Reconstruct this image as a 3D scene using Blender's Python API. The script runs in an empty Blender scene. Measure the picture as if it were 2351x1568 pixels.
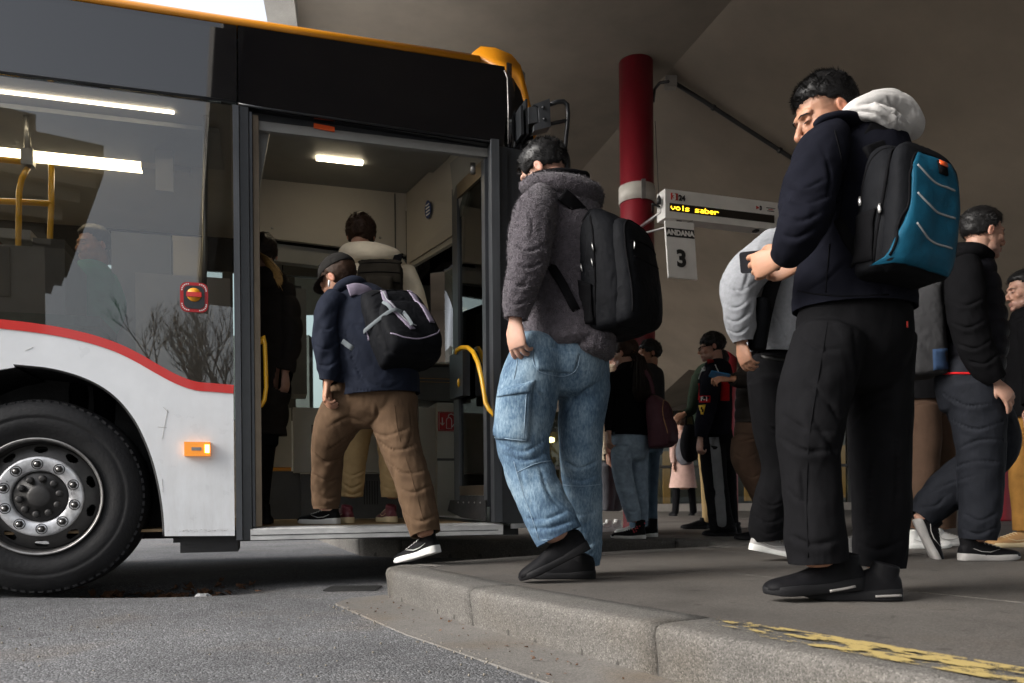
import bpy, bmesh, math, random
import numpy as np
from mathutils import Vector, Matrix
R = math.radians
random.seed(7)
scene = bpy.context.scene
COL = scene.collection

# ---------------------------------------------------------------- camera
CAM_H, FOC, CX, HY, ROLL = 0.34, 1828.0, 1175.5, 1140.0, 0.009
cd = bpy.data.cameras.new('camera'); cam = bpy.data.objects.new('camera', cd); COL.objects.link(cam)
cd.sensor_width = 36.0; cd.lens = 36.0 * FOC / 2351.0; cd.shift_y = (HY - 784.0) / 2351.0
cd.clip_start = 0.05; cd.clip_end = 500.0
cam.matrix_world = Matrix.Translation((0, 0, CAM_H)) @ Matrix.Rotation(R(90), 4, 'X') @ Matrix.Rotation(-ROLL, 4, 'Z')
cd.dof.use_dof = True; cd.dof.focus_distance = 3.5; cd.dof.aperture_fstop = 5.6
scene.camera = cam

# ---------------------------------------------------------------- world + sun
world = bpy.data.worlds.new('World'); scene.world = world; world.use_nodes = True
wn = world.node_tree; bg = wn.nodes['Background']
sky = wn.nodes.new('ShaderNodeTexSky'); sky.sky_type = 'NISHITA'; sky.sun_disc = False
SUN_EL, SUN_AZ = 32.0, 250.0
sky.sun_elevation = R(SUN_EL); sky.sun_rotation = R(SUN_AZ); sky.air_density = 1.0; sky.dust_density = 4.0; sky.ozone_density = 1.0
hs = wn.nodes.new('ShaderNodeHueSaturation'); hs.inputs['Saturation'].default_value = 0.32
wn.links.new(sky.outputs[0], hs.inputs['Color']); wn.links.new(hs.outputs[0], bg.inputs['Color'])
bg.inputs['Strength'].default_value = 0.15
sl = bpy.data.lights.new('sun', 'SUN'); sl.energy = 0.9; sl.angle = R(25); sl.color = (1.0, 0.96, 0.9)
sun = bpy.data.objects.new('sun', sl); COL.objects.link(sun)
az = R(SUN_AZ); el = R(SUN_EL)
sdir = Vector((math.sin(az) * math.cos(el), math.cos(az) * math.cos(el), math.sin(el)))
sun.rotation_euler = sdir.to_track_quat('Z', 'Y').to_euler()
vs = scene.view_settings; vs.view_transform = 'Standard'; vs.look = 'None'; vs.gamma = 1.0; vs.exposure = 1.55; vs.use_curve_mapping = False
scene.cycles.use_denoising = True
scene.cycles.max_bounces = 8; scene.cycles.transparent_max_bounces = 24
scene.cycles.sample_clamp_indirect = 6.0

# ---------------------------------------------------------------- measuring: picture survey -> metres
CR, SR = math.cos(ROLL), math.sin(ROLL)
def ray(x, y):
    u = (x - CX) / FOC; v = (HY - y) / FOC
    return u * CR + v * SR, -u * SR + v * CR
def P(x, y, Y):
    u, v = ray(x, y)
    return Vector((u * Y, Y, CAM_H + v * Y))
def G(x, y, z=0.0):
    u, v = ray(x, y); Y = (z - CAM_H) / v
    return Vector((u * Y, Y, z))

# ---------------------------------------------------------------- object helpers
def tag(o, label=None, cat=None, group=None, kind=None):
    if label: o['label'] = label
    if cat: o['category'] = cat
    if group: o['group'] = group
    if kind: o['kind'] = kind
    return o
def empty(name, loc=(0, 0, 0)):
    o = bpy.data.objects.new(name, None); COL.objects.link(o); o.location = loc; o.empty_display_size = 0.1
    return o
def link(name, me, m=None, parent=None, smooth=False):
    o = bpy.data.objects.new(name, me); COL.objects.link(o)
    if m is not None:
        for k in (m if isinstance(m, (list, tuple)) else [m]): me.materials.append(k)
    if smooth:
        me.polygons.foreach_set('use_smooth', np.ones(len(me.polygons), dtype=bool))
    if parent is not None:
        o.parent = parent; o.matrix_parent_inverse = Matrix.Translation(-Vector(world_loc(parent)))
    return o
def world_loc(o):
    v = Vector(o.location); p = o.parent
    if p is not None:
        v = v + Vector(o.matrix_parent_inverse.translation) + world_loc(p)
    return v
def mesh(name, verts, faces, m=None, parent=None, smooth=False):
    me = bpy.data.meshes.new(name); me.from_pydata([tuple(v) for v in verts], [], [tuple(f) for f in faces]); me.update()
    return link(name, me, m, parent, smooth)
def from_bm(name, bm, m=None, parent=None, smooth=False):
    bmesh.ops.recalc_face_normals(bm, faces=bm.faces)
    me = bpy.data.meshes.new(name); bm.to_mesh(me); bm.free()
    return link(name, me, m, parent, smooth)
def bevel_bm(bm, w, seg=2, ang=0.6):
    es = [e for e in bm.edges if len(e.link_faces) == 2 and e.calc_face_angle(0) > ang]
    if es: bmesh.ops.bevel(bm, geom=es, offset=w, segments=seg, profile=0.5, affect='EDGES', clamp_overlap=True)
def boxf(bm, fr, a0, a1, b0, b1, c0, c1):
    vs_ = [bm.verts.new(fr(a, b, c)) for a in (a0, a1) for b in (b0, b1) for c in (c0, c1)]
    for q in ((0, 1, 3, 2), (4, 6, 7, 5), (0, 4, 5, 1), (2, 3, 7, 6), (0, 2, 6, 4), (1, 5, 7, 3)):
        bm.faces.new([vs_[i] for i in q])
def box(name, fr, a0, a1, b0, b1, c0, c1, m, parent=None, bev=0.0, seg=2):
    bm = bmesh.new(); boxf(bm, fr, a0, a1, b0, b1, c0, c1)
    if bev: bevel_bm(bm, bev, seg)
    return from_bm(name, bm, m, parent, smooth=False)
ident = lambda a, b, c: Vector((a, b, c))
def prism(name, pts, fr, t0, t1, m, parent=None, bev=0.0, seg=2, smooth=False):
    """pts: outline (a, b); fr(a, t, b) -> world; extruded between t0 and t1"""
    bm = bmesh.new()
    A = [bm.verts.new(fr(a, t0, b)) for a, b in pts]; B = [bm.verts.new(fr(a, t1, b)) for a, b in pts]
    n = len(pts)
    bm.faces.new(A); bm.faces.new(B[::-1])
    for i in range(n): bm.faces.new((A[i], B[i], B[(i + 1) % n], A[(i + 1) % n]))
    if bev: bevel_bm(bm, bev, seg)
    return from_bm(name, bm, m, parent, smooth)
def tube_bm(bm, pts, r, seg=10, closed=False, flat=None):
    pts = [Vector(p) for p in pts]; n = len(pts); rings = []
    up = None
    for i in range(n):
        if closed: t = pts[(i + 1) % n] - pts[i - 1]
        else: t = pts[min(i + 1, n - 1)] - pts[max(i - 1, 0)]
        t.normalize()
        if up is None:
            up = Vector((0, 0, 1)) if abs(t.z) < 0.9 else Vector((1, 0, 0))
        s = t.cross(up)
        if s.length < 1e-6: s = t.orthogonal()
        s.normalize(); up = s.cross(t).normalized()
        rr = r[i] if isinstance(r, (list, tuple)) else r
        fl = 1.0 if flat is None else flat
        rings.append([bm.verts.new(pts[i] + s * math.cos(2 * math.pi * k / seg) * rr + up * math.sin(2 * math.pi * k / seg) * rr * fl) for k in range(seg)])
    for i in range(n if closed else n - 1):
        a, b = rings[i], rings[(i + 1) % n]
        for k in range(seg): bm.faces.new((a[k], a[(k + 1) % seg], b[(k + 1) % seg], b[k]))
    if not closed:
        bm.faces.new(rings[0][::-1]); bm.faces.new(rings[-1])
def tube(name, pts, r, m, parent=None, seg=10, closed=False, flat=None):
    bm = bmesh.new(); tube_bm(bm, pts, r, seg, closed, flat)
    return from_bm(name, bm, m, parent, True)
def crom(pts, n):
    """Catmull-Rom through rows of numbers, n samples per span"""
    p = np.array(pts, float); out = []
    q = np.vstack([2 * p[0] - p[1], p, 2 * p[-1] - p[-2]])
    for i in range(len(p) - 1):
        a, b, c, d = q[i:i + 4]
        for k in range(n):
            t = k / n
            out.append(0.5 * ((2 * b) + (c - a) * t + (2 * a - 5 * b + 4 * c - d) * t * t + (3 * b - a - 3 * c + d) * t ** 3))
    out.append(p[-1]); return np.array(out)
def lathe(name, prof, fr, m, parent=None, seg=48, smooth=True, cap=True):
    """prof: (axial, radius); fr(axial, cx, cy) -> world"""
    bm = bmesh.new(); rings = []
    for a, r in prof:
        rings.append([bm.verts.new(fr(a, r * math.cos(2 * math.pi * k / seg), r * math.sin(2 * math.pi * k / seg))) for k in range(seg)])
    for i in range(len(prof) - 1):
        for k in range(seg): bm.faces.new((rings[i][k], rings[i][(k + 1) % seg], rings[i + 1][(k + 1) % seg], rings[i + 1][k]))
    if cap: bm.faces.new(rings[0][::-1]); bm.faces.new(rings[-1])
    return from_bm(name, bm, m, parent, smooth)

# ---------------------------------------------------------------- materials
MATS = {}
def mat(name, col, rough=0.6, metal=0.0, var=0.0, vscale=8.0, bump=0.0, bscale=60.0, col2=None, bdist=0.01, spec=0.5, coat=0.0, sheen=0.0, stretch=(1, 1, 1), emis=None, estr=0.0, detail=4.0, rvar=0.0, sss=0.0, crease=0.0, cscale=9.0, tint=None):
    m = bpy.data.materials.new(name); m.use_nodes = True; nt = m.node_tree; b = nt.nodes['Principled BSDF']
    c = tuple(col) + (1,); b.inputs['Base Color'].default_value = c
    b.inputs['Roughness'].default_value = rough; b.inputs['Metallic'].default_value = metal
    b.inputs['Specular IOR Level'].default_value = spec
    if coat: b.inputs['Coat Weight'].default_value = coat; b.inputs['Coat Roughness'].default_value = 0.05
    if sheen: b.inputs['Sheen Weight'].default_value = sheen; b.inputs['Sheen Roughness'].default_value = 0.5
    if sss:
        b.inputs['Subsurface Weight'].default_value = sss; b.inputs['Subsurface Radius'].default_value = (0.01, 0.004, 0.002); b.inputs['Subsurface Scale'].default_value = 0.4
    if emis: b.inputs['Emission Color'].default_value = tuple(emis) + (1,); b.inputs['Emission Strength'].default_value = estr
    if var or bump or rvar or crease:
        tc = nt.nodes.new('ShaderNodeTexCoord'); mp = nt.nodes.new('ShaderNodeMapping'); mp.inputs['Scale'].default_value = stretch
        nt.links.new(tc.outputs['Object'], mp.inputs['Vector'])
    if var or rvar:
        nz = nt.nodes.new('ShaderNodeTexNoise'); nz.inputs['Scale'].default_value = vscale; nz.inputs['Detail'].default_value = detail; nz.inputs['Roughness'].default_value = 0.6
        nt.links.new(mp.outputs[0], nz.inputs['Vector'])
    if var:
        cr = nt.nodes.new('ShaderNodeValToRGB'); cr.color_ramp.elements[0].position = 0.3; cr.color_ramp.elements[1].position = 0.7
        lo = tuple(max(0, x * (1 - var)) for x in col) if col2 is None else tuple(col2)
        cr.color_ramp.elements[0].color = lo + (1,)
        cr.color_ramp.elements[1].color = (tuple(min(1, x * (1 + var * 0.6)) for x in col) if col2 is None else tuple(col)) + (1,)
        nt.links.new(nz.outputs['Fac'], cr.inputs['Fac']); nt.links.new(cr.outputs[0], b.inputs['Base Color'])
    if tint:
        at = nt.nodes.new('ShaderNodeAttribute'); at.attribute_name = tint; mt = nt.nodes.new('ShaderNodeMix'); mt.data_type = 'RGBA'; mt.blend_type = 'MULTIPLY'; mt.inputs['Factor'].default_value = 1.0
        src = cr.outputs[0] if var else None
        if src is not None: nt.links.new(src, mt.inputs['A'])
        else: mt.inputs['A'].default_value = c
        nt.links.new(at.outputs['Color'], mt.inputs['B']); nt.links.new(mt.outputs['Result'], b.inputs['Base Color'])
    if rvar:
        mr = nt.nodes.new('ShaderNodeMapRange'); mr.inputs['To Min'].default_value = max(0, rough - rvar); mr.inputs['To Max'].default_value = min(1, rough + rvar)
        mr.inputs['From Min'].default_value = 0.3; mr.inputs['From Max'].default_value = 0.7
        nt.links.new(nz.outputs['Fac'], mr.inputs['Value']); nt.links.new(mr.outputs[0], b.inputs['Roughness'])
    if bump:
        n2 = nt.nodes.new('ShaderNodeTexNoise'); n2.inputs['Scale'].default_value = bscale; n2.inputs['Detail'].default_value = 3.0
        nt.links.new(mp.outputs[0], n2.inputs['Vector'])
        bp = nt.nodes.new('ShaderNodeBump'); bp.inputs['Strength'].default_value = bump; bp.inputs['Distance'].default_value = bdist
        nt.links.new(n2.outputs['Fac'], bp.inputs['Height']); nt.links.new(bp.outputs[0], b.inputs['Normal'])
        if crease:
            n3 = nt.nodes.new('ShaderNodeTexNoise'); n3.inputs['Scale'].default_value = cscale; n3.inputs['Detail'].default_value = 3.0; n3.inputs['Distortion'].default_value = 1.6; n3.inputs['Roughness'].default_value = 0.45
            m3 = nt.nodes.new('ShaderNodeMapping'); m3.inputs['Scale'].default_value = (1.5, 1.5, 1.0); nt.links.new(tc.outputs['Object'], m3.inputs['Vector']); nt.links.new(m3.outputs[0], n3.inputs['Vector'])
            b3 = nt.nodes.new('ShaderNodeBump'); b3.inputs['Strength'].default_value = crease; b3.inputs['Distance'].default_value = 0.02
            nt.links.new(n3.outputs['Fac'], b3.inputs['Height']); nt.links.new(b3.outputs[0], bp.inputs['Normal'])
    MATS[name] = m
    return m
def glass_mat(name, tint, refl=1.0, rough=0.0, ior=1.5):
    m = bpy.data.materials.new(name); m.use_nodes = True; nt = m.node_tree; nt.nodes.clear()
    o = nt.nodes.new('ShaderNodeOutputMaterial'); mx = nt.nodes.new('ShaderNodeMixShader'); tr = nt.nodes.new('ShaderNodeBsdfTransparent'); gl = nt.nodes.new('ShaderNodeBsdfGlossy'); fr = nt.nodes.new('ShaderNodeFresnel')
    tr.inputs[0].default_value = tuple(tint) + (1,); gl.inputs['Roughness'].default_value = rough; fr.inputs['IOR'].default_value = ior
    ml = nt.nodes.new('ShaderNodeMath'); ml.operation = 'MULTIPLY'; ml.inputs[1].default_value = refl; ml.use_clamp = True
    nt.links.new(fr.outputs[0], ml.inputs[0]); nt.links.new(ml.outputs[0], mx.inputs[0]); nt.links.new(tr.outputs[0], mx.inputs[1]); nt.links.new(gl.outputs[0], mx.inputs[2]); nt.links.new(mx.outputs[0], o.inputs[0])
    MATS[name] = m
    return m
M = MATS
# ================================================================ SETTING
def speckle(name, base, light, dark, scale, rough, bump, big=0.25, bdist=0.004, tint=None, spots=0.0):
    m = bpy.data.materials.new(name); m.use_nodes = True; nt = m.node_tree; b = nt.nodes['Principled BSDF']
    N = nt.nodes.new; L = nt.links.new
    tc = N('ShaderNodeTexCoord')
    v = N('ShaderNodeTexVoronoi'); v.inputs['Scale'].default_value = scale; L(tc.outputs['Object'], v.inputs['Vector'])
    cr = N('ShaderNodeValToRGB'); e = cr.color_ramp.elements; e[0].position = 0.0; e[0].color = dark + (1,); e[1].position = 1.0; e[1].color = light + (1,)
    k = cr.color_ramp.elements.new(0.45); k.color = base + (1,); k = cr.color_ramp.elements.new(0.8); k.color = tuple(x * 1.15 for x in base) + (1,)
    sp = N('ShaderNodeSeparateColor'); L(v.outputs['Color'], sp.inputs[0]); L(sp.outputs[0], cr.inputs['Fac'])
    n = N('ShaderNodeTexNoise'); n.inputs['Scale'].default_value = 1.3; n.inputs['Detail'].default_value = 6; n.inputs['Roughness'].default_value = 0.65; L(tc.outputs['Object'], n.inputs['Vector'])
    mr = N('ShaderNodeMapRange'); mr.inputs['From Min'].default_value = 0.3; mr.inputs['From Max'].default_value = 0.7; mr.inputs['To Min'].default_value = 1 - big; mr.inputs['To Max'].default_value = 1 + big * 0.6; L(n.outputs['Fac'], mr.inputs['Value'])
    mu = N('ShaderNodeMix'); mu.data_type = 'RGBA'; mu.blend_type = 'MULTIPLY'; mu.inputs['Factor'].default_value = 1.0
    L(cr.outputs[0], mu.inputs['A']); L(mr.outputs[0], mu.inputs['B'])
    out = mu.outputs['Result']
    if tint:
        n3 = N('ShaderNodeTexNoise'); n3.inputs['Scale'].default_value = 2.6; n3.inputs['Detail'].default_value = 5; L(tc.outputs['Object'], n3.inputs['Vector'])
        c3 = N('ShaderNodeValToRGB'); c3.color_ramp.elements[0].position = 0.52; c3.color_ramp.elements[1].position = 0.75; L(n3.outputs['Fac'], c3.inputs['Fac'])
        m2 = N('ShaderNodeMix'); m2.data_type = 'RGBA'; m2.blend_type = 'MULTIPLY'; L(c3.outputs[0], m2.inputs['Factor']); L(out, m2.inputs['A']); m2.inputs['B'].default_value = tint + (1,)
        out = m2.outputs['Result']
    if spots:
        n4 = N('ShaderNodeTexNoise'); n4.inputs['Scale'].default_value = 11; n4.inputs['Detail'].default_value = 2; n4.inputs['Distortion'].default_value = .6; L(tc.outputs['Object'], n4.inputs['Vector'])
        c4 = N('ShaderNodeValToRGB'); c4.color_ramp.elements[0].position = 0.66; c4.color_ramp.elements[1].position = 0.71; L(n4.outputs['Fac'], c4.inputs['Fac'])
        f4 = N('ShaderNodeMath'); f4.operation = 'MULTIPLY'; f4.inputs[1].default_value = spots; L(c4.outputs[0], f4.inputs[0])
        m4 = N('ShaderNodeMix'); m4.data_type = 'RGBA'; m4.blend_type = 'MULTIPLY'; L(f4.outputs[0], m4.inputs['Factor']); L(out, m4.inputs['A']); m4.inputs['B'].default_value = (0.4, 0.39, 0.38, 1); out = m4.outputs['Result']
    L(out, b.inputs['Base Color']); b.inputs['Roughness'].default_value = rough; b.inputs['Specular IOR Level'].default_value = 0.3
    n2 = N('ShaderNodeTexNoise'); n2.inputs['Scale'].default_value = scale * 0.8; n2.inputs['Detail'].default_value = 3; L(tc.outputs['Object'], n2.inputs['Vector'])
    ad = N('ShaderNodeMath'); ad.operation = 'SUBTRACT'; L(n2.outputs['Fac'], ad.inputs[0]); L(v.outputs['Distance'], ad.inputs[1])
    bp = N('ShaderNodeBump'); bp.inputs['Strength'].default_value = bump; bp.inputs['Distance'].default_value = bdist; L(ad.outputs[0], bp.inputs['Height']); L(bp.outputs[0], b.inputs['Normal'])
    MATS[name] = m
    return m
speckle('asphalt', (0.112, 0.113, 0.117), (0.235, 0.237, 0.245), (0.062, 0.062, 0.065), 150, 0.85, 0.7, 0.42, 0.004, tint=(0.82, 0.74, 0.66), spots=0.35)
speckle('kerb_concrete', (0.103, 0.097, 0.089), (0.175, 0.165, 0.152), (0.062, 0.058, 0.053), 260, 0.85, 0.4, 0.35, 0.003, tint=(0.72, 0.68, 0.62))
speckle('slab_concrete', (0.09, 0.083, 0.075), (0.13, 0.12, 0.11), (0.064, 0.058, 0.053), 260, 0.62, 0.25, 0.45, 0.002, tint=(0.7, 0.66, 0.62), spots=0.6)
speckle('gutter_concrete', (0.135, 0.127, 0.117), (0.17, 0.16, 0.147), (0.10, 0.094, 0.087), 240, 0.8, 0.25, 0.35, 0.002, tint=(0.75, 0.66, 0.56))
mat('joint_dirt', (0.045, 0.042, 0.038), 0.95, var=0.4, vscale=30)
mat('ceiling', (0.23, 0.195, 0.155), 0.9, var=0.28, vscale=0.9, bump=0.25, bscale=240, bdist=0.004, detail=8)
mat('ceiling_light', (0.23, 0.19, 0.148), 0.9, var=0.26, vscale=0.8, bump=0.25, bscale=240, bdist=0.004, detail=8)
mat('concrete_trim', (0.33, 0.31, 0.28), 0.9, var=0.3, vscale=3, bump=0.3, bscale=60)
mat('red_paint', (0.22, 0.010, 0.02), 0.38, var=0.25, vscale=3.0, bump=0.06, bscale=25, rvar=0.1, stretch=(1, 1, 0.3))
mat('white_paint', (0.6, 0.57, 0.52), 0.5, var=0.12, vscale=12)
mat('steel_dark', (0.03, 0.03, 0.03), 0.5, metal=0.3)
mat('cable', (0.012, 0.012, 0.012), 0.6)
mat('steel', (0.35, 0.34, 0.33), 0.4, metal=0.9, var=0.2, vscale=20)

# --- road: one sheet to the horizon, with the worn dip beside the front wheel
def axis(lo, hi, c0, c1, fine, far):
    a = list(np.arange(c0, c1 + 1e-6, fine)); s = fine * 1.4; x = a[0]
    while x > lo: x -= s; a.insert(0, x); s *= 1.4
    s = fine * 1.4; x = a[-1]
    while x < hi: x += s; a.append(x); s *= 1.4
    return np.array(a)
RX = axis(-180, 180, -3.4, 1.8, 0.04, 0); RY = axis(-160, 220, 2.0, 5.4, 0.04, 0)
DIPC = G(335, 1352, -0.15)
def road_z(x, y):
    e = ((x - DIPC.x) / 0.62) ** 2 + ((y - DIPC.y) / 0.27) ** 2
    z = -0.15 - 0.075 * np.exp(-e ** 1.6)
    z = z + 0.012 * np.exp(-(((x + 2.35) / 0.5) ** 2 + ((y - 3.55) / 0.16) ** 2))
    return z + 0.004 * np.sin(x * 2.1 + 0.4) * np.cos(y * 1.7) * np.exp(-(x * x + y * y) / 120)
gx, gy = np.meshgrid(RX, RY); gz = road_z(gx, gy)
nx, ny = len(RX), len(RY)
vv = np.stack([gx, gy, gz], -1).reshape(-1, 3)
ff = [(j * nx + i, j * nx + i + 1, (j + 1) * nx + i + 1, (j + 1) * nx + i) for j in range(ny - 1) for i in range(nx - 1)]
road = mesh('road', vv, ff, M['asphalt'], None, True); tag(road, 'grey worn asphalt of the bus bay', 'road', kind='structure')

# --- platform outline (metres, seen from above)
Kc = [Vector((2.17, -0.95)), Vector((0.373 + 1.06, 2.10 - 1.70)), Vector((0.373 + 0.53, 2.10 - 0.85)), Vector((0.373, 2.10)), Vector((-0.161, 2.95)), Vector((-0.60, 3.80))]
tip = [Vector((-0.625, 3.90)), Vector((-0.60, 4.0)), Vector((-0.53, 4.07))]
far_edge = [Vector((0.12, 4.62)), Vector((1.25, 5.25)), Vector((1.55, 5.7)), Vector((1.25, 6.1)), Vector((-0.9, 6.45)), Vector((-1.3, 6.75)), Vector((-3.3, 12.0)), Vector((-4.0, 14.0))]
outline = Kc + tip + far_edge + [Vector((-4.0, 40)), Vector((40, 40)), Vector((40, -0.95))]
pave = empty('pavement'); tag(pave, kind='structure')
def kerb_dir(i): return (Kc[i + 1] - Kc[i]).normalized()
base = [(p.x, p.y) for p in outline]
def shrink(poly, d):
    n = len(poly); out = []
    for i in range(n):
        a, b, c = (Vector(poly[i - 1]), Vector(poly[i]), Vector(poly[(i + 1) % n]))
        e1 = (b - a).normalized(); e2 = (c - b).normalized()
        n1 = Vector((-e1.y, e1.x)); n2 = Vector((-e2.y, e2.x)); k = (n1 + n2)
        k = k / max(0.3, k.dot(n1)); out.append(b - k * d)
    return [(p.x, p.y) for p in out]
sgn = sum(base[i][0] * base[(i + 1) % len(base)][1] - base[(i + 1) % len(base)][0] * base[i][1] for i in range(len(base)))
inset = lambda d: shrink(base, d if sgn < 0 else -d)
prism('slab_bed', inset(0.012), lambda a, t, b: Vector((a, b, t)), -0.2, -0.012, M['joint_dirt'], pave)
# kerb stones: profile swept between joints, 0.21 m wide on top
def kerb_stone(pts, g0=0.004, g1=0.004, w=0.21, nsub=8):
    pts = [Vector(p) for p in pts]; L = [0]
    for i in range(len(pts) - 1): L.append(L[-1] + (pts[i + 1] - pts[i]).length)
    tot = L[-1]; n = max(nsub, int(tot / 0.08)); bm = bmesh.new(); rings = []
    prof = [(0.012, -0.2), (0.010, -0.12), (0.004, -0.06), (0.0, -0.026), (0.004, -0.012), (0.012, -0.004), (0.026, 0.0), (0.07, 0.002), (0.14, 0.001), (w - 0.006, 0.0), (w - 0.002, -0.004), (w - 0.002, -0.2)]
    for k in range(n + 1):
        s = min(max(k / n * tot, g0), tot - g1); i = 0
        while i < len(pts) - 2 and s > L[i + 1]: i += 1
        t = (s - L[i]) / (L[i + 1] - L[i]); p = pts[i].lerp(pts[i + 1], t); d = (pts[i + 1] - pts[i]).normalized()
        if 0 < i and t < 0.5: d = d.lerp((pts[i] - pts[i - 1]).normalized(), 0.5 - t).normalized()
        if i < len(pts) - 2 and t > 0.5: d = d.lerp((pts[i + 2] - pts[i + 1]).normalized(), t - 0.5).normalized()
        nrm = Vector((d.y, -d.x))
        ring = []
        for o, z in prof:
            j = 0.0025 * math.sin(37 * s + 11 * z + p.x * 13) if 0 < o < w - 0.01 else 0
            ring.append(bm.verts.new((p.x + nrm.x * (o + j), p.y + nrm.y * (o + j), z + j * 0.6)))
        rings.append(ring)
    m = len(prof)
    for a, b in zip(rings, rings[1:]):
        for q in range(m - 1): bm.faces.new((a[q], a[q + 1], b[q + 1], b[q]))
    bm.faces.new(rings[0][::-1]); bm.faces.new(rings[-1])
    return from_bm('kerb_stone', bm, M['kerb_concrete'], pave, True)
for i in range(len(Kc) - 1): kerb_stone([Kc[i], Kc[i + 1]])
kerb_stone([Kc[-1]] + tip)
fe = [tip[-1]] + far_edge
for i in range(2): kerb_stone([fe[i], fe[i + 1]])
kerb_stone(fe[2:5]); kerb_stone(fe[4:6]); kerb_stone(fe[5:7]); kerb_stone(fe[6:8])
# slabs: platform cut along joints parallel and across to the kerb
bm = bmesh.new(); inner = inset(0.213)
bm.faces.new([bm.verts.new((a, b, 0)) for a, b in inner])
kd = Vector((0.53, -0.85)).normalized(); kn = Vector((kd.y * -1, kd.x)); k0 = Vector((-0.161, 2.95)) + Vector((0.85, 0.53)) * 0.21
def cut(p, nrm):
    bmesh.ops.bisect_plane(bm, geom=bm.verts[:] + bm.edges[:] + bm.faces[:], plane_co=(p[0], p[1], 0), plane_no=(nrm[0], nrm[1], 0))
for i in range(-8, 5): cut(k0 + kd * i * 1.0, kd)
for i in range(1, 9): cut(k0 + kn * (i * 1.0), kn)
for f in list(bm.faces):
    c = f.calc_center_median()
    if f.calc_area() < 0.004: continue
    vs_ = [v.co.copy() for v in f.verts]
    b2 = bmesh.new(); ff2 = b2.faces.new([b2.verts.new(v) for v in vs_])
    bmesh.ops.inset_individual(b2, faces=[ff2], thickness=0.0035, use_even_offset=True)
    drop = [g for g in b2.faces if g is not ff2]
    for g in b2.faces: g.normal_update()
    top = [v.co.copy() for v in ff2.verts]; b2.free()
    b3 = bmesh.new(); dz = random.uniform(-0.0025, 0.0)
    A = [b3.verts.new((v.x, v.y, dz)) for v in top]; B = [b3.verts.new((v.x, v.y, -0.03)) for v in top]
    b3.faces.new(A); n = len(A)
    for i in range(n): b3.faces.new((A[i], B[i], B[(i + 1) % n], A[(i + 1) % n]))
    from_bm('slab', b3, M['slab_concrete'], pave)
bm.free()
# gutter strip along the kerb
gp = [p.copy() for p in Kc] + [Vector((-0.64, 3.92))]
gl, gr = [], []
for i, p in enumerate(gp):
    d = (gp[min(i + 1, len(gp) - 1)] - gp[max(i - 1, 0)]).normalized(); nrm = Vector((d.y, -d.x))
    wdt = 0.25 if i < len(gp) - 1 else 0.16
    gl.append(p + nrm * 0.015); gr.append(p - nrm * (wdt))
V = []; F = []
for k, row in enumerate((gl, gr)):
    pass
rows = []
for i in range(len(gp)):
    rows.append([(gl[i].x, gl[i].y, -0.138), (gl[i].lerp(gr[i], 0.5).x, gl[i].lerp(gr[i], 0.5).y, -0.143), (gr[i].x, gr[i].y, -0.1455), (gr[i].x - 0.004, gr[i].y, -0.17)])
for r_ in rows: V += r_
for i in range(len(rows) - 1):
    for k in range(3): F.append((i * 4 + k, i * 4 + k + 1, (i + 1) * 4 + k + 1, (i + 1) * 4 + k))
gut = mesh('gutter_strip', V, F, M['gutter_concrete'], None, False); tag(gut, kind='structure')
# worn yellow paint on the kerb top
def paint_mat():
    m = bpy.data.materials.new('kerb_paint'); m.use_nodes = True; nt = m.node_tree; b = nt.nodes['Principled BSDF']; N = nt.nodes.new; L = nt.links.new
    tc = N('ShaderNodeTexCoord'); m0 = N('ShaderNodeMapping'); m0.inputs['Rotation'].default_value = (0, 0, -math.atan2(kd.y, kd.x)); L(tc.outputs['Object'], m0.inputs[0])
    mp = N('ShaderNodeMapping'); mp.inputs['Scale'].default_value = (0.8, 1.7, 1); L(m0.outputs[0], mp.inputs[0])
    n = N('ShaderNodeTexNoise'); n.inputs['Scale'].default_value = 12; n.inputs['Detail'].default_value = 12; n.inputs['Roughness'].default_value = 0.78; L(mp.outputs[0], n.inputs['Vector'])
    sx = N('ShaderNodeSeparateXYZ'); L(tc.outputs['Object'], sx.inputs[0])
    g = N('ShaderNodeMapRange'); g.inputs['From Min'].default_value = 0.45; g.inputs['From Max'].default_value = 0.75; g.inputs['To Min'].default_value = -0.09; g.inputs['To Max'].default_value = 0.025; L(sx.outputs[0], g.inputs['Value'])
    a = N('ShaderNodeMath'); a.operation = 'ADD'; L(n.outputs['Fac'], a.inputs[0]); L(g.outputs[0], a.inputs[1])
    st = N('ShaderNodeMath'); st.operation = 'GREATER_THAN'; st.inputs[1].default_value = 0.512; L(a.outputs[0], st.inputs[0])
    tr = N('ShaderNodeBsdfTransparent'); mx = N('ShaderNodeMixShader'); L(st.outputs[0], mx.inputs[0]); L(tr.outputs[0], mx.inputs[1]); L(b.outputs[0], mx.inputs[2]); L(mx.outputs[0], nt.nodes['Material Output'].inputs[0])
    b.inputs['Base Color'].default_value = (0.37, 0.28, 0.10, 1); b.inputs['Roughness'].default_value = 0.7
    return m
pm = paint_mat()
d = kerb_dir(2); nrm = Vector((d.y, -d.x)); V = []; F = []
a0 = Kc[3] - d * 0.01; L_ = 2.3
for k in range(24):
    p = a0 - d * 0 + (Kc[2] - Kc[3]).normalized() * (k / 23 * L_)
    for o in (0.055, 0.2): V.append((p.x + nrm.x * o, p.y + nrm.y * o, 0.0062))
for k in range(23): F.append((2 * k, 2 * k + 2, 2 * k + 3, 2 * k + 1))
po = mesh('yellow_stripe', V, F, pm, pave)

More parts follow.
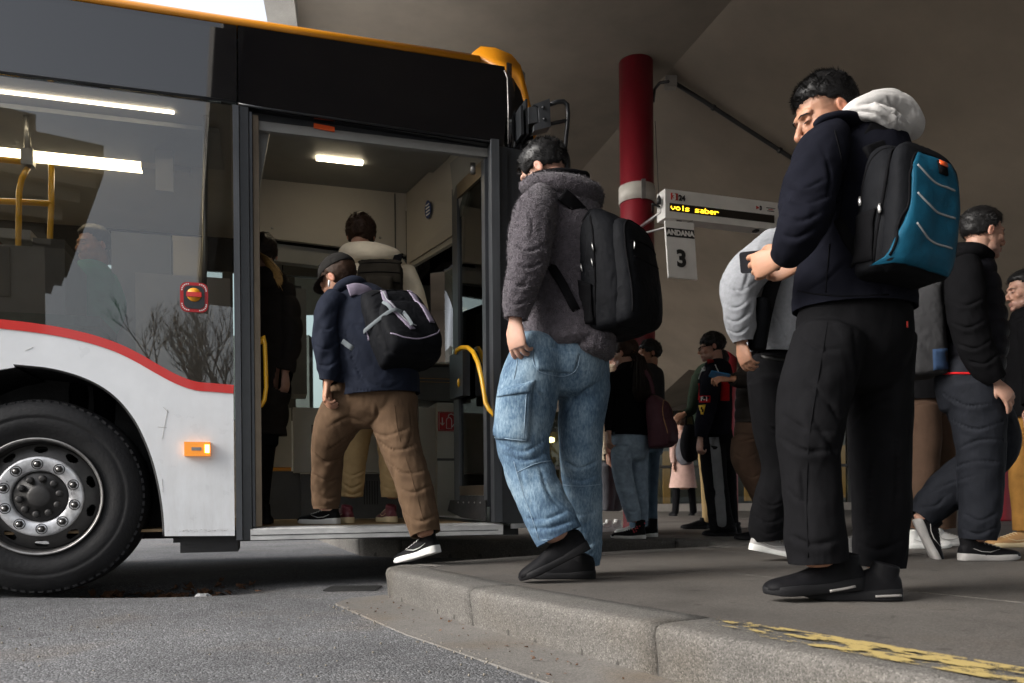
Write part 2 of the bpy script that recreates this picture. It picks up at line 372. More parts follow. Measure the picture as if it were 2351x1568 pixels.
# --- canopy: folded concrete plates
F1 = Vector((0.889, 9.486, 4.25)); F2 = Vector((1.773, 6.295, 4.25)); LP = Vector((2.658, 14.0, 2.46))
fd = (F2 - F1).normalized(); nB = (F2 - F1).cross(LP - F1).normalized()
def onB(x, y): return Vector((x, y, F1.z - (nB.x * (x - F1.x) + nB.y * (y - F1.y)) / nB.z))
Fn = F1 + fd * (-(F1.y + 6) / fd.y * -1) if False else F1 + fd * ((-8 - F1.y) / fd.y)
Ff = F1 + fd * ((17 - F1.y) / fd.y)
canopy = empty('canopy', (1.15, 7.2, 4.25)); tag(canopy, 'folded concrete canopy of beige ceiling plates over the platform', 'canopy')
def plate(name, pts, t, m):
    bm = bmesh.new(); A = [bm.verts.new(p) for p in pts]; B = [bm.verts.new(Vector(p) + Vector((0, 0, t))) for p in pts]; n = len(pts)
    bm.faces.new(A); bm.faces.new(B[::-1])
    for i in range(n): bm.faces.new((A[i], B[i], B[(i + 1) % n], A[(i + 1) % n]))
    return from_bm(name, bm, m, canopy)
EDGE = [Vector((0.95, -8, 4.25)), Vector((-1.86, 6.27, 4.25)), Vector((-3.4, 11.3, 4.25)), Vector((-5.4, 17, 4.25))]
plate('ceiling_plate', EDGE + [Ff, Fn], 0.35, M['ceiling'])
slope_far = [Vector((Ff.x, 17, 0)), Vector((3.2, 17, 0))]
B1 = onB(9.5, -1.0); B2 = onB(9.5, 5); 
pB = [Fn, Ff, onB(2.65, 17), onB(2.95, 13.2), onB(4.3, 11.2), onB(5.6, 9.0), onB(6.9, 5.2), onB(7.6, 0), onB(8.3, -7)]
plate('ceiling_plate', pB, 0.3, M['ceiling_light'])
# next fold rising again behind the low valley
V0 = [Vector(p) for p in pB[2:]]
pC = V0 + [Vector((16, -7, 5.2)), Vector((16, 17, 5.2))]
for i in range(len(V0) - 1):
    a, b = V0[i], V0[i + 1]
    ha, hb = Vector((14 + i * 0.2, a.y + 3.5, 4.6)), Vector((14 + (i + 1) * 0.2, b.y + 3.5, 4.6))
    bm = bmesh.new(); q = [a, b, hb, ha]; A = [bm.verts.new(p) for p in q]; Bv = [bm.verts.new(p + Vector((0, 0, 0.3))) for p in q]
    bm.faces.new(A); bm.faces.new(Bv[::-1])
    for k in range(4): bm.faces.new((A[k], Bv[k], Bv[(k + 1) % 4], A[(k + 1) % 4]))
    from_bm('ceiling_plate', bm, M['ceiling'], canopy)
# edge beam with drain pipe above the bus
bm = bmesh.new()
for a, b in ((EDGE[0], EDGE[1]), (EDGE[1], EDGE[2])):
    d = (b - a).normalized(); s = Vector((d.y, -d.x, 0)); vs_ = []
    for p in (a, b):
        for o, z in ((-0.02, -0.22), (0.2, -0.2), (0.2, 0.002), (-0.02, 0.36)): vs_.append(bm.verts.new(p + s * o + Vector((0, 0, z))))
    for k in range(4): bm.faces.new((vs_[k], vs_[(k + 1) % 4], vs_[4 + (k + 1) % 4], vs_[4 + k]))
    bm.faces.new(vs_[:4]); bm.faces.new(vs_[4:][::-1])
from_bm('edge_beam', bm, M['concrete_trim'], canopy)
# cable pipe on the ceiling from the column
pp = [P(1505, 205, 7.15), P(1512, 188, 7.15), P(1535, 183, 7.1)]
def hitB(x, y, off=0.03):
    u, v = ray(x, y); d = Vector((u, 1, v)); o = Vector((0, 0, CAM_H)); t = nB.dot(F1 - o) / nB.dot(d); return o + d * (t - off * 2)
conduit = empty('ceiling_conduit', hitB(1545, 190)); tag(conduit, 'thin dark cable conduit running down the ceiling from the red column', 'pipe')
tube('pipe', [hitB(1548, 190), hitB(1620, 235), hitB(1720, 300), hitB(1850, 384), hitB(1960, 455)], 0.02, M['steel_dark'], conduit, 8)
for x, y in ((1638, 247), (1790, 345)): tube('clip', [hitB(x - 3, y - 2), hitB(x + 3, y + 2)], 0.028, M['steel_dark'], conduit, 8)
jb = hitB(1540, 190, 0.05); box('junction_box', lambda a, b, c: jb + Vector((a, b, c)), -0.05, 0.05, -0.04, 0.04, -0.05, 0.05, M['concrete_trim'], conduit, 0.006)
tube('cable', [tuple(P(1500, 235, 7.2)), tuple(P(1503, 205, 7.15)), tuple(P(1515, 190, 7.1)), tuple(P(1535, 187, 7.0))], 0.012, M['cable'], conduit, 8)

# --- columns
def column(cx, cy, r, top, label, band=True):
    e = empty('red_column', (cx, cy, 0)); tag(e, label, 'column', 'red columns under the canopy')
    fr = lambda a, p, q: Vector((cx + p, cy + q, a))
    lathe('shaft', [(0, r), (0.02, r), (top * 0.5, r * 1.0), (top, r)], fr, M['red_paint'], e, 40)
    if band:
        zc = CAM_H + (1140 - 453) / FOC * cy
        lathe('band', [(zc - 0.075, r + 0.004), (zc - 0.075, r + 0.012), (zc + 0.075, r + 0.012), (zc + 0.075, r + 0.004)], fr, M['white_paint'], e, 40, cap=False)
        box('clamp', lambda a, b, c: Vector((cx + a + 0.03, cy - r - 0.02 + b, zc + c)), -0.018, 0.018, -0.012, 0.012, -0.085, 0.085, M['steel'], e, 0.003)
    return e
c1 = P(1463, 500, 7.2)
column(c1.x, 7.2, 0.152, 4.26, 'dark red round column with a white band beside the display sign')
c2 = P(1668, 820, 12.0); column(c2.x, 12.0, 0.15, 2.9, 'dark red column seen behind the boy in the racing jacket', False)
c3 = P(2292, 600, 9.5); column(c3.x, 9.5, 0.15, onB(c3.x, 9.5).z + 0.5, 'dark red column behind the young man in the black gilet', False)

# --- display sign and platform number sign
mat('sign_white', (0.8, 0.78, 0.74), 0.5, var=0.08, vscale=6); mat('sign_black', (0.015, 0.015, 0.015), 0.5); mat('sign_red', (0.5, 0.03, 0.02), 0.5)
mat('led', (0.9, 0.5, 0.02), 0.5, emis=(1.0, 0.55, 0.02), estr=1.6); mat('led_panel', (0.02, 0.017, 0.014), 0.3)
def text(name, s, size, fr_o, fr_x, fr_z, m, parent, ext=0.001, bold=0.0, sx=1.0, align='LEFT'):
    cu = bpy.data.curves.new(name, 'FONT'); cu.body = s; cu.size = size; cu.extrude = ext; cu.offset = bold; cu.align_x = align
    o = bpy.data.objects.new('tmp', cu); COL.objects.link(o); dg = bpy.context.evaluated_depsgraph_get(); me = bpy.data.meshes.new_from_object(o.evaluated_get(dg)); bpy.data.objects.remove(o); 
    xa = Vector(fr_x).normalized(); za = Vector(fr_z).normalized(); ya = za; na = xa.cross(ya)
    T = Matrix(((xa.x, ya.x, na.x, fr_o[0]), (xa.y, ya.y, na.y, fr_o[1]), (xa.z, ya.z, na.z, fr_o[2]), (0, 0, 0, 1)))
    me.transform(T @ Matrix.Diagonal((sx, 1, 1, 1)))
    me.materials.clear()
    return link(name, me, m, parent)
SGY = 6.6
ds0 = P(1527, 433, SGY); ds1 = P(1788, 451, SGY + 0.35)      # sign faces camera, turned a little
sx_ = (Vector((ds1.x, ds1.y, 0)) - Vector((ds0.x, ds0.y, 0))); SW = sx_.length; sx_.normalize(); sn = Vector((sx_.y, -sx_.x, 0))
SH = 66 / FOC * SGY
def sf(a, b, c): return Vector((ds0.x, ds0.y, ds0.z - SH)) + sx_ * a - sn * b + Vector((0, 0, c))
disp = empty('display_sign', sf(0, 0, 0)); tag(disp, 'white electronic display sign with amber text hanging beside the red column', 'display sign')
box('casing', sf, 0, SW, 0.0, 0.14, 0, SH, M['sign_white'], disp, 0.008)
box('led_panel', sf, 0.04, SW - 0.05, -0.004, 0.01, SH * 0.24, SH * 0.52, M['led_panel'], disp)
FNT5 = {'v': ['10001', '10001', '10001', '01010', '00100'], 'o': ['01110', '10001', '10001', '10001', '01110'], 'l': ['00100', '00100', '00100', '00100', '00100', '00100', '00100'], 's': ['01111', '10000', '01110', '00001', '11110'], 'a': ['01110', '00001', '01111', '10001', '01111'], 'b': ['10000', '10000', '11110', '10001', '10001', '10001', '11110'], 'e': ['01110', '10001', '11111', '10000', '01110'], 'r': ['10110', '11001', '10000', '10000', '10000'], ' ': ['00000']}
bm = bmesh.new(); cs = SH * 0.022
cxp = 0.05
for ch in 'vols saber':
    rws = FNT5[ch]
    for j, row in enumerate(rws[::-1]):
        for i, c in enumerate(row):
            if c == '1': boxf(bm, sf, cxp + i * cs * 1.5, cxp + (i + 1) * cs * 1.5 - 0.0005, -0.007, -0.0045, SH * 0.29 + j * cs * 1.15, SH * 0.29 + (j + 1) * cs * 1.15 - 0.001)
    cxp += cs * 1.5 * (6 if ch != 'l' else 5)
o = from_bm('led_text', bm, M['led'], disp); tag(o, kind='stuff')
text('logo_digits', '24', SH * 0.26, sf(0.125, -0.003, SH * 0.65), sx_, (0, 0, 1), M['sign_black'], disp, 0.001, 0.003)
text('logo_numeral', '3', SH * 0.3, sf(0.064, -0.0052, SH * 0.645), sx_, (0, 0, 1), M['sign_white'], disp, 0.0008, 0.004)
box('logo_block', sf, 0.052, 0.118, -0.003, 0.002, SH * 0.64, SH * 0.88, M['sign_red'], disp)
text('logo_numeral', '3', SH * 0.2, sf(SW - 0.2, -0.003, SH * 0.66), sx_, (0, 0, 1), M['sign_black'], disp, 0.001, 0.003)
bm = bmesh.new(); q = [sf(SW - 0.235, -0.003, SH * 0.66), sf(SW - 0.235, -0.003, SH * 0.8), sf(SW - 0.2, -0.003, SH * 0.73)]; bm.faces.new([bm.verts.new(p) for p in q]); from_bm('logo_arrow', bm, M['sign_red'], disp)
for k, w_ in enumerate((0.09, 0.05, 0.07)): box('fine_print', sf, SW - 0.085 - w_ / 2, SW - 0.085 + w_ / 2, -0.003, 0.001, SH * (0.76 - k * 0.055), SH * (0.785 - k * 0.055), M['sign_black'] if k != 1 else M['sign_red'], disp)
for a in (0.15, SW - 0.2): box('foot', sf, a - 0.02, a + 0.02, 0.03, 0.08, -0.016, 0, M['steel_dark'], disp)
tube('bracket_arm', [Vector((c1.x, 7.05, sf(0, 0, SH * 0.3).z)), sf(0.01, 0.07, SH * 0.3)], 0.016, M['steel'], disp, 8)
tube('antenna', [sf(-0.03, 0.05, SH * 0.6), sf(-0.06, 0.05, SH * 3.4)], 0.003, M['steel_dark'], disp, 6)
lathe('antenna_base', [(-0.02, 0.02), (0.02, 0.02), (0.05, 0.008)], lambda a, p, q: sf(-0.03 + p, 0.05 + q, SH * 0.6 + a), M['steel_dark'], disp, 12)
tube('cable', [Vector((c1.x + 0.12, 7.08, sf(0, 0, SH * 0.9).z)), sf(-0.09, 0.05, SH * 0.5), sf(-0.02, 0.06, SH * 0.45)], 0.01, M['cable'], disp, 8)
# number sign
n0 = P(1527, 505, SGY); n1 = P(1593, 508, SGY + 0.08); nx_ = Vector((n1.x - n0.x, n1.y - n0.y, 0)); NW = nx_.length; nx_.normalize(); nn = Vector((nx_.y, -nx_.x, 0)); NH = 132 / FOC * SGY
tl = Vector((0.055, 0, -1)).normalized()
def nf(a, b, c): return Vector((n0.x, n0.y, n0.z)) + nx_ * a - nn * b + tl * (NH - c)
nsg = empty('number_sign', nf(0, 0, NH)); tag(nsg, 'white hanging platform sign reading ANDANA 3 below the display', 'sign')
box('board', nf, 0, NW, 0, 0.02, 0, NH, M['sign_white'], nsg, 0.003)
box('header_band', nf, 0.004, NW - 0.004, -0.003, 0.002, NH * 0.72, NH * 0.87, M['sign_black'], nsg)
text('header_text', 'ANDANA', NH * 0.125, nf(NW * 0.5, -0.0042, NH * 0.752), nx_, -tl, M['sign_white'], nsg, 0.0008, 0.003, 0.98, 'CENTER')
text('numeral', '3', NH * 0.4, nf(NW * 0.48, -0.003, NH * 0.215), nx_, -tl, M['sign_black'], nsg, 0.001, 0.008, 1.0, 'CENTER')
tube('hanger', [Vector((c1.x, 7.05, nf(0, 0, NH + 0.03).z)), nf(NW, 0.01, NH + 0.03)], 0.012, M['steel'], nsg, 8)

# --- concourse building at the back, glazed and lit
mat('shop_wall', (0.2, 0.17, 0.14), 0.8, var=0.2, vscale=2); mat('shop_frame', (0.03, 0.028, 0.026), 0.5); mat('shop_plinth', (0.22, 0.2, 0.18), 0.8, var=0.2, vscale=4)
mat('warm_lamp', (1, 0.7, 0.3), 0.5, emis=(1.0, 0.55, 0.2), estr=8.0); mat('tube_lamp', (1, 1, 1), 0.5, emis=(1.0, 0.95, 0.82), estr=2.5); mat('shop_back', (0.22, 0.19, 0.16), 0.8, var=0.5, vscale=1.5)
glass_mat('shop_glass', (0.5, 0.62, 0.6), 1.2)
shop = empty('shop_front', (4, 17, 0)); tag(shop, 'dark glazed shop front with warm light behind the waiting people', 'building')
YS = 16.6
box('plinth', ident, -3.8, 13.5, YS, YS + 0.2, 0, 0.16, M['shop_plinth'], shop)
box('fascia', ident, -3.8, 13.5, YS - 0.05, YS + 0.3, 2.1, 2.75, M['shop_wall'], shop)
box('upper_wall', ident, -3.8, 13.5, YS + 0.1, YS + 0.3, 2.75, 4.6, M['shop_wall'], shop)
box('back_wall', ident, -3.8, 13.5, YS + 3.0, YS + 3.1, 0, 2.7, M['shop_back'], shop)
box('ceiling', ident, -3.8, 13.5, YS + 0.3, YS + 3.0, 2.62, 2.7, M['shop_wall'], shop)
xx = -3.8
while xx < 13.4:
    box('mullion', ident, xx, xx + 0.07, YS - 0.02, YS + 0.1, 0.16, 2.1, M['shop_frame'], shop)
    box('pane', ident, xx + 0.07, xx + 1.2, YS + 0.03, YS + 0.05, 0.16, 2.1, M['shop_glass'], shop)
    xx += 1.2
box('rail', ident, -3.8, 13.5, YS - 0.015, YS + 0.09, 0.9, 0.96, M['shop_frame'], shop)
for k in range(9):
    x = -2.6 + k * 1.9 + random.uniform(-0.4, 0.4); z = random.choice((0.5, 0.9, 1.6))
    lathe('lamp', [(-0.06, 0.02), (-0.04, 0.08), (0.04, 0.08), (0.06, 0.02)], lambda a, p, q, x=x, z=z: Vector((x + p, YS + 1.2 + q, z + a)), M['warm_lamp'], shop, 12)
    box('shelf', ident, x - 0.5, x + 0.4, YS + 1.6, YS + 2.0, 0, z + 0.2, M['shop_back'], shop)
mat('glow_panel', (0.35, 0.16, 0.05), 0.6, emis=(1.0, 0.36, 0.07), estr=0.10, var=0.6, vscale=5)  # orange glowing panels added behind the glass for a warm glow
for xp, w_, z0, z1 in ((1404, .3, .2, 1.5), (1530, .15, .15, 1.3), (1726, .3, .2, 1.2), (1945, .3, .25, 1.4), (2104, .3, .3, 1.6), (2215, .35, .2, 1.0)):
    xd_ = P(xp, 1000, YS + 0.8).x; box('glow_panel', ident, xd_ - w_ / 2, xd_ + w_ / 2, YS + .8, YS + .9, z0, z1, M['glow_panel'], shop, .01)
tl_ = P(2318, 760, 9.0); tr_ = P(2352, 742, 9.6)
tf = empty('tube_light', tl_); tag(tf, 'glowing white fluorescent tube light at the right edge', 'ceiling light')
tube('lamp_tube', [tl_, tl_ + (tr_ - tl_) * 3.0], 0.035, M['tube_lamp'], tf, 10)
tube('housing', [tl_ + Vector((-0.03, 0.03, 0.06)), tl_ + (tr_ - tl_) * 3.1 + Vector((0, 0.03, 0.06))], 0.035, M['shop_frame'], tf, 6)
for a in (0.3, 2.7): tube('hanger', [tl_ + (tr_ - tl_) * a + Vector((0, 0.03, 0.06)), tl_ + (tr_ - tl_) * a + Vector((0, 0.03, 1.2))], 0.006, M['shop_frame'], tf, 6)

# --- wall added beyond the bus bay to block the sky
mat('sky_block', (0.2, 0.2, 0.19), 0.85, var=0.25, vscale=1.2, bump=0.2, bscale=40)
bw = box('sky_block_wall', ident, -26, -3.9, 15.4, 15.7, -0.15, 3.5, M['sky_block'], None, 0.02); tag(bw, 'plain grey wall added beyond the bus bay to block the sky', 'wall')
# --- leaf litter in the dip and grit along the gutter
mat('leaf_brown', (0.10, 0.045, 0.02), 0.9, var=0.5, vscale=60); mat('grit', (0.2, 0.18, 0.15), 0.9, var=0.5, vscale=80); mat('paper_scrap', (0.6, 0.6, 0.6), 0.8)
rs = random.Random(21); bm = bmesh.new(); bm2 = bmesh.new()
def leaf(bmx, x, y, z, L, a, t):
    c_, s_ = math.cos(a), math.sin(a); pts = [(-.5, 0, 0), (-.2, .28, t), (.2, .24, t * .4), (.5, 0, t), (.2, -.26, t * .5), (-.2, -.24, -t * .1)]
    bmx.faces.new([bmx.verts.new((x + (p * c_ - q * s_) * L, y + (p * s_ + q * c_) * L, z + 0.004 + abs(h) * L)) for p, q, h in pts])
for k in range(110):
    x = DIPC.x + rs.gauss(0.05, 0.25); y = DIPC.y + 0.12 + rs.gauss(0, 0.07); leaf(bm, x, y, float(road_z(x, y)), rs.uniform(.03, .08), rs.uniform(0, 6.3), rs.uniform(0, .7))
for k in range(60):
    t = rs.uniform(0, 1); p = Kc[3].lerp(Kc[5], t); nn_ = Vector((-0.85, -0.53)); o = rs.uniform(.02, .24); leaf(bm, p.x + nn_.x * o, p.y + nn_.y * o, -0.143, rs.uniform(.006, .02), rs.uniform(0, 6.3), rs.uniform(0, .5))
o = from_bm('leaf_litter', bm, M['leaf_brown']); tag(o, 'brown leaf litter in the dip of the road and along the gutter', 'leaves', kind='stuff')
for k in range(420):
    if k < 200: t = rs.uniform(0, 1); p = Kc[2].lerp(Kc[5], t); o = .25 + abs(rs.gauss(0, .03)); x, y, z = p.x - .85 * o, p.y - .53 * o, -0.148
    else: x, y, z = rs.uniform(-2.2, .6), rs.uniform(2.0, 3.6), -0.149
    if z < -.1485 and (x + .161) * .85 + (y - 2.95) * .53 > -.27: continue
    r_ = rs.uniform(.0015, .005); m4 = Matrix.Translation((x, y, z + r_ * .4)); bmesh.ops.create_icosphere(bm2, subdivisions=1, radius=r_, matrix=m4)
o = from_bm('grit', bm2, M['grit']); tag(o, 'loose grit on the asphalt', 'grit', kind='stuff')
pc = G(452, 1376, -0.2); bm = bmesh.new(); 
for k in range(3): leaf(bm, pc.x + k * .03, pc.y + .02, float(road_z(pc.x, pc.y)) + .012, .06, k * 1.1, .4)
o = from_bm('paper_scrap', bm, M['paper_scrap']); tag(o, 'crumpled white paper scrap lying in the road dip', 'litter')
# iron drain grate at the kerb foot
gc = G(820, 1352, -0.15); dg_ = empty('drain_grate', gc); tag(dg_, 'dark iron drain grate at the foot of the kerb corner', 'drain')
for k in range(6): box('bar', lambda a, b_, c: Vector((gc.x + a, gc.y + b_, -0.149 + c)), -.16, .12, k * .035 - .1, k * .035 - .082, 0, .008, M['steel_dark'], dg_)
# --- place behind the camera, mirrored in the glass: cornice house, bare tree
mat('stone_house', (0.36, 0.3, 0.22), 0.85, var=0.2, vscale=1.5, bump=0.3, bscale=12); mat('house_glass', (0.03, 0.035, 0.04), 0.1)
house = empty('stone_house', (-10, -20, -0.15)); tag(house, 'stone town house with a heavy cornice opposite the bus', 'building')
box('wall', ident, -30, -1.0, -32, -20, -0.15, 9.0, M['stone_house'], house)
for k, (o, z0, z1) in enumerate(((0.15, 8.3, 8.6), (0.45, 9.0, 9.5), (0.9, 9.5, 9.9), (1.3, 9.9, 10.3), (1.5, 10.3, 11.2))):
    box('cornice', ident, -30, -1.0 + o, -32, -20 + o, z0 + 0.002 * k, z1, M['stone_house'], house, 0.05)
box('roof', ident, -30, -1.2, -32, -20.2, 11.2, 12.4, M['stone_house'], house)
for i in range(7):
    for z in (1.2, 5.0):
        x = -4 - i * 3.6
        w = box('window', ident, x - 0.75, x + 0.75, -20.05, -19.9, z, z + 2.5, M['stone_house'], house); box('pane', ident, x - 0.6, x + 0.6, -19.92, -19.88, z + 0.15, z + 2.35, M['house_glass'], w)
mat('bark', (0.05, 0.04, 0.035), 0.9)
tree = empty('bare_tree', (2.6, -12, -0.15)); tag(tree, 'leafless winter tree across the road', 'tree')
bmT = bmesh.new(); bmB = bmesh.new()
def branch(bm, p, d, L, r, lev):
    n = 4 if lev < 3 else 2; pts = [p.copy()]; q = p.copy(); dd = d.copy()
    for i in range(n):
        dd = (dd + Vector((random.uniform(-.2, .2), random.uniform(-.2, .2), 0.06))).normalized(); q = q + dd * (L / n); pts.append(q.copy())
    tube_bm(bm, pts, [r * (1 - 0.5 * i / n) for i in range(n + 1)], 5 if lev < 3 else 3)
    if lev < 7:
        for k in range(3):
            a = random.uniform(0.35, 1.0); nd = (dd + Vector((random.uniform(-1, 1), random.uniform(-1, 1), random.uniform(-0.2, 0.6))) * a).normalized()
            branch(bmB, pts[random.choice((n // 2, n - 1, n))], nd, L * random.uniform(0.6, 0.8), r * 0.6, lev + 1)
branch(bmT, Vector((2.6, -12, -0.15)), Vector((0, 0, 1)), 2.2, 0.14, 0)
from_bm('trunk', bmT, M['bark'], tree, True); from_bm('crown', bmB, M['bark'], tree, True)
# ================================================================ BUS
mat('bus_white', (0.82, 0.84, 0.86), 0.32, var=0.06, vscale=5, spec=0.5, coat=0.4, rvar=0.08)
def grime(m, z0, z1, col, fac):
    nt = m.node_tree; N = nt.nodes.new; L = nt.links.new; b = nt.nodes['Principled BSDF']; src = b.inputs['Base Color'].links[0].from_socket
    tc = N('ShaderNodeTexCoord'); sx = N('ShaderNodeSeparateXYZ'); L(tc.outputs['Object'], sx.inputs[0]); mr = N('ShaderNodeMapRange'); mr.inputs['From Min'].default_value = z1; mr.inputs['From Max'].default_value = z0; L(sx.outputs[2], mr.inputs['Value'])
    mp = N('ShaderNodeMapping'); mp.inputs['Scale'].default_value = (6, 6, 1.2); L(tc.outputs['Object'], mp.inputs[0]); n = N('ShaderNodeTexNoise'); n.inputs['Scale'].default_value = 4; n.inputs['Detail'].default_value = 8; n.inputs['Roughness'].default_value = .7; L(mp.outputs[0], n.inputs['Vector'])
    r2 = N('ShaderNodeMapRange'); r2.inputs['From Min'].default_value = .38; r2.inputs['From Max'].default_value = .72; r2.inputs['To Max'].default_value = fac; L(n.outputs['Fac'], r2.inputs['Value'])
    mu = N('ShaderNodeMath'); mu.operation = 'MULTIPLY'; L(mr.outputs[0], mu.inputs[0]); L(r2.outputs[0], mu.inputs[1])
    mx = N('ShaderNodeMix'); mx.data_type = 'RGBA'; L(mu.outputs[0], mx.inputs['Factor']); L(src, mx.inputs['A']); mx.inputs['B'].default_value = col + (1,); L(mx.outputs['Result'], b.inputs['Base Color'])
grime(M['bus_white'], 0.1, 1.1, (0.34, 0.31, 0.28), 0.26)
mat('bus_red', (0.62, 0.018, 0.012), 0.35, coat=0.4)
mat('bus_yellow', (0.72, 0.27, 0.006), 0.38, coat=0.3, var=0.08, vscale=4)
mat('bus_black', (0.004, 0.004, 0.005), 0.035, spec=0.75, bump=0.01, bscale=1.2, bdist=0.02)
mat('bus_trim', (0.02, 0.022, 0.025), 0.32, var=0.2, vscale=20)
mat('door_trim', (0.075, 0.08, 0.088), 0.4, metal=0.35, var=0.25, vscale=14, stretch=(1, 1, 0.15), rvar=0.1)
mat('bronze_trim', (0.16, 0.125, 0.09), 0.35, metal=0.8, var=0.15, vscale=10)
mat('rubber', (0.014, 0.014, 0.015), 0.62, var=0.35, vscale=18, bump=0.2, bscale=80, rvar=0.12)
mat('tyre', (0.011, 0.011, 0.012), 0.65, spec=0.3, var=0.5, vscale=9, bump=0.2, bscale=60, rvar=0.15)
mat('rim', (0.075, 0.072, 0.07), 0.5, metal=0.5, var=0.3, vscale=14)
mat('rim_edge', (0.35, 0.34, 0.33), 0.4, metal=0.7, var=0.3, vscale=30)
mat('hub_silver', (0.68, 0.68, 0.69), 0.4, metal=0.6, var=0.35, vscale=22, rvar=0.15)
mat('hub_dark', (0.045, 0.043, 0.042), 0.5, metal=0.4, var=0.3, vscale=20)
mat('nut', (0.05, 0.048, 0.046), 0.4, metal=0.7)
mat('alu', (0.62, 0.62, 0.61), 0.5, metal=0.1, var=0.25, vscale=8, stretch=(1, 1, 4), rvar=0.12)
mat('inner_beige', (0.36, 0.335, 0.30), 0.6, var=0.06, vscale=3, bump=0.1, bscale=300, bdist=0.002)
mat('inner_grey', (0.22, 0.22, 0.212), 0.55, var=0.08, vscale=5, bump=0.25, bscale=280, bdist=0.002)
mat('cab_grey', (0.44, 0.43, 0.385), 0.5, var=0.1, vscale=6, bump=0.3, bscale=260, bdist=0.002)
mat('cab_dark', (0.085, 0.085, 0.082), 0.5, var=0.2, vscale=6)
mat('bus_floor', (0.30, 0.2, 0.1), 0.6, var=0.25, vscale=26, bump=0.1, bscale=200)
mat('pole_yellow', (0.8, 0.42, 0.01), 0.28, coat=0.4)
mat('pole_grey', (0.3, 0.29, 0.27), 0.3, metal=0.8)
mat('orange_line', (0.75, 0.3, 0.01), 0.45)
mat('strip_lamp', (1, 0.95, 0.85), 0.5, emis=(1.0, 0.88, 0.66), estr=4.5)
mat('strip_warm', (1, 0.9, 0.7), 0.5, emis=(1.0, 0.82, 0.52), estr=5.0)
mat('entry_glow', (1, 0.9, 0.7), 0.5, emis=(1.0, 0.84, 0.58), estr=6.5)
mat('amber_lens', (0.85, 0.28, 0.01), 0.15, emis=(1.0, 0.3, 0.01), estr=0.12, coat=0.6)
mat('amber_bulb', (1, 0.6, 0.1), 0.3, emis=(1.0, 0.55, 0.08), estr=6.0)
mat('sticker_red', (0.42, 0.012, 0.016), 0.4); mat('sticker_white', (0.75, 0.75, 0.74), 0.5); mat('sticker_blue', (0.03, 0.06, 0.2), 0.5)
mat('orange_reflector', (0.75, 0.10, 0.02), 0.25, coat=0.5)
mat('seat_fabric', (0.03, 0.055, 0.05), 0.9, var=0.3, vscale=30)
mat('seat_dark', (0.035, 0.036, 0.038), 0.7)
glass_mat('bus_glass', (0.82, 0.82, 0.81), 1.35); glass_mat('door_glass', (0.6, 0.66, 0.63), 1.8); glass_mat('windscreen', (0.62, 0.68, 0.66), 0.3)

BW = Vector((-2.386, 4.0, -0.15)); BD = Vector((0.95759, 0.28814, 0)); BI = Vector((-0.28814, 0.95759, 0)); ZU = Vector((0, 0, 1))
def bf(s, d, h): return BW + BD * s + BI * d + ZU * h
def bp(x, y, d=0.0):
    u, v = ray(x, y); r = Vector((u, 1, v)); o = Vector((0, 0, CAM_H)); p0 = BW + BI * d
    t = BI.dot(p0 - o) / BI.dot(r); q = o + r * t - BW
    return (q.dot(BD), q.z)
def bpx(x, y, d=0.0):
    s, h = bp(x, y, d); return bf(s, d, h)
bus = empty('city_bus', bf(0, 1.27, 0)); tag(bus, 'white, black and yellow city bus stopped with its front door open', 'bus')
NO = []  # keep
H_WIN, H_ROOF, SILL = 2.622, 3.04, 0.325
REAR = -9.2
# window/red band curves (s, h)
redtop = [bp(x, y) for x, y in ((0, 733), (70, 741), (140, 752), (210, 768), (270, 788), (320, 812), (365, 838), (410, 862), (450, 876), (490, 880), (537, 884))]
redtop = [(REAR, 1.40), (-1.6, 1.40), (-0.6, 1.405)] + [(float(a), float(b)) for a, b in crom(redtop, 4)]
def offs(pl, d):
    out = []
    for i, (a, b) in enumerate(pl):
        t = Vector(pl[min(i + 1, len(pl) - 1)]) - Vector(pl[max(i - 1, 0)]); t.normalize(); out.append((a + t.y * d, b - t.x * d))
    return out
redbot = offs(redtop, 0.046)
arch = [bp(x, y) for x, y in ((378, 1231), (374, 1170), (362, 1100), (343, 1035), (310, 965), (262, 908), (200, 870), (120, 846), (30, 836))]
arch = [(float(a), float(b)) for a, b in crom(arch, 5)]
ac = 0.0
arch_l = [(-(a) - 0.02, b) for a, b in arch if a > 0.05][::-1]
s_end = redbot[-1][0]
low = redbot[:] + [(s_end, 0.293), (arch[0][0], 0.299)] + arch + [(-(a) - 0.02, b) for a, b in arch[::-1] if a > 0.05] + [(REAR, 0.30)]
sdf = lambda a, t, b: bf(a, t, b)
prism('side_panel', low, sdf, 0.0, 0.025, M['bus_white'], bus, 0.004)
prism('red_band', redtop + redbot[::-1], sdf, -0.004, 0.02, M['bus_red'], bus)
# arch lip and housing
tube('arch_lip', [bf(a, 0.012, b) for a, b in arch], 0.012, M['rubber'], bus, 8)
prism('wheel_housing', arch + [(-(a) - 0.02, b) for a, b in arch[::-1] if a > 0.05], sdf, 0.55, 0.6, M['rubber'], bus)
bm = bmesh.new(); full = arch + [(-(a) - 0.02, b) for a, b in arch[::-1] if a > 0.05]
A = [bm.verts.new(bf(a, 0.02, b)) for a, b in full]; Bv = [bm.verts.new(bf(a, 0.56, b)) for a, b in full]
for i in range(len(full) - 1): bm.faces.new((A[i], A[i + 1], Bv[i + 1], Bv[i]))
from_bm('wheel_arch', bm, M['rubber'], bus)
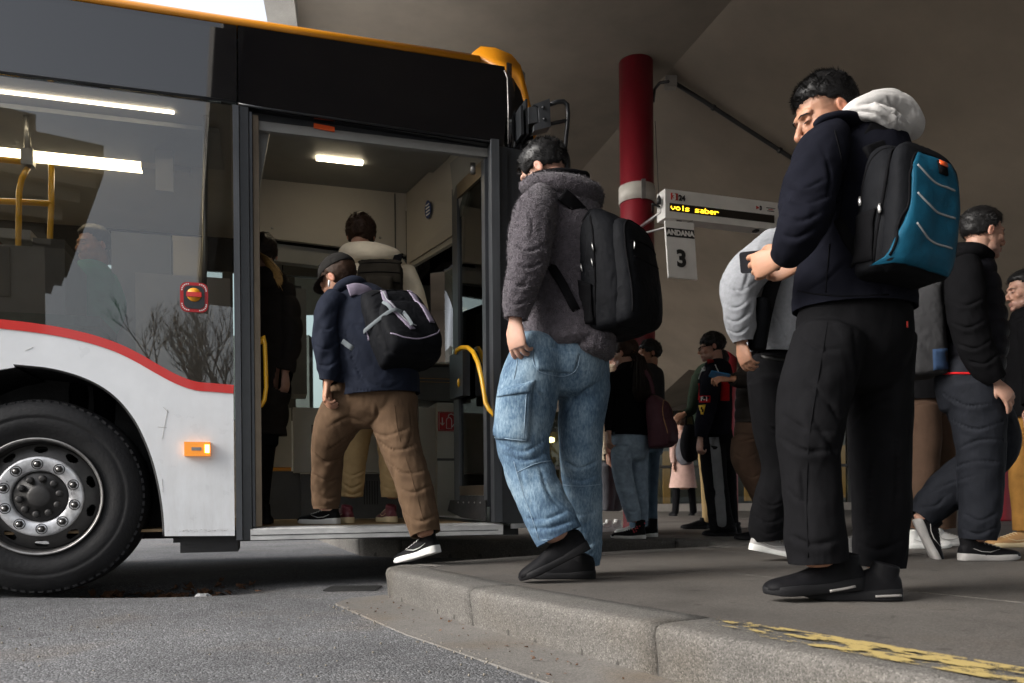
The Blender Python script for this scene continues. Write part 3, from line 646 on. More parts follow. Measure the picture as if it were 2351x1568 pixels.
# scuffs along the foot of the panel
mat('scuff', (0.5, 0.49, 0.48), 0.8)
bm = bmesh.new(); rs = random.Random(3)
for k in range(60):
    a = rs.uniform(0.6, 0.93); b = 0.318 + abs(rs.gauss(0, 0.006)); w = rs.uniform(0.001, 0.006)
    boxf(bm, bf, a, a + w, -0.0016, 0.001, b, b + 0.002)
for (x, y, x2, y2) in ((58, 805, 76, 797), (362, 980, 383, 982), (375, 935, 388, 948), (372, 1100, 374, 1130), (385, 940, 372, 1008), (420, 1218, 430, 1216)):
    p, q = bpx(x, y), bpx(x2, y2); tube_bm(bm, [p - BI * 0.0005, q - BI * 0.0005], 0.0012, 4)
o = from_bm('scuff_marks', bm, M['scuff'], bus); tag(o, kind='stuff')
# side glass, upper panels, seams
sg1 = 0.935
glass_poly = [(a, b + 0.001) for a, b in redtop if a > -1.72] + [(sg1, H_WIN - 0.006), (-1.72, H_WIN - 0.006)]
prism('window_pane', glass_poly, sdf, 0.004, 0.010, M['bus_glass'], bus)
for k in range(3):
    a0 = -1.75 - k * 1.85; prism('window_pane', [(a0, 1.402), (a0, H_WIN - 0.006), (a0 - 1.8, H_WIN - 0.006), (a0 - 1.8, 1.402)], sdf, 0.004, 0.010, M['bus_glass'], bus)
box('rear_panel', bf, REAR, -7.3, 0.0, 0.03, 1.401, H_WIN, M['bus_black'], bus)
sgap = bp(545, 150)[0]
def upper_panel(a0, a1):
    rows = [(0.0, H_WIN + 0.004), (0.0, H_WIN + 0.2), (0.0, H_ROOF - 0.03), (0.004, H_ROOF - 0.004)]
    bm = bmesh.new(); n = 16; ring = []
    for i in range(n + 1):
        a = a0 + (a1 - a0) * i / n; ring.append([bm.verts.new(bf(a, d, h)) for d, h in rows] + [bm.verts.new(bf(a, 0.05, H_ROOF - 0.004)), bm.verts.new(bf(a, 0.05, H_WIN + 0.004))])
    for p, q in zip(ring, ring[1:]):
        for k in range(6): bm.faces.new((p[k], p[(k + 1) % 6], q[(k + 1) % 6], q[k]))
    bm.faces.new(ring[0]); bm.faces.new(ring[-1][::-1])
    return from_bm('upper_panel', bm, M['bus_black'], bus)
for a0, a1 in ((REAR, -4.2), (-4.19, -0.9 - 0.4), (-1.29, sgap - 0.004)): upper_panel(a0, a1)
# panel over the door with the door-head opening line
dtl, dtr = bp(590, 250), bp(1120, 348)
prism('upper_panel', [(sgap + 0.004, H_ROOF - 0.004), (sgap + 0.004, 2.60), (dtl[0], 2.60), (dtr[0] + 0.02, 2.565), (2.46, 2.56), (2.49, 2.9), (2.47, H_ROOF - 0.004)], sdf, 0.0, 0.05, M['bus_black'], bus, 0.004)
tube('panel_edge', [bf(2.468, -0.002, H_ROOF - 0.03), bf(2.486, -0.002, 2.97), bf(2.49, -0.002, 2.8), bf(2.487, -0.002, 2.58)], 0.004, M['rim_edge'], bus, 6)
box('window_seam', bf, REAR, sgap - 0.01, -0.003, 0.006, H_WIN - 0.006, H_WIN + 0.004, M['bus_trim'], bus)
tube('rain_rail', [bf(REAR, -0.012, H_WIN - 0.0), bf(0.6, -0.012, H_WIN - 0.0), bf(sgap - 0.005, -0.014, H_WIN - 0.004)], 0.005, M['bus_trim'], bus, 6)
tube('rain_rail', [bf(sgap + 0.005, -0.012, H_WIN - 0.012), bf(1.1, -0.012, H_WIN - 0.02), bf(2.4, -0.008, 2.575)], 0.006, M['bus_trim'], bus, 6)
# roof with yellow edge
prof = [(0.012, H_ROOF), (-0.002, H_ROOF + 0.004), (-0.003, H_ROOF + 0.03), (0.03, H_ROOF + 0.058), (0.12, H_ROOF + 0.085), (0.14, H_ROOF + 0.086), (0.14, H_ROOF + 0.0)]
roofp = [(0.13, H_ROOF + 0.01), (0.14, H_ROOF + 0.084), (0.4, H_ROOF + 0.11), (1.27, H_ROOF + 0.13), (2.4, H_ROOF + 0.09), (2.55, H_ROOF + 0.02), (2.54, H_ROOF)]
bm = bmesh.new(); rings = [[bm.verts.new(bf(a, d, h)) for d, h in prof] for a in (REAR, -4, 0, 1.2, 2.32)]
for p, q in zip(rings, rings[1:]):
    for k in range(len(prof)): bm.faces.new((p[k], p[(k + 1) % len(prof)], q[(k + 1) % len(prof)], q[k]))
bm.faces.new(rings[0]); bm.faces.new(rings[-1][::-1])
from_bm('roof_edge', bm, M['bus_yellow'], bus, True)
prism('roof', roofp, lambda a, t, b: bf(t, a, b), REAR, 2.5, M['bus_white'], bus)
# front corner pod, running down the windscreen edge as a yellow blade
pod = [(2.27, 3.035), (2.28, 3.10), (2.33, 3.145), (2.42, 3.15), (2.52, 3.125), (2.575, 3.07), (2.61, 2.95), (2.645, 2.8), (2.672, 2.66), (2.66, 2.655), (2.62, 2.78), (2.575, 2.92), (2.53, 2.985), (2.46, 3.012), (2.33, 3.03)]
prism('corner_pod', pod, lambda a, t, b: bf(a, t, b), 0.02, 0.22, M['bus_yellow'], bus, 0.022, 3, True)
# nose: side pillar, curved front, windscreen, header
nose = [(2.49, 0.012), (2.56, 0.03), (2.63, 0.10), (2.68, 0.3), (2.70, 0.8), (2.705, 1.27), (2.70, 1.75), (2.68, 2.25), (2.62, 2.45), (2.5, 2.54)]
def nose_strip(name, h0, h1, m, off=0.0, thick=0.03, i0=0, i1=None, lean=0.0):
    pts = nose[i0:i1]; bm = bmesh.new(); rings = []
    for a, d in pts:
        c = Vector((2.3 - a, 1.27 - d)); c.normalize()
        rings.append([bm.verts.new(bf(a - off - lean * (h - 1.0) + (c.x * t), d + c.y * t * 0.2, h)) for h in (h0, h1) for t in (0, thick)])
    for p, q in zip(rings, rings[1:]):
        for k in ((0, 1), (1, 3), (3, 2), (2, 0)): bm.faces.new((p[k[0]], p[k[1]], q[k[1]], q[k[0]]))
    bm.faces.new([rings[0][k] for k in (0, 1, 3, 2)]); bm.faces.new([rings[-1][k] for k in (0, 2, 3, 1)])
    return from_bm(name, bm, m, bus, True)
nose_strip('destination_box', 2.5, 3.07, M['bus_black'])
nose_strip('windscreen', 1.05, 2.495, M['windscreen'], 0, 0.008, 2, 9)
nose_strip('front_panel', 0.55, 1.045, M['bus_white'])
nose_strip('bumper', 0.30, 0.545, M['bus_white'])
prism('front_pillar', [(2.445, 0.33), (2.445, 2.56), (2.60, 2.55), (2.585, 1.2), (2.565, 0.33)], sdf, 0.0, 0.11, M['bus_trim'], bus, 0.01)
prism('destination_edge', [(2.50, 2.545), (2.485, 3.0), (2.56, 3.0), (2.63, 2.85), (2.66, 2.6), (2.64, 2.545)], sdf, 0.025, 0.12, M['bus_black'], bus, 0.008)
# far side, underside, interior shell
box('far_side_lower', bf, REAR, 2.5, 2.50, 2.54, 0.33, 1.15, M['bus_white'], bus)
box('far_side_upper', bf, REAR, 2.5, 2.50, 2.54, 2.38, 3.03, M['bus_black'], bus)
for a in (REAR, -7.4, -5.6, -3.8, -2.0, -0.2, 0.75, 1.25, 2.42): box('far_pillar', bf, a, a + 0.08, 2.49, 2.545, 1.151, 2.379, M['cab_dark'], bus)
for a0, a1 in ((-7.32, -5.6), (-5.52, -3.8), (-3.72, -2.0), (-1.92, -0.2), (-0.12, 0.75), (0.83, 1.25), (1.33, 2.42)):
    box('far_window', bf, a0, a1, 2.512, 2.52, 1.151, 2.379, M['windscreen'], bus)
box('rear_wall', bf, REAR, REAR + 0.05, 0.031, 2.49, 0.33, 3.03, M['bus_white'], bus)
box('underside', bf, REAR, -0.75, 0.04, 2.49, 0.24, 0.32, M['rubber'], bus)
box('underside', bf, 0.62, 2.56, 0.10, 2.45, 0.258, 0.318, M['rubber'], bus)
box('underside', bf, -0.75, 0.62, 0.6, 1.95, 0.26, 0.318, M['rubber'], bus)
box('underbody_box', bf, 0.66, 0.95, 0.05, 0.4, 0.205, 0.292, M['rubber'], bus, 0.01)
box('floor', bf, REAR + 0.06, 2.3, 0.10, 2.49, 0.319, 0.333, M['bus_floor'], bus)
box('ceiling_panel', bf, REAR + 0.06, 0.96, 0.05, 2.49, 2.66, 2.70, M['inner_beige'], bus)
# perforated duct panel running lengthwise
box('duct_panel', bf, REAR + 0.06, 0.85, 0.42, 0.98, 2.63, 2.655, M['inner_grey'], bus, 0.006)
se1, se2 = bp(400, 262, 0.29)[0], bp(325, 388, 1.09)[0]
for k in range(4):
    box('ceiling_light', bf, se1 - 1.85 - 1.93 * k, se1 - 1.93 * k, 0.275, 0.292, 2.648, 2.659, M['strip_lamp'], bus)
    box('ceiling_light', bf, se2 - 1.6 - 1.7 * k, se2 - 1.7 * k, 1.05, 1.13, 2.615, 2.659, M['strip_warm'], bus)
box('light_fairing', bf, se2 + 0.004, se2 + 0.3, 1.03, 1.15, 2.612, 2.659, M['inner_beige'], bus, 0.004)
# door area ceiling, cab header, front header
box('entry_ceiling', bf, 0.961, 2.42, 0.06, 1.36, 2.745, 2.775, M['inner_grey'], bus)
prism('ceiling_tray', [(1.07, 2.742), (1.10, 2.715), (2.25, 2.715), (2.31, 2.742)], lambda a, t, b: bf(a, t, b), 0.24, 0.86, M['inner_grey'], bus, 0.01, 3)
l0, l1 = bp(727, 377, 0.80), bp(833, 386, 0.80)
box('entry_lamp', bf, l0[0], l1[0], 0.79, 0.835, 2.70, 2.7155, M['entry_glow'], bus, 0.004)
SFH = bp(932, 500, 1.36)[0]
prism('cab_header', [(0.97, 2.75), (0.97, 2.34), (SFH, 2.29), (SFH, 2.75)], sdf, 1.36, 1.40, M['inner_beige'], bus, 0.006)
box('cab_header_seam', bf, SFH - 0.085, SFH - 0.077, 1.352, 1.362, 2.30, 2.735, M['cab_dark'], bus)
for x, y in ((625, 523), (873, 545)):
    s, h = bp(x, y, 1.355); lathe('screw', [(0, 0.011), (-0.006, 0.009)], lambda a, p, q, s=s, h=h: bf(s + p, 1.36 + a, h + q), M['steel'], bus, 12)
prism('cab_lintel', [(0.97, 2.325), (0.97, 2.20), (SFH, 2.15), (SFH, 2.275)], sdf, 1.42, 1.5, M['inner_grey'], bus, 0.006)
prism('notice_plate', [(SFH - 0.26, 2.27), (SFH - 0.26, 2.17), (SFH - 0.02, 2.16), (SFH - 0.02, 2.26)], sdf, 1.408, 1.418, M['inner_beige'], bus)
SF = bp(932, 500, 1.36)[0]
def ff_(a, b, c): return bf(2.37 + (SF - 2.37) * (a - 0.09) / 1.27 + b + 0.12 * (2.7 - c) * (1.36 - a), a, c)      # front header plane, leaning forward going down
box('front_header', ff_, 0.09, 1.352, 0.0, 0.03, 2.18, 2.742, M['inner_beige'], bus, 0.006)
box('front_header_flap', ff_, 0.09, 0.55, -0.02, -0.002, 2.30, 2.66, M['inner_grey'], bus, 0.006)
prism('front_hatch', [(0.62, 2.22), (0.62, 2.32), (0.72, 2.36), (1.2, 2.31), (1.3, 2.21)], lambda a, t, b: ff_(a, t, b), -0.012, -0.001, M['inner_beige'], bus, 0.004)
bm = bmesh.new(); vs_ = [bm.verts.new(ff_(0.97 + 0.05 * math.cos(t * math.pi / 12), -0.003, 2.50 + 0.062 * math.sin(t * math.pi / 12))) for t in range(24)]; bm.faces.new(vs_); o = from_bm('round_notice', bm, M['sticker_blue'], bus)
for k in range(4): box('notice_bar', ff_, 0.94, 1.0, -0.0045, -0.0035, 2.462 + k * 0.022, 2.471 + k * 0.022, M['sticker_white'], o)
# entry side wall fillet at the left
prism('entry_side_post', [(0.962, 2.74), (1.17, 2.74), (1.06, 2.1), (1.04, 0.34), (0.962, 0.34)], sdf, 0.10, 0.16, M['inner_grey'], bus, 0.01)
# door-head valve flap, orange reflector
p0, p1 = bp(720, 284, 0.05), bp(768, 299, 0.05)
prism('reflector', [(p0[0], p0[1]), (p1[0], p0[1] - 0.008), (p1[0], p0[1] - 0.034), (p0[0], p0[1] - 0.026)], sdf, 0.04, 0.056, M['orange_reflector'], bus, 0.003)
s, h = bp(850, 303, 0.06); lathe('door_valve', [(-0.012, 0.045), (0.0, 0.05), (0.02, 0.04)], lambda a, p, q: bf(s + p, 0.10 + q, h - a), M['rubber'], bus, 20)
box('door_head_rail', bf, 1.06, 2.42, 0.051, 0.085, 2.51, 2.56, M['inner_grey'], bus, 0.006)
box('door_head_cover', bf, 1.0, 2.44, 0.051, 0.10, 2.561, 2.744, M['bus_trim'], bus)
# cab furniture seen through the door
def cabp(name, x0, y0, x1, y1, d, t, m, bev=0.02, par=None):
    a, b = bp(x0, y0, d), bp(x1, y1, d)
    return box(name, bf, a[0], b[0], d, d + t, min(a[1], b[1]), max(a[1], b[1]), m, par or bus, bev, 3)
cabp('cab_panel', 605, 935, 670, 1072, 1.25, 0.2, M['cab_grey'])
cabp('cab_panel', 605, 1082, 690, 1192, 1.22, 0.2, M['cab_dark'])
cabp('orange_line', 607, 1073, 669, 1081, 1.23, 0.2, M['orange_line'], 0.002)
cabp('cab_door', 673, 935, 975, 1085, 1.10, 0.2, M['cab_grey'], 0.03)
cabp('cab_door_foot', 690, 1088, 975, 1188, 1.16, 0.2, M['cab_dark'], 0.02)
cabp('door_handle_recess', 715, 975, 790, 997, 1.092, 0.02, M['cab_dark'], 0.006)
for k in range(6): cabp('vent_slot', 835 + k * 6, 1104, 838 + k * 6, 1158, 1.157, 0.01, M['rubber'], 0)
cabp('dash_side', 962, 935, 1002, 1150, 1.04, 0.25, M['cab_grey'], 0.02)
ex = cabp('dash_panel', 1003, 924, 1075, 1183, 0.97, 0.3, M['cab_grey'], 0.02)
cabp('dash_groove', 1004, 1052, 1074, 1058, 0.966, 0.01, M['cab_dark'], 0)
cabp('dash_top', 890, 838, 1090, 922, 1.02, 0.4, M['cab_dark'], 0.03)
cabp('dash_ledge', 935, 828, 1090, 838, 0.98, 0.5, M['cab_grey'], 0.01)
cabp('yellow_line', 958, 868, 1060, 871, 1.012, 0.012, M['orange_line'], 0); cabp('yellow_line', 958, 876, 1060, 879, 1.012, 0.012, M['orange_line'], 0)
cabp('cab_rail', 611, 905, 650, 955, 1.24, 0.1, M['cab_dark'], 0.01)
cabp('fare_machine', 655, 660, 705, 905, 1.5, 0.3, M['cab_dark'], 0.04)
cabp('driver_seat_back', 668, 655, 693, 860, 1.75, 0.5, M['seat_dark'], 0.05)
cabp('cab_partition', 605, 590, 650, 905, 1.9, 0.05, M['cab_dark'], 0.01)
cabp('cab_blind', 650, 575, 960, 652, 2.3, 0.05, M['cab_dark'], 0.01)
lathe('steering_wheel', [(-0.014, 0.205), (0.0, 0.222), (0.014, 0.205), (0.0, 0.19), (-0.014, 0.2049)], lambda a, p, q: bf(1.95 + a * 0.5 + q * 0.5, 1.75 + p, 1.28 + a * 0.8 - q * 0.5 + 0.0), M['rubber'], bus, 32)
# extinguisher sticker
e0, e1 = bp(1006, 945, 0.962), bp(1049, 990, 0.962)
sk = prism('extinguisher_sign', [(e0[0], e1[1]), (e0[0], e0[1]), (e1[0], e0[1]), (e1[0], e1[1])], sdf, 0.963, 0.968, M['sticker_red'], bus, 0.0015)
EW = e1[0] - e0[0]; EH = e0[1] - e1[1]
def sk_f(a, b, c): return bf(e0[0] + a * EW, 0.961 - b, e1[1] + c * EH)
tube('icon_border', [sk_f(a, 0, c) for a, c in ((0.05, 0.05), (0.05, 0.95), (0.95, 0.95), (0.95, 0.05))], 0.0018, M['sticker_white'], sk, 4, True)
tube('icon_arrow', [sk_f(0.22, 0, 0.7), sk_f(0.22, 0, 0.33)], 0.004, M['sticker_white'], sk, 5); tube('icon_arrow', [sk_f(0.12, 0, 0.42), sk_f(0.22, 0, 0.3), sk_f(0.32, 0, 0.42)], 0.003, M['sticker_white'], sk, 5)
tube('icon_bottle', [sk_f(a, 0, c) for a, c in ((0.44, 0.14), (0.44, 0.6), (0.5, 0.68), (0.58, 0.72), (0.66, 0.68), (0.72, 0.6), (0.72, 0.14))], 0.0028, M['sticker_white'], sk, 5, True)
tube('icon_hose', [sk_f(a, 0, c) for a, c in ((0.54, 0.74), (0.56, 0.84), (0.7, 0.9), (0.85, 0.82), (0.9, 0.6), (0.86, 0.38), (0.74, 0.22))], 0.0032, M['sticker_white'], sk, 5)
# sill
sl0 = bp(575, 1210)[0]; sl1 = bp(1150, 1200)[0]
prism('door_sill', [(-0.01, 0.268), (-0.012, 0.325), (0.0, 0.331), (0.12, 0.336), (0.12, 0.27)], lambda a, t, b: bf(t, a, b), sl0, sl1 + 0.01, M['alu'], bus, 0.004)
box('sill_groove', bf, sl0 + 0.004, sl1 - 0.02, -0.0135, -0.008, 0.292, 0.296, M['bus_trim'], bus)
# left door posts and folded leaf
for x0, x1, dd0, m in ((538, 552, -0.016, 'door_trim'), (554, 574, -0.010, 'bus_trim')):
    a, b = bp(x0, 700)[0], bp(x1, 700)[0]; box('door_post', bf, a, b, dd0, 0.06, 0.27, 2.60, M[m], bus, 0.007, 3)
for x0, x1, dd0, m in ((576, 582, 0.0, 'door_trim'), (583, 597, 0.03, 'bronze_trim')):
    a, b = bp(x0, 700)[0], bp(x1, 700)[0]; box('door_post', bf, a, b, dd0, 0.10, 0.34, 2.58, M[m], bus, 0.005, 2)
lf = box('door_leaf', bf, bp(584, 700, 0.1)[0], bp(596, 700, 0.1)[0], 0.105, 0.62, 0.36, 2.50, M['bus_trim'], bus, 0.01); 
hp = [(597, 790), (599, 775), (604, 772), (608, 790), (610, 840), (611, 890), (607, 918), (600, 930), (596, 933)]
tube('grab_handle', [bpx(x, y, 0.06) for x, y in hp], 0.012, M['pole_yellow'], lf, 10)
# right door leaf: glazed frame swung inwards
a0 = Vector((bp(1130, 700, 0.0)[0], 0.0)); a1v = Vector((bp(1046, 700, 0.58)[0], 0.58)); ld = (a1v - a0); LW = ld.length; ld.normalize(); lnv = Vector((-ld.y, ld.x))
def lff(a, b, c):
    q = a0 + ld * a + lnv * b; return bf(q.x, q.y, c)
leaf = empty('door_leaf', lff(0, 0, 0.4)); leaf.parent = bus; leaf.matrix_parent_inverse = Matrix.Translation(-world_loc(bus)); 
LT = 2.50
box('leaf_stile', lff, 0.05, 0.10, -0.02, 0.02, 0.43, LT, M['door_trim'], leaf, 0.004)
box('leaf_stile', lff, LW - 0.09, LW, -0.02, 0.02, 0.43, LT, M['door_trim'], leaf, 0.004)
box('leaf_top_rail', lff, 0.101, LW - 0.091, -0.02, 0.02, LT - 0.09, LT, M['bronze_trim'], leaf, 0.004)
box('leaf_bottom_rail', lff, 0.101, LW - 0.091, -0.02, 0.02, 0.50, 0.56, M['bronze_trim'], leaf, 0.004)
box('leaf_glass', lff, 0.101, LW - 0.091, -0.004, 0.004, 0.561, LT - 0.091, M['door_glass'], leaf)
box('leaf_foot', lff, 0.101, LW - 0.02, -0.022, 0.018, 0.43, 0.499, M['rubber'], leaf, 0.004)
prism('rubber_skirt', [(0.05, 0.345), (0.05, 0.47), (LW + 0.05, 0.47), (LW + 0.1, 0.40), (LW * 0.75, 0.36)], lambda a, t, b: lff(a, t, b), 0.024, 0.032, M['rubber'], leaf, 0.003)
for k in range(5): lathe('bolt', [(0, 0.006), (0.006, 0.005)], lambda a, p, q, k=k: lff(0.12 + k * 0.09 + p, 0.034 + a, 0.455 + q), M['steel'], leaf, 8)
# handle, bracket, knob on the leaf (cab side faces the rear)
box('handle_bracket', lff, 0.30, LW - 0.06, 0.021, 0.07, 1.12, 1.40, M['bus_trim'], leaf, 0.015, 3)
dd = 0.30
hp = [(1048, 812), (1050, 803), (1060, 798), (1074, 798), (1086, 808), (1097, 832), (1106, 868), (1112, 905), (1115, 925), (1123, 940), (1133, 950), (1134, 957)]
hpd = [0.40, 0.38, 0.34, 0.28, 0.22, 0.16, 0.10, 0.06, 0.04, 0.02, 0.0, 0.0]
tube('grab_handle', [bpx(x, y, d) for (x, y), d in zip(hp, hpd)], 0.0145, M['pole_yellow'], leaf, 12)
s, h = bp(1062, 880, 0.36); lathe('knob', [(0, 0.022), (0.012, 0.03), (0.03, 0.03), (0.038, 0.022)], lambda a, p, q: bf(s - a * 0.9 + q * 0.25, 0.36 - a * 0.35 + q * 0.6, h + p), M['pole_yellow'], leaf, 8, False)
# right post of the doorway
for x0, x1, dd0, m in ((1128, 1146, -0.03, 'door_trim'), (1148, 1166, -0.012, 'bus_trim')):
    a, b = bp(x0, 700)[0], bp(x1, 700)[0]; box('door_post', bf, a, b, dd0, 0.08, 0.34, 2.585 if dd0 < -0.02 else 2.555, M[m], bus, 0.012, 3)
lathe('hinge', [(-0.03, 0.018), (0.03, 0.018)], lambda a, p, q: bf(2.30 + p, 0.12 + q, 2.46 + a), M['steel'], bus, 10)
# mirror arm
def mir(x, y, d): return bpx(x, y, d)
ma = empty('mirror_arm', mir(1230, 270, -0.05)); ma.parent = bus; ma.matrix_parent_inverse = Matrix.Translation(-world_loc(bus))
def mpoly(name, pts, d0, d1, m, bev=0.006):
    return prism(name, [bp(x, y, d0) for x, y in pts], sdf, d0, d1, m, ma, bev)
mpoly('mount_plate', ((1195, 242), (1201, 242), (1203, 308), (1197, 308)), -0.09, 0.06, M['bus_trim'])
mpoly('mount_plate', ((1206, 227), (1211, 227), (1214, 307), (1209, 307)), -0.09, 0.10, M['bus_trim'])
mpoly('hinge_block', ((1213, 246), (1232, 243), (1235, 280), (1214, 284)), -0.10, 0.0, M['door_trim'])
mpoly('arm_plate', ((1224, 240), (1262, 226), (1265, 290), (1226, 300), (1226, 287), (1238, 280), (1236, 244)), -0.11, -0.03, M['door_trim'])
for x, y in ((1247, 247), (1250, 274)): lathe('bolt', [(0, 0.011), (-0.008, 0.009)], lambda a, p, q, x=x, y=y: bf(bp(x, y, -0.11)[0] + p, -0.11 + a, bp(x, y, -0.11)[1] + q), M['bus_trim'], ma, 10)
cl = [(1262, 240), (1280, 234), (1294, 233), (1302, 240), (1304, 260), (1303, 285), (1300, 310), (1297, 345), (1293, 390)]
tube('tube', [mir(x, y, -0.07) for x, y in cl], 0.0135, M['bus_trim'], ma, 12); tube('tube', [mir(1264, 284, -0.07), mir(1300, 277, -0.07)], 0.0115, M['bus_trim'], ma, 10)
bm = bmesh.new(); bmesh.ops.create_icosphere(bm, subdivisions=3, radius=1.0)
mc = mir(1287, 385, -0.05)
for v in bm.verts: c = v.co.copy(); v.co = mc + BD * (c.x * 0.05) + BI * (c.y * 0.11) + ZU * (c.z * 0.10)
from_bm('mirror_housing', bm, M['bus_trim'], ma, True)
# side indicator
i0, i1 = bp(424, 1015), bp(484, 1048)
ind = empty('side_indicator', bf(i0[0], 0, i1[1])); ind.parent = bus; ind.matrix_parent_inverse = Matrix.Translation(-world_loc(bus))
def inf(a, b, c): return bf(i0[0] + a * (i1[0] - i0[0]), b, i1[1] + c * (i0[1] - i1[1]))
box('lens', inf, 0, 1, -0.03, 0.0, 0, 1, M['amber_lens'], ind, 0.012, 3)
box('bulb', inf, 0.8, 0.96, -0.033, -0.0295, 0.25, 0.8, M['amber_bulb'], ind, 0.001)
box('reflector', inf, 0.28, 0.66, -0.0325, -0.0295, 0.4, 0.62, M['steel'], ind, 0.001)
# emergency valve on the glass
vs0 = bp(446, 683)
val = empty('emergency_valve', bf(vs0[0], 0, vs0[1])); val.parent = bus; val.matrix_parent_inverse = Matrix.Translation(-world_loc(bus))
def rr(w, h, r, n=6):
    out = []
    for cx_, cy_, a0_ in ((w - r, h - r, 0), (-w + r, h - r, 90), (-w + r, -h + r, 180), (w - r, -h + r, 270)):
        for k in range(n + 1): t = R(a0_ + 90 * k / n); out.append((cx_ + r * math.cos(t), cy_ + r * math.sin(t)))
    return out
def ring_sh(w, h, r): return [(vs0[0] + a, vs0[1] + b) for a, b in rr(w, h, r)]
prism('valve_plate', ring_sh(0.069, 0.078, 0.035), sdf, -0.006, 0.0035, M['sticker_red'], val, 0.002)
prism('valve_well', ring_sh(0.052, 0.061, 0.03), sdf, -0.0085, -0.0055, M['bus_trim'], val, 0.001)
lathe('valve_knob', [(0, 0.036), (-0.004, 0.036)], lambda a, p, q: bf(vs0[0] + p, -0.009 + a, vs0[1] + 0.012 + q), M['orange_line'], val, 24)
box('valve_grip', bf, vs0[0] - 0.037, vs0[0] + 0.037, -0.022, -0.0135, vs0[1] + 0.0, vs0[1] + 0.024, M['bus_red'], val, 0.004)
bm = bmesh.new()
for k, (a, b) in enumerate(rr(0.06, 0.069, 0.032, 5)):
    boxf(bm, bf, vs0[0] + a - 0.003, vs0[0] + a + 0.003, -0.0072, -0.0062, vs0[1] + b - 0.003, vs0[1] + b + 0.003)
o = from_bm('valve_lettering', bm, M['sticker_white'], val); tag(o, kind='stuff')
# saloon things behind the side glass
def ptube(name, pts, d, r, m): return tube(name, [bpx(x, y, d) for x, y in pts], r, M[m], bus, 10)
ptube('pole', ((58, 195), (62, 300), (64, 385)), 0.5, 0.018, 'pole_grey')
ptube('pole', ((64, 385), (50, 410), (44, 440), (42, 560), (42, 640)), 0.5, 0.016, 'pole_yellow')
ptube('pole', ((118, 380), (118, 470), (114, 560), (116, 700)), 0.55, 0.016, 'pole_yellow')
ptube('pole', ((-60, 460), (50, 464), (122, 468)), 0.55, 0.017, 'pole_yellow'); ptube('pole', ((-60, 362), (0, 366), (60, 372)), 0.5, 0.017, 'pole_yellow')
box('pole_clamp', lambda a, b, c: bpx(65, 365, 0.5) + BD * a + BI * b + ZU * c, -0.03, 0.03, -0.03, 0.03, -0.04, 0.05, M['pole_grey'], bus, 0.01)
wbx = cabp('wheel_box', -120, 552, 150, 740, 0.35, 0.55, M['cab_dark'], 0.04); cabp('wheel_box_frame', -120, 556, 22, 680, 0.33, 0.03, M['seat_dark'], 0.02); cabp('wheel_box_lid', -10, 522, 70, 550, 0.5, 0.3, M['inner_grey'], 0.015)
cabp('waste_bin', 75, 545, 150, 720, 0.5, 0.3, M['seat_dark'], 0.03)
cabp('seat_cushion', -60, 712, 230, 750, 0.25, 0.5, M['seat_fabric'], 0.03)
cabp('monitor', 356, 318, 398, 440, 0.75, 0.06, M['inner_beige'], 0.01)
cabp('partition_panel', 310, 625, 530, 900, 0.62, 0.04, M['inner_beige'], 0.03); cabp('seat_back', 255, 530, 395, 900, 0.95, 0.12, M['inner_grey'], 0.06)
cabp('saloon_frame', 395, 540, 470, 900, 1.9, 0.06, M['inner_beige'], 0.01)
ptube('pole', ((472, 265), (470, 560), (468, 700)), 0.3, 0.014, 'pole_grey')
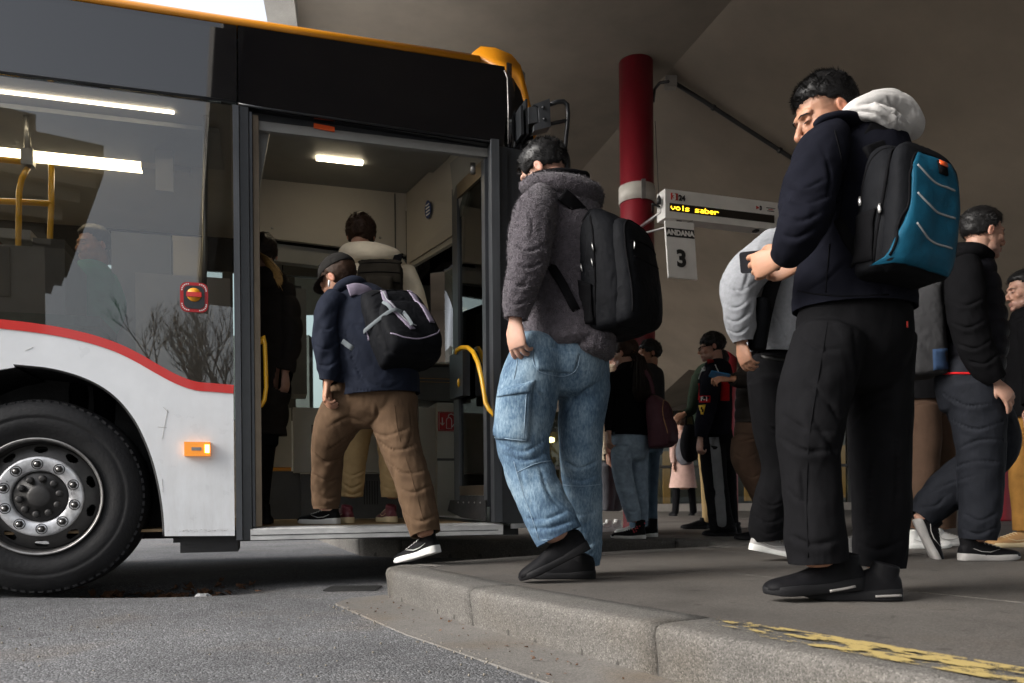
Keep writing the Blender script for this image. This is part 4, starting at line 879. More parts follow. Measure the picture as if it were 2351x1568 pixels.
# wheel
def wheel(s0, h0, par):
    w = empty('wheel', bf(s0, 0.1, h0)); w.parent = par; w.matrix_parent_inverse = Matrix.Translation(-world_loc(par))
    fr = lambda a, p, q: bf(s0 + p, a, h0 + q)
    RT = 0.5
    lathe('tyre', [(0.36, 0.29), (0.355, 0.36), (0.345, 0.45), (0.325, 0.485), (0.28, 0.5), (0.1, 0.5), (0.062, 0.492), (0.045, 0.478), (0.03, 0.452), (0.02, 0.42), (0.019, 0.405), (0.0225, 0.40), (0.019, 0.392), (0.018, 0.37), (0.022, 0.345), (0.03, 0.325), (0.036, 0.305), (0.04, 0.296)], fr, M['tyre'], w, 96, cap=False)
    bmt = bmesh.new()
    for k in range(76):
        t = 2 * math.pi * k / 76; c, s_ = math.cos(t), math.sin(t)
        f2 = lambda a, b, cc, c=c, s_=s_: bf(s0 + b * c - a * s_, cc, h0 + b * s_ + a * c)
        boxf(bmt, f2, -0.012, 0.012, 0.466, 0.4905, 0.047, 0.058)
    o = from_bm('tread_blocks', bmt, M['tyre'], w); tag(o, kind='stuff')
    lathe('rim_edge', [(0.042, 0.290), (0.024, 0.298), (0.022, 0.291), (0.045, 0.279), (0.046, 0.288)], fr, M['rim_edge'], w, 96, cap=False)
    lathe('rim_barrel', [(0.045, 0.284), (0.09, 0.272), (0.2, 0.268), (0.2, 0.25)], fr, M['rim'], w, 72, cap=False)
    # disc with hand holes
    bmd = bmesh.new(); rad = np.linspace(0.186, 0.268, 15); na = 240; dep = lambda r: 0.062 + 0.03 * ((r - 0.186) / 0.082) ** 1.5
    vs_ = [[bmd.verts.new(fr(dep(r), r * math.cos(2 * math.pi * k / na), r * math.sin(2 * math.pi * k / na))) for k in range(na)] for r in rad]
    for i in range(len(rad) - 1):
        for k in range(na):
            rm = (rad[i] + rad[i + 1]) / 2; ph = ((k + 0.5) / na * 10) % 1 - 0.5; arc = ph / 10 * 2 * math.pi * 0.24
            if ((rm - 0.241) / 0.018) ** 2 + (arc / 0.032) ** 2 < 1: continue
            bmd.faces.new((vs_[i][k], vs_[i][(k + 1) % na], vs_[i + 1][(k + 1) % na], vs_[i + 1][k]))
    from_bm('disc', bmd, M['rim'], w, True)
    lathe('nut_ring', [(0.064, 0.196), (0.052, 0.204), (0.044, 0.2), (0.042, 0.19), (0.043, 0.137), (0.05, 0.131), (0.07, 0.128)], fr, M['hub_silver'], w, 72, cap=False)
    for k in range(10):
        t = 2 * math.pi * (k + 0.5) / 10 + 0.05; px, py = 0.165 * math.cos(t), 0.165 * math.sin(t)
        f3 = lambda a, p, q, px=px, py=py: bf(s0 + px + p, a, h0 + py + q)
        lathe('nut_cup', [(0.0425, 0.027), (0.0405, 0.0275), (0.0405, 0.024), (0.0425, 0.023)], f3, M['hub_dark'], w, 20, cap=False)
        n_ = lathe('wheel_nut', [(0.043, 0.0195), (0.03, 0.0185), (0.026, 0.014), (0.026, 0.009)], f3, M['nut'], w, 6, False)
        lathe('stud', [(0.027, 0.009), (0.018, 0.008)], f3, M['steel'], n_, 10)
    lathe('hub', [(0.072, 0.134), (0.062, 0.125), (0.05, 0.115), (0.046, 0.06), (0.035, 0.055), (0.03, 0.045), (0.027, 0.02)], fr, M['hub_dark'], w, 48)
    for k in range(10):
        t = 2 * math.pi * k / 10 + 0.15; px, py = 0.092 * math.cos(t), 0.092 * math.sin(t)
        f3 = lambda a, p, q, px=px, py=py: bf(s0 + px + p, a, h0 + py + q)
        lathe('hub_bolt', [(0.049, 0.0185), (0.04, 0.0185), (0.032, 0.0145), (0.03, 0.008)], f3, M['hub_dark'], w, 12)
    return w
wheel(0.0, 0.512, bus); wheel(-5.95, 0.512, bus)
# ================================================================ PEOPLE TOOLS
from mathutils.bvhtree import BVHTree
_rng = np.random.RandomState(11); _lat = _rng.rand(32, 32, 32).astype(np.float64)
def vnoise(p):
    p = np.asarray(p, float); i = np.floor(p).astype(int); f = p - i; f = f * f * (3 - 2 * f); i0 = i & 31; i1 = (i + 1) & 31
    x0, y0, z0 = i0[..., 0], i0[..., 1], i0[..., 2]; x1, y1, z1 = i1[..., 0], i1[..., 1], i1[..., 2]; fx, fy, fz = f[..., 0], f[..., 1], f[..., 2]
    a = _lat[x0, y0, z0] * (1 - fx) + _lat[x1, y0, z0] * fx; b = _lat[x0, y1, z0] * (1 - fx) + _lat[x1, y1, z0] * fx
    c = _lat[x0, y0, z1] * (1 - fx) + _lat[x1, y0, z1] * fx; d = _lat[x0, y1, z1] * (1 - fx) + _lat[x1, y1, z1] * fx
    return ((a * (1 - fy) + b * fy) * (1 - fz) + (c * (1 - fy) + d * fy) * fz) * 2 - 1
VIEW = np.array([0.0, 1.0, 0.0])
def rings_to_mesh(rings):
    rings = [np.asarray(r) for r in rings]; n = len(rings); k = len(rings[0])
    V = np.concatenate(rings + [rings[0].mean(0)[None], rings[-1].mean(0)[None]]); F = []
    for i in range(n - 1):
        for j in range(k): F.append((i * k + j, i * k + (j + 1) % k, (i + 1) * k + (j + 1) % k, (i + 1) * k + j))
    c0, c1 = n * k, n * k + 1
    for j in range(k):
        F.append((c0, (j + 1) % k, j)); F.append((c1, (n - 1) * k + j, (n - 1) * k + (j + 1) % k))
    return V, F
def loft3(pts, rads, n=5, seg=24, ft=9.0, fa=0.8, seed=0.0, sup=2.0, cap=0.3, shrink=1.0, axis=VIEW):
    """pts: world points; rads: (side, depth, fold amplitude) in metres"""
    rows = np.hstack([np.asarray(pts, float), np.asarray(rads, float)]); c = crom(rows, n)
    m = len(c); T = np.gradient(c[:, :3], axis=0); T /= np.maximum(1e-9, np.linalg.norm(T, axis=1))[:, None]
    L = np.concatenate([[0], np.cumsum(np.linalg.norm(np.diff(c[:, :3], axis=0), axis=1))])
    th = np.arange(seg) / seg * 2 * math.pi; ct, st = np.cos(th), np.sin(th)
    if sup != 2.0:
        e = 2.0 / sup; ct = np.sign(ct) * np.abs(ct) ** e; st = np.sign(st) * np.abs(st) ** e
    rings = []; prev = None
    for i in range(m):
        d = axis - T[i] * np.dot(T[i], axis); ln = np.linalg.norm(d)
        if ln < 0.25 and prev is not None: d = prev - T[i] * np.dot(T[i], prev); ln = np.linalg.norm(d)
        d = d / max(ln, 1e-6); prev = d; s = np.cross(T[i], d)
        a, b = max(c[i, 3], 1e-4) * shrink, max(c[i, 4], 1e-4) * shrink
        r = np.ones(seg)
        if c[i, 5] > 0 and shrink == 1.0:
            q = np.stack([np.full(seg, L[i] * ft + seed * 7.3) + np.cos(th) * fa * 1.3, np.cos(th) * fa + seed * 3.1, np.sin(th) * fa + seed], -1)
            q = q + 0.35 * vnoise(q * 0.7 + 3.0)[:, None]
            f = 1.5 * np.abs(vnoise(q)) - 0.5 + 0.5 * vnoise(q * 1.7 + 5.0); r = r + 0.5 * c[i, 5] * f / max(0.5 * (a + b), 0.01)
        rings.append(c[i, :3] + (s[None] * (ct * a * r)[:, None] + d[None] * (st * b * r)[:, None]))
    if cap:
        r0, r1 = rings[0], rings[-1]; c0, c1 = r0.mean(0), r1.mean(0); h0 = min(c[0, 3], c[0, 4]) * cap * shrink; h1 = min(c[-1, 3], c[-1, 4]) * cap * shrink
        rings = [c0 + (r0 - c0) * 0.6 - T[0] * h0, c0 + (r0 - c0) * 0.9 - T[0] * h0 * 0.45] + rings + [c1 + (r1 - c1) * 0.9 + T[-1] * h1 * 0.45, c1 + (r1 - c1) * 0.6 + T[-1] * h1]
    return rings_to_mesh(rings)
def loft(rows, Y0, shrink=1.0, dflt=0.0, **kw):
    """rows: (x, y, dz, half-width px, half-depth px[, fold m]) surveyed on the photograph at depth Y0 + dz"""
    pts, rads = [], []
    for r in rows:
        Y = Y0 + r[2]; k = Y / FOC; pts.append(P(r[0], r[1], Y)); rads.append((r[3] * k, r[4] * k, r[5] if len(r) > 5 else dflt))
    return loft3(pts, rads, shrink=shrink, **kw)
def ell(c, r, M3=None, seg=20, ringn=12):
    """ellipsoid; M3 columns = axes"""
    th = np.arange(seg) / seg * 2 * math.pi; rings = []
    for i in range(1, ringn):
        a = math.pi * i / ringn; rings.append(np.stack([np.cos(th) * math.sin(a) * r[0], np.sin(th) * math.sin(a) * r[1], np.full(seg, math.cos(a) * r[2])], -1))
    V, F = rings_to_mesh(rings); V[-2] = (0, 0, r[2]); V[-1] = (0, 0, -r[2])
    if M3 is not None: V = V @ np.asarray(M3).T
    return V + np.asarray(c), F
def ellp(x, y, dz, rx, ry, rz, Y0, rot=0.0):
    """ellipsoid in px: rx wide, rz high, ry deep"""
    Y = Y0 + dz; k = Y / FOC; c, s = math.cos(rot), math.sin(rot)
    return ell(np.array(P(x, y, Y)), (rx * k, ry * k, rz * k), np.array([[c, 0, s], [0, 1, 0], [-s, 0, c]]))
def remesh(parts, voxel, smooth=4, sf=0.5):
    V = []; F = []; o = 0
    for v, f in parts:
        V.append(np.asarray(v)); F += [tuple(int(i) + o for i in q) for q in f]; o += len(v)
    V = np.concatenate(V)
    me = bpy.data.meshes.new('t'); me.from_pydata(V.tolist(), [], F)
    bm = bmesh.new(); bm.from_mesh(me)
    bm.to_mesh(me); bm.free(); me.update()
    ob = bpy.data.objects.new('t', me); COL.objects.link(ob)
    md = ob.modifiers.new('r', 'REMESH'); md.mode = 'VOXEL'; md.voxel_size = voxel; md.adaptivity = 0.0
    if smooth:
        ms = ob.modifiers.new('s', 'SMOOTH'); ms.factor = sf; ms.iterations = smooth
    dg = bpy.context.evaluated_depsgraph_get(); ev = ob.evaluated_get(dg); out = bpy.data.meshes.new_from_object(ev)
    bpy.data.objects.remove(ob); bpy.data.meshes.remove(me)
    return out
def vget(me):
    a = np.empty(len(me.vertices) * 3); me.vertices.foreach_get('co', a); return a.reshape(-1, 3)
def nget(me):
    a = np.empty(len(me.vertices) * 3); me.vertices.foreach_get('normal', a); return a.reshape(-1, 3)
def vset(me, v):
    me.vertices.foreach_set('co', np.ascontiguousarray(v).ravel()); me.update()
def wrinkle(me, amp, scale, stretch=(1, 1, 1), seed=0, ridge=False, octv=2):
    v = vget(me); n = nget(me); p = v * scale * np.array(stretch) + seed * 11.7
    f = 0; a = 1.0
    for o in range(octv):
        q = vnoise(p + 0.8 * vnoise(p * 0.5 + 9)[:, None]); f = f + a * ((2.2 * np.abs(q) - 0.7) if ridge else q); p = p * 2.03 + 3.1; a *= 0.5
    vset(me, v + n * (0.45 * amp * f)[:, None])
def creases(ob, lines, depth=0.010, w=0.011):
    """press folds into a garment along lines surveyed on the picture: a valley with a raised lip below it"""
    me = ob.data; tree = bvh(ob); v = vget(me); n = nget(me); tot = np.zeros(len(v))
    for ln in lines:
        k = 1.0
        if isinstance(ln[-1], (int, float)): k = ln[-1]; ln = ln[:-1]
        pts = []
        for p in crom(ln, 8):
            h, nn = drop(tree, p[0], p[1])
            if h is not None: pts.append(h)
        if len(pts) < 3: continue
        Q = np.array([tuple(q) for q in pts]); m = len(Q); near = np.where((v > Q.min(0) - .08).all(1) & (v < Q.max(0) + .08).all(1))[0]
        if not len(near): continue
        dv = v[near][:, None] - Q[None]; dist = np.linalg.norm(dv, axis=2); j = dist.argmin(1); ds = dist[np.arange(len(near)), j]
        T = np.gradient(Q, axis=0); T /= np.linalg.norm(T, axis=1)[:, None] + 1e-9; sd = np.cross(T[j], n[near]); sg = (dv[np.arange(len(near)), j] * sd).sum(1)
        env = np.sin(np.pi * np.clip((j + 0.5) / m, 0.02, 0.98)) ** 0.6
        tot[near] += 1.4 * k * depth * env * (0.55 + 0.45 * vnoise(Q * 25 + 4.0))[j] * (-1.15 * np.exp(-(ds / (w * .5)) ** 2) + 0.7 * np.exp(-((sg - 1.6 * w) / (1.3 * w)) ** 2) * np.exp(-(ds / (3.5 * w)) ** 2) + 0.25 * np.exp(-((sg + 1.8 * w) / (1.6 * w)) ** 2) * np.exp(-(ds / (3.5 * w)) ** 2))
    vset(me, v + n * tot[:, None])
def ext(rows, Y, L=0.05):
    """run a sleeve or leg on past its hem, to be cut off square"""
    a, b = rows[-2], rows[-1]; d = math.hypot(b[0] - a[0], b[1] - a[1]) * (Y + b[2]) / FOC; k = L / max(d, 0.01)
    return list(rows) + [(b[0] + (b[0] - a[0]) * k, b[1] + (b[1] - a[1]) * k, b[2] + (b[2] - a[2]) * k, b[3], b[4])]
def hemcut(me, rows, Y, th=0.007, rfac=1.7):
    a, b = P(rows[-2][0], rows[-2][1], Y + rows[-2][2]), P(rows[-1][0], rows[-1][1], Y + rows[-1][2]); n = (b - a).normalized(); rad = max(rows[-1][3], rows[-1][4]) * Y / FOC * rfac
    bm = bmesh.new(); bm.from_mesh(me); vs_ = [v for v in bm.verts if (v.co - b).length < rad + 0.06 and (v.co - b).dot(n) > -0.03 and ((v.co - b) - n * (v.co - b).dot(n)).length < rad]
    st = set(vs_); fs = [f for f in bm.faces if all(v in st for v in f.verts)]; es = [e for e in bm.edges if e.verts[0] in st and e.verts[1] in st]
    r = bmesh.ops.bisect_plane(bm, geom=vs_ + es + fs, plane_co=b, plane_no=n, clear_outer=True)
    be = [e for e in bm.edges if e.is_boundary and all(abs((v.co - b).dot(n)) < 0.004 for v in e.verts)]
    if be:
        c = sum((v.co for e in be for v in e.verts), Vector()) / (2 * len(be)); off = 0.0
        for step, (ins, upz) in enumerate(((th, 0.0), (0.0, 0.04))):
            r = bmesh.ops.extrude_edge_only(bm, edges=be); be = [g for g in r['geom'] if isinstance(g, bmesh.types.BMEdge)]
            for v in {v for e in be for v in e.verts}:
                rd = v.co - c; rd -= n * rd.dot(n); L = rd.length
                if L > ins: v.co -= rd * (ins / L)
                v.co -= n * upz
    bmesh.ops.recalc_face_normals(bm, faces=bm.faces); bm.to_mesh(me); bm.free(); me.update()
def garment(name, parts, m, par, voxel=0.007, smooth=3, wr=(), post=None):
    me = remesh(parts, voxel, smooth)
    for w in wr: wrinkle(me, **w)
    if post: post(me)
    return link(name, me, m, par, True)
def frame(f, up=(0, 0, 1)):
    """columns right, forward, up from a facing direction"""
    f = np.asarray(f, float); f /= np.linalg.norm(f); u = np.asarray(up, float); r = np.cross(f, u); r /= np.linalg.norm(r); u = np.cross(r, f)
    return np.stack([r, f, u], 1)
def rotz2(v, pitch):
    pass
# ---- head
HEAD = [((0, -.014, .036), (.0755, .097, .086)), ((0, .030, -.020), (.063, .064, .078)), ((0, .040, -.075), (.047, .050, .040)), ((0, .080, -.104), (.019, .016, .015)), ((0, .074, .020), (.052, .022, .020)),
        ((.043, .058, -.028), (.022, .024, .020)), ((-.043, .058, -.028), (.022, .024, .020)), ((.048, .022, -.075), (.012, .03, .022)), ((-.048, .022, -.075), (.012, .03, .022)),
        ((0, .092, -.070), (.024, .0105, .0075)), ((0, .090, -.083), (.021, .011, .008)), ((.013, .098, -.043), (.0095, .012, .0085)), ((-.013, .098, -.043), (.0095, .012, .0085)),
        ((.031, .080, -.002), (.0145, .0125, .011)), ((-.031, .080, -.002), (.0145, .0125, .011))]
def head_parts(c, Mx, sc=1.0):
    out = []
    for p, r in HEAD: out.append(ell(np.asarray(c) + Mx @ (np.array(p) * sc), np.array(r) * sc, Mx))
    pts = [np.asarray(c) + Mx @ (np.array(p) * sc) for p in ((0, .086, .012), (0, .100, -.012), (0, .114, -.036), (0, .104, -.045))]
    out.append(loft3(pts, [(r * sc, r * sc, 0) for r in (.008, .0085, .0125, .009)], n=3, seg=12, axis=Mx[:, 0]))
    for s in (-1, 1):
        e = np.array([[1, 0, 0], [0, .97, .25], [0, -.25, .97]]); e2 = Mx @ e
        out.append(ell(np.asarray(c) + Mx @ (np.array((s * .079, -.012, -.006)) * sc), np.array((.009, .0165, .028)) * sc, e2))
    return out
def face_sculpt(me, c, Mx, sc=1.0):
    v = vget(me); l = (v - np.asarray(c)) @ Mx / sc
    def push(p, s, d):
        nonlocal l
        w = np.exp(-(((l - np.array(p)) / np.array(s)) ** 2).sum(1)); l = l + w[:, None] * np.array(d)
    near = (np.abs(l) < 0.16).all(1)
    l0 = l.copy()
    for s in (-1, 1):
        push((s * .018, .090, .004), (.008, .012, .012), (0, -.007, 0)); push((s * .033, .094, .008), (.018, .010, .0045), (0, -.006, 0)); push((s * .034, .094, -.016), (.016, .010, .006), (0, -.004, 0))
        push((s * .079 + s * .012, -.008, -.004), (.006, .009, .016), (-s * .007, 0, 0))
        push((s * .026, .092, -.052), (.01, .01, .014), (0, -.003, 0)); push((s * .05, .06, -.06), (.016, .02, .018), (-s * .004, 0, 0))
    push((0, .104, -.0765), (.024, .012, .0026), (0, -.005, 0)); push((0, .098, -.094), (.02, .012, .006), (0, -.004, 0)); push((0, .104, -.056), (.004, .01, .008), (0, -.002, 0))
    l[~near] = l0[~near]
    vset(me, np.asarray(c) + (l * sc) @ Mx.T)
def hair_cap(c, Mx, sc, hairline, thick, par, m, nst=2600, ln=0.025, seed=1, comb=(0, .4, .3), up=0.5, name='hair', base_noise=0.003, wst=0.0009):
    """short hair: shell on the cranium above hairline(x, y) plus combed strands"""
    rs = np.random.RandomState(seed); nu, nv = 72, 44
    th = np.arange(nu) / nu * 2 * math.pi; V = []; idx = {}; F = []
    cr_c = np.array((0, -.014, .036)); cr_r = np.array((.0755, .097, .086))
    U, W = np.meshgrid(th, np.linspace(0.03, math.pi * 0.86, nv)); dirs = np.stack([np.cos(U) * np.sin(W), np.sin(U) * np.sin(W), np.cos(W)], -1)
    base = cr_c + dirs * cr_r; hl = hairline(base[..., 0], base[..., 1]) + .006 * vnoise(base * 120 + 2.0) + .004 * vnoise(base * 40); t = thick(base); ins = base[..., 2] - hl
    edge = np.clip(ins / 0.012, -1, 1); nz = vnoise(base * 70 + seed * 3)
    off = np.where(ins > -0.002, 0.0015 + t * np.clip(edge, 0.15, 1) + base_noise * nz * np.clip(edge, 0, 1), -0.012)
    pts = base + dirs * off[..., None]
    P3 = np.asarray(c) + (pts * sc).reshape(-1, 3) @ Mx.T
    keep = ins > -0.008
    for i in range(nv - 1):
        for j in range(nu):
            q = (i, j), (i + 1, j), (i + 1, (j + 1) % nu), (i, (j + 1) % nu)
            if all(keep[a, b] for a, b in q): F.append([a * nu + b for a, b in q])
    top = len(P3); P3 = np.vstack([P3, np.asarray(c) + ((cr_c + np.array((0, 0, .086 + t[0].mean()))) * sc) @ Mx.T])
    for j in range(nu): F.append([top, j, (j + 1) % nu])
    V = P3.tolist()
    # strands
    k = 0; SV = []; n0 = len(V); SF = []
    for _ in range(nst * 4):
        if k >= nst: break
        i = rs.randint(0, nv); j = rs.randint(0, nu)
        if rs.rand() > math.sin(W[i, 0]) + 0.1 or ins[i, j] < -0.004: continue
        d = dirs[i, j]; b = base[i, j] + d * t[i, j] * 0.5 + rs.normal(0, .0025, 3)
        l_ = ln * (0.25 + 0.75 * min(1, t[i, j] / 0.012)) * (0.6 + 0.7 * rs.rand())
        cl_ = vnoise(np.array([b * 55, b * 55 + 17, b * 55 + 31])); cm = np.array(comb(b) if callable(comb) else comb) + cl_ * .9 + rs.normal(0, .15, 3); cm = cm - d * np.dot(cm, d); g = cm + d * up; g /= np.linalg.norm(g)
        p1 = b + (d * 0.6 + g * 0.4) * l_ * 0.5; p2 = p1 + g * l_ * 0.5; sd = np.cross(g, d); sn_ = np.linalg.norm(sd)
        if sn_ < 1e-5: continue
        sd = sd / sn_ * wst; q = [b - sd, b + sd, p1 - sd * .8, p1 + sd * .8, p2]
        a = n0 + len(SV); SV += q; SF += [[a, a + 1, a + 3, a + 2], [a + 2, a + 3, a + 4]]; k += 1
    if SV: V += (np.asarray(c) + (np.array(SV) * sc) @ Mx.T).tolist(); F += SF
    return mesh(name, V, F, m, par, True)
def hair_clumps(c, Mx, sc, par, m, n, zone, L, r, comb, lift=0.6, seed=1):
    """locks of hair: tapered bent tufts rooted where zone(dir) allows"""
    rs = np.random.RandomState(seed); bm = bmesh.new(); k = 0; cr_c = np.array((0, -.014, .036)); cr_r = np.array((.0755, .097, .086))
    for _ in range(n * 8):
        if k >= n: break
        d = rs.normal(0, 1, 3); d /= np.linalg.norm(d); b = cr_c + d * cr_r
        z = zone(b)
        if z <= 0 or rs.rand() > z: continue
        cm = np.array(comb(b)) + rs.normal(0, .28, 3); cm = cm - d * np.dot(cm, d); cm /= np.linalg.norm(cm) + 1e-6; l_ = L * (0.6 + 0.6 * rs.rand()) * (0.5 + 0.5 * z)
        p0 = b + d * .002; p1 = p0 + (d * lift + cm * .6) * l_ * .4; p2 = p1 + (d * lift * .3 + cm) * l_ * .35; p3 = p2 + (cm - d * .35) * l_ * .3
        tube_bm(bm, [Vector(np.asarray(c) + Mx @ (q * sc)) for q in (p0, p1, p2, p3)], [r * sc, r * 1.05 * sc, r * .7 * sc, r * .12 * sc], 4); k += 1
    o = from_bm('hair_locks', bm, m, par, True); tag(o, kind='stuff'); return o
def pile(ob, m, n, L, w, seed=1, name='fleece_pile'):
    """short soft fibres standing on a fleece"""
    me = ob.data; v = vget(me); nn = nget(me); rs = np.random.RandomState(seed); i = rs.randint(0, len(v), n); b = v[i] + rs.normal(0, .002, (n, 3)); cl = np.stack([vnoise(b * 60), vnoise(b * 60 + 9), vnoise(b * 60 + 21)], 1)
    g = nn[i] * .7 + cl * 1.0 + rs.normal(0, .35, (n, 3)) + np.array((0, 0, -.25)); g /= np.linalg.norm(g, axis=1)[:, None]; s = np.cross(g, rs.normal(0, 1, (n, 3))); s /= np.linalg.norm(s, axis=1)[:, None]
    ln = L * (0.5 + rs.rand(n))[:, None]; V = np.stack([b - s * w, b + s * w, b + g * ln * .6 + s * w * .7, b + g * ln], 1).reshape(-1, 3); F = np.arange(4 * n).reshape(-1, 4)
    o = mesh(name, V, F.tolist(), m, ob, False); tag(o, kind='stuff'); return o
def face_marks(c, Mx, sc, par, brow_m, down=True, glasses=None):
    """eyebrows, lash lines and eyes"""
    Lw = lambda p: Vector(np.asarray(c) + Mx @ (np.array(p) * sc))
    for s in (-1, 1):
        tube('eyebrow', [Lw((s * .014, .099, .017)), Lw((s * .028, .0965, .0205)), Lw((s * .042, .087, .0178)), Lw((s * .050, .078, .012))], [.0018 * sc, .0025 * sc, .0021 * sc, .0008 * sc], brow_m, par, 6)
        tube('eyelashes', [Lw((s * .018, .0915, -.0055)), Lw((s * .026, .0945, -.0065)), Lw((s * .036, .0925, -.0065)), Lw((s * .044, .086, -.0045))], [.0006 * sc, .0014 * sc, .0014 * sc, .0006 * sc], brow_m, par, 5)
        if not down:
            v, f = ell(Lw((s * .031, .0845, -.003)), np.array((.0105, .0095, .006)) * sc, Mx, 14, 8); mesh('eye', v, f, M['eye'], par, True)
# ---- hand: local x to the fingers, y to the thumb, z out of the back
def hand_parts(wrist, xd, zd, sc=1.0, left=True, curl=(0.35, 0.4, 0.45, 0.5), thumb=0.4, spread=0.08):
    x = np.asarray(xd, float); x /= np.linalg.norm(x); z = np.asarray(zd, float); z = z - x * np.dot(z, x); z /= np.linalg.norm(z); y = np.cross(z, x)
    if left: y = -y
    A = np.stack([x, y, z], 1); w = np.asarray(wrist, float); T = lambda p: w + A @ (np.array(p) * sc)
    out = [loft3([T((-.03, 0, 0)), T((.0, 0, 0)), T((.03, .002, .002)), T((.07, 0, .004)), T((.098, -.002, .002))], [(a * sc, b * sc, 0) for a, b in ((.027, .021), (.027, .019), (.036, .0165), (.042, .0145), (.038, .011))], n=4, seg=16, axis=A[:, 2])]
    fy = (.030, .0105, -.010, -.029); fl = (.072, .080, .075, .058); fr = (.0088, .0092, .0088, .0078)
    for k in range(4):
        p = np.array((.092 - abs(k - 1) * .003, fy[k], .001)); a = 0.0; pts = [np.array((.075, fy[k] * 0.95, .0)), p.copy()]; sp = (1.2 - k) * spread
        for j, fr_ in enumerate((.45, .30, .25)):
            a += curl[k] * (1.1, 1.35, 0.9)[j]; d = np.array((math.cos(a) * math.cos(sp), math.sin(sp) * math.cos(a), -math.sin(a))); p = p + d * fl[k] * fr_; pts.append(p.copy())
        out.append(loft3([T(q) for q in pts], [(r * fr[k] * sc, r * fr[k] * sc, 0) for r in (1.0, 1.08, 1.0, .95, .75)], n=4, seg=12, axis=A[:, 1]))
    tp = [(.018, .020, -.004), (.042, .040, -.012), (.066, .050 - .01 * thumb, -.020 - .012 * thumb), (.088, .050 - .03 * thumb, -.026 - .022 * thumb)]
    out.append(loft3([T(q) for q in tp], [(r * sc, r * sc, 0) for r in (.015, .0135, .0105, .0085)], n=4, seg=12, axis=A[:, 2]))
    return out
# ---- shoe: local x to the toe, y left, z up, heel at origin
def shoe(par, pos, yaw_dir, pitch=0.0, L=0.29, mats=('shoe_black', 'shoe_black', 'shoe_black'), wscale=1.0, style='trainer', collar=0.085, sole=0.032, seed=0, roll=0.0):
    yd = np.array((yaw_dir[0], yaw_dir[1], 0.0)); yd /= np.linalg.norm(yd); zz = np.array((0, 0, 1.0)); cp, sp = math.cos(pitch), math.sin(pitch)
    x = yd * cp - zz * sp; z = yd * sp + zz * cp; y = np.cross(z, x); A = np.stack([x, y, z], 1); w = np.asarray(pos, float); k = L / 0.29
    T = lambda p: w + A @ (np.array(p) * k)
    sec = [(-.004, .024, .07), (.02, .034, .092), (.06, .037, .100), (.10, .037, .092), (.14, .040, .078), (.18, .045, .064), (.22, .046, .056), (.255, .041, .050), (.277, .029, .042), (.288, .012, .032)]
    rings = []; seg = 20; th = np.arange(seg) / seg * 2 * math.pi
    for xx, hw, zt in crom(sec, 3):
        ring = []
        for t in th:
            c_, s_ = math.cos(t), math.sin(t); zc = sole * 0.7; hh = zt - zc
            ring.append(T((xx, hw * wscale * np.sign(c_) * abs(c_) ** 0.75, zc + (hh * s_ if s_ > 0 else 0.01 * s_))))
        rings.append(np.array(ring))
    parts = [rings_to_mesh(rings)]
    parts.append(loft3([T((.045, 0, .05)), T((.042, 0, .085)), T((.036, 0, collar + .03))], [(.036 * k * wscale, .044 * k, 0), (.034 * k * wscale, .043 * k, 0), (.033 * k * wscale, .042 * k, 0)], n=3, seg=18, axis=x, cap=0.1))
    me = remesh(parts, 0.0048, 3); up = link('shoe', me, M[mats[0]], par, True)
    outl = [(-.008, .0), (-.004, .022), (.015, .034), (.05, .038), (.10, .036), (.15, .041), (.2, .047), (.24, .044), (.268, .032), (.284, .017), (.290, .0)]
    pl = [(a, b * wscale) for a, b in crom(outl, 3)]; pl = pl + [(a, -b) for a, b in pl[::-1][1:-1]]
    bm = bmesh.new(); rr_ = []
    for lev, (zz_, o) in enumerate(((0.0, -.003), (.004, .001), (sole * 0.55, .003), (sole * 0.95, .0015), (sole, -.004))):
        rr_.append([bm.verts.new(T((a * (1 + o * 1.5) , b * (1 + o * 10), zz_ * (1 - .5 * min(1, max(0, (a - .17) / .11)) ** 2) + max(0, a - .2) ** 2 * 1.3 + 0.004 * (zz_ / sole) * math.cos(a * 22)))) for a, b in pl])
    n = len(pl)
    for p, q in zip(rr_, rr_[1:]):
        for i in range(n): bm.faces.new((p[i], p[(i + 1) % n], q[(i + 1) % n], q[i]))
    bm.faces.new(rr_[0][::-1]); bm.faces.new(rr_[-1])
    from_bm('sole', bm, M[mats[1]], up, True)
    bmh = BVHTree.FromPolygons([v.co for v in me.vertices], [p.vertices for p in me.polygons])
    def onup(xx, yy, off):
        q = T((xx, yy, 0.2)); h = bmh.ray_cast(Vector(q), Vector(-z)); 
        return (h[0] + Vector(z) * off) if h[0] is not None else Vector(T((xx, yy, .05)))
    if style in ('trainer', 'laced'):
        for i in range(5):
            xx = .105 + i * .019; tube('lace', [onup(xx, -.024, .001), onup(xx + .004, -.01, .003), onup(xx + .004, .01, .003), onup(xx, .024, .001)], .0026 * k, M[mats[2]], up, 6)
    if style == 'trainer':
        for s in (-1, 1):
            def side(xx, zz_):
                q = T((xx, s * .12, zz_)); h = bmh.ray_cast(Vector(q), Vector(-y * s)); return (h[0] + Vector(y * s) * .0008) if h[0] is not None else Vector(T((xx, s * .04, zz_)))
            tube('side_stripe', [side(.04, .06), side(.08, .045), side(.12, .042), side(.17, .055)], [.002, .004, .005, .002], M[mats[2]], up, 6, flat=0.5)
    return up
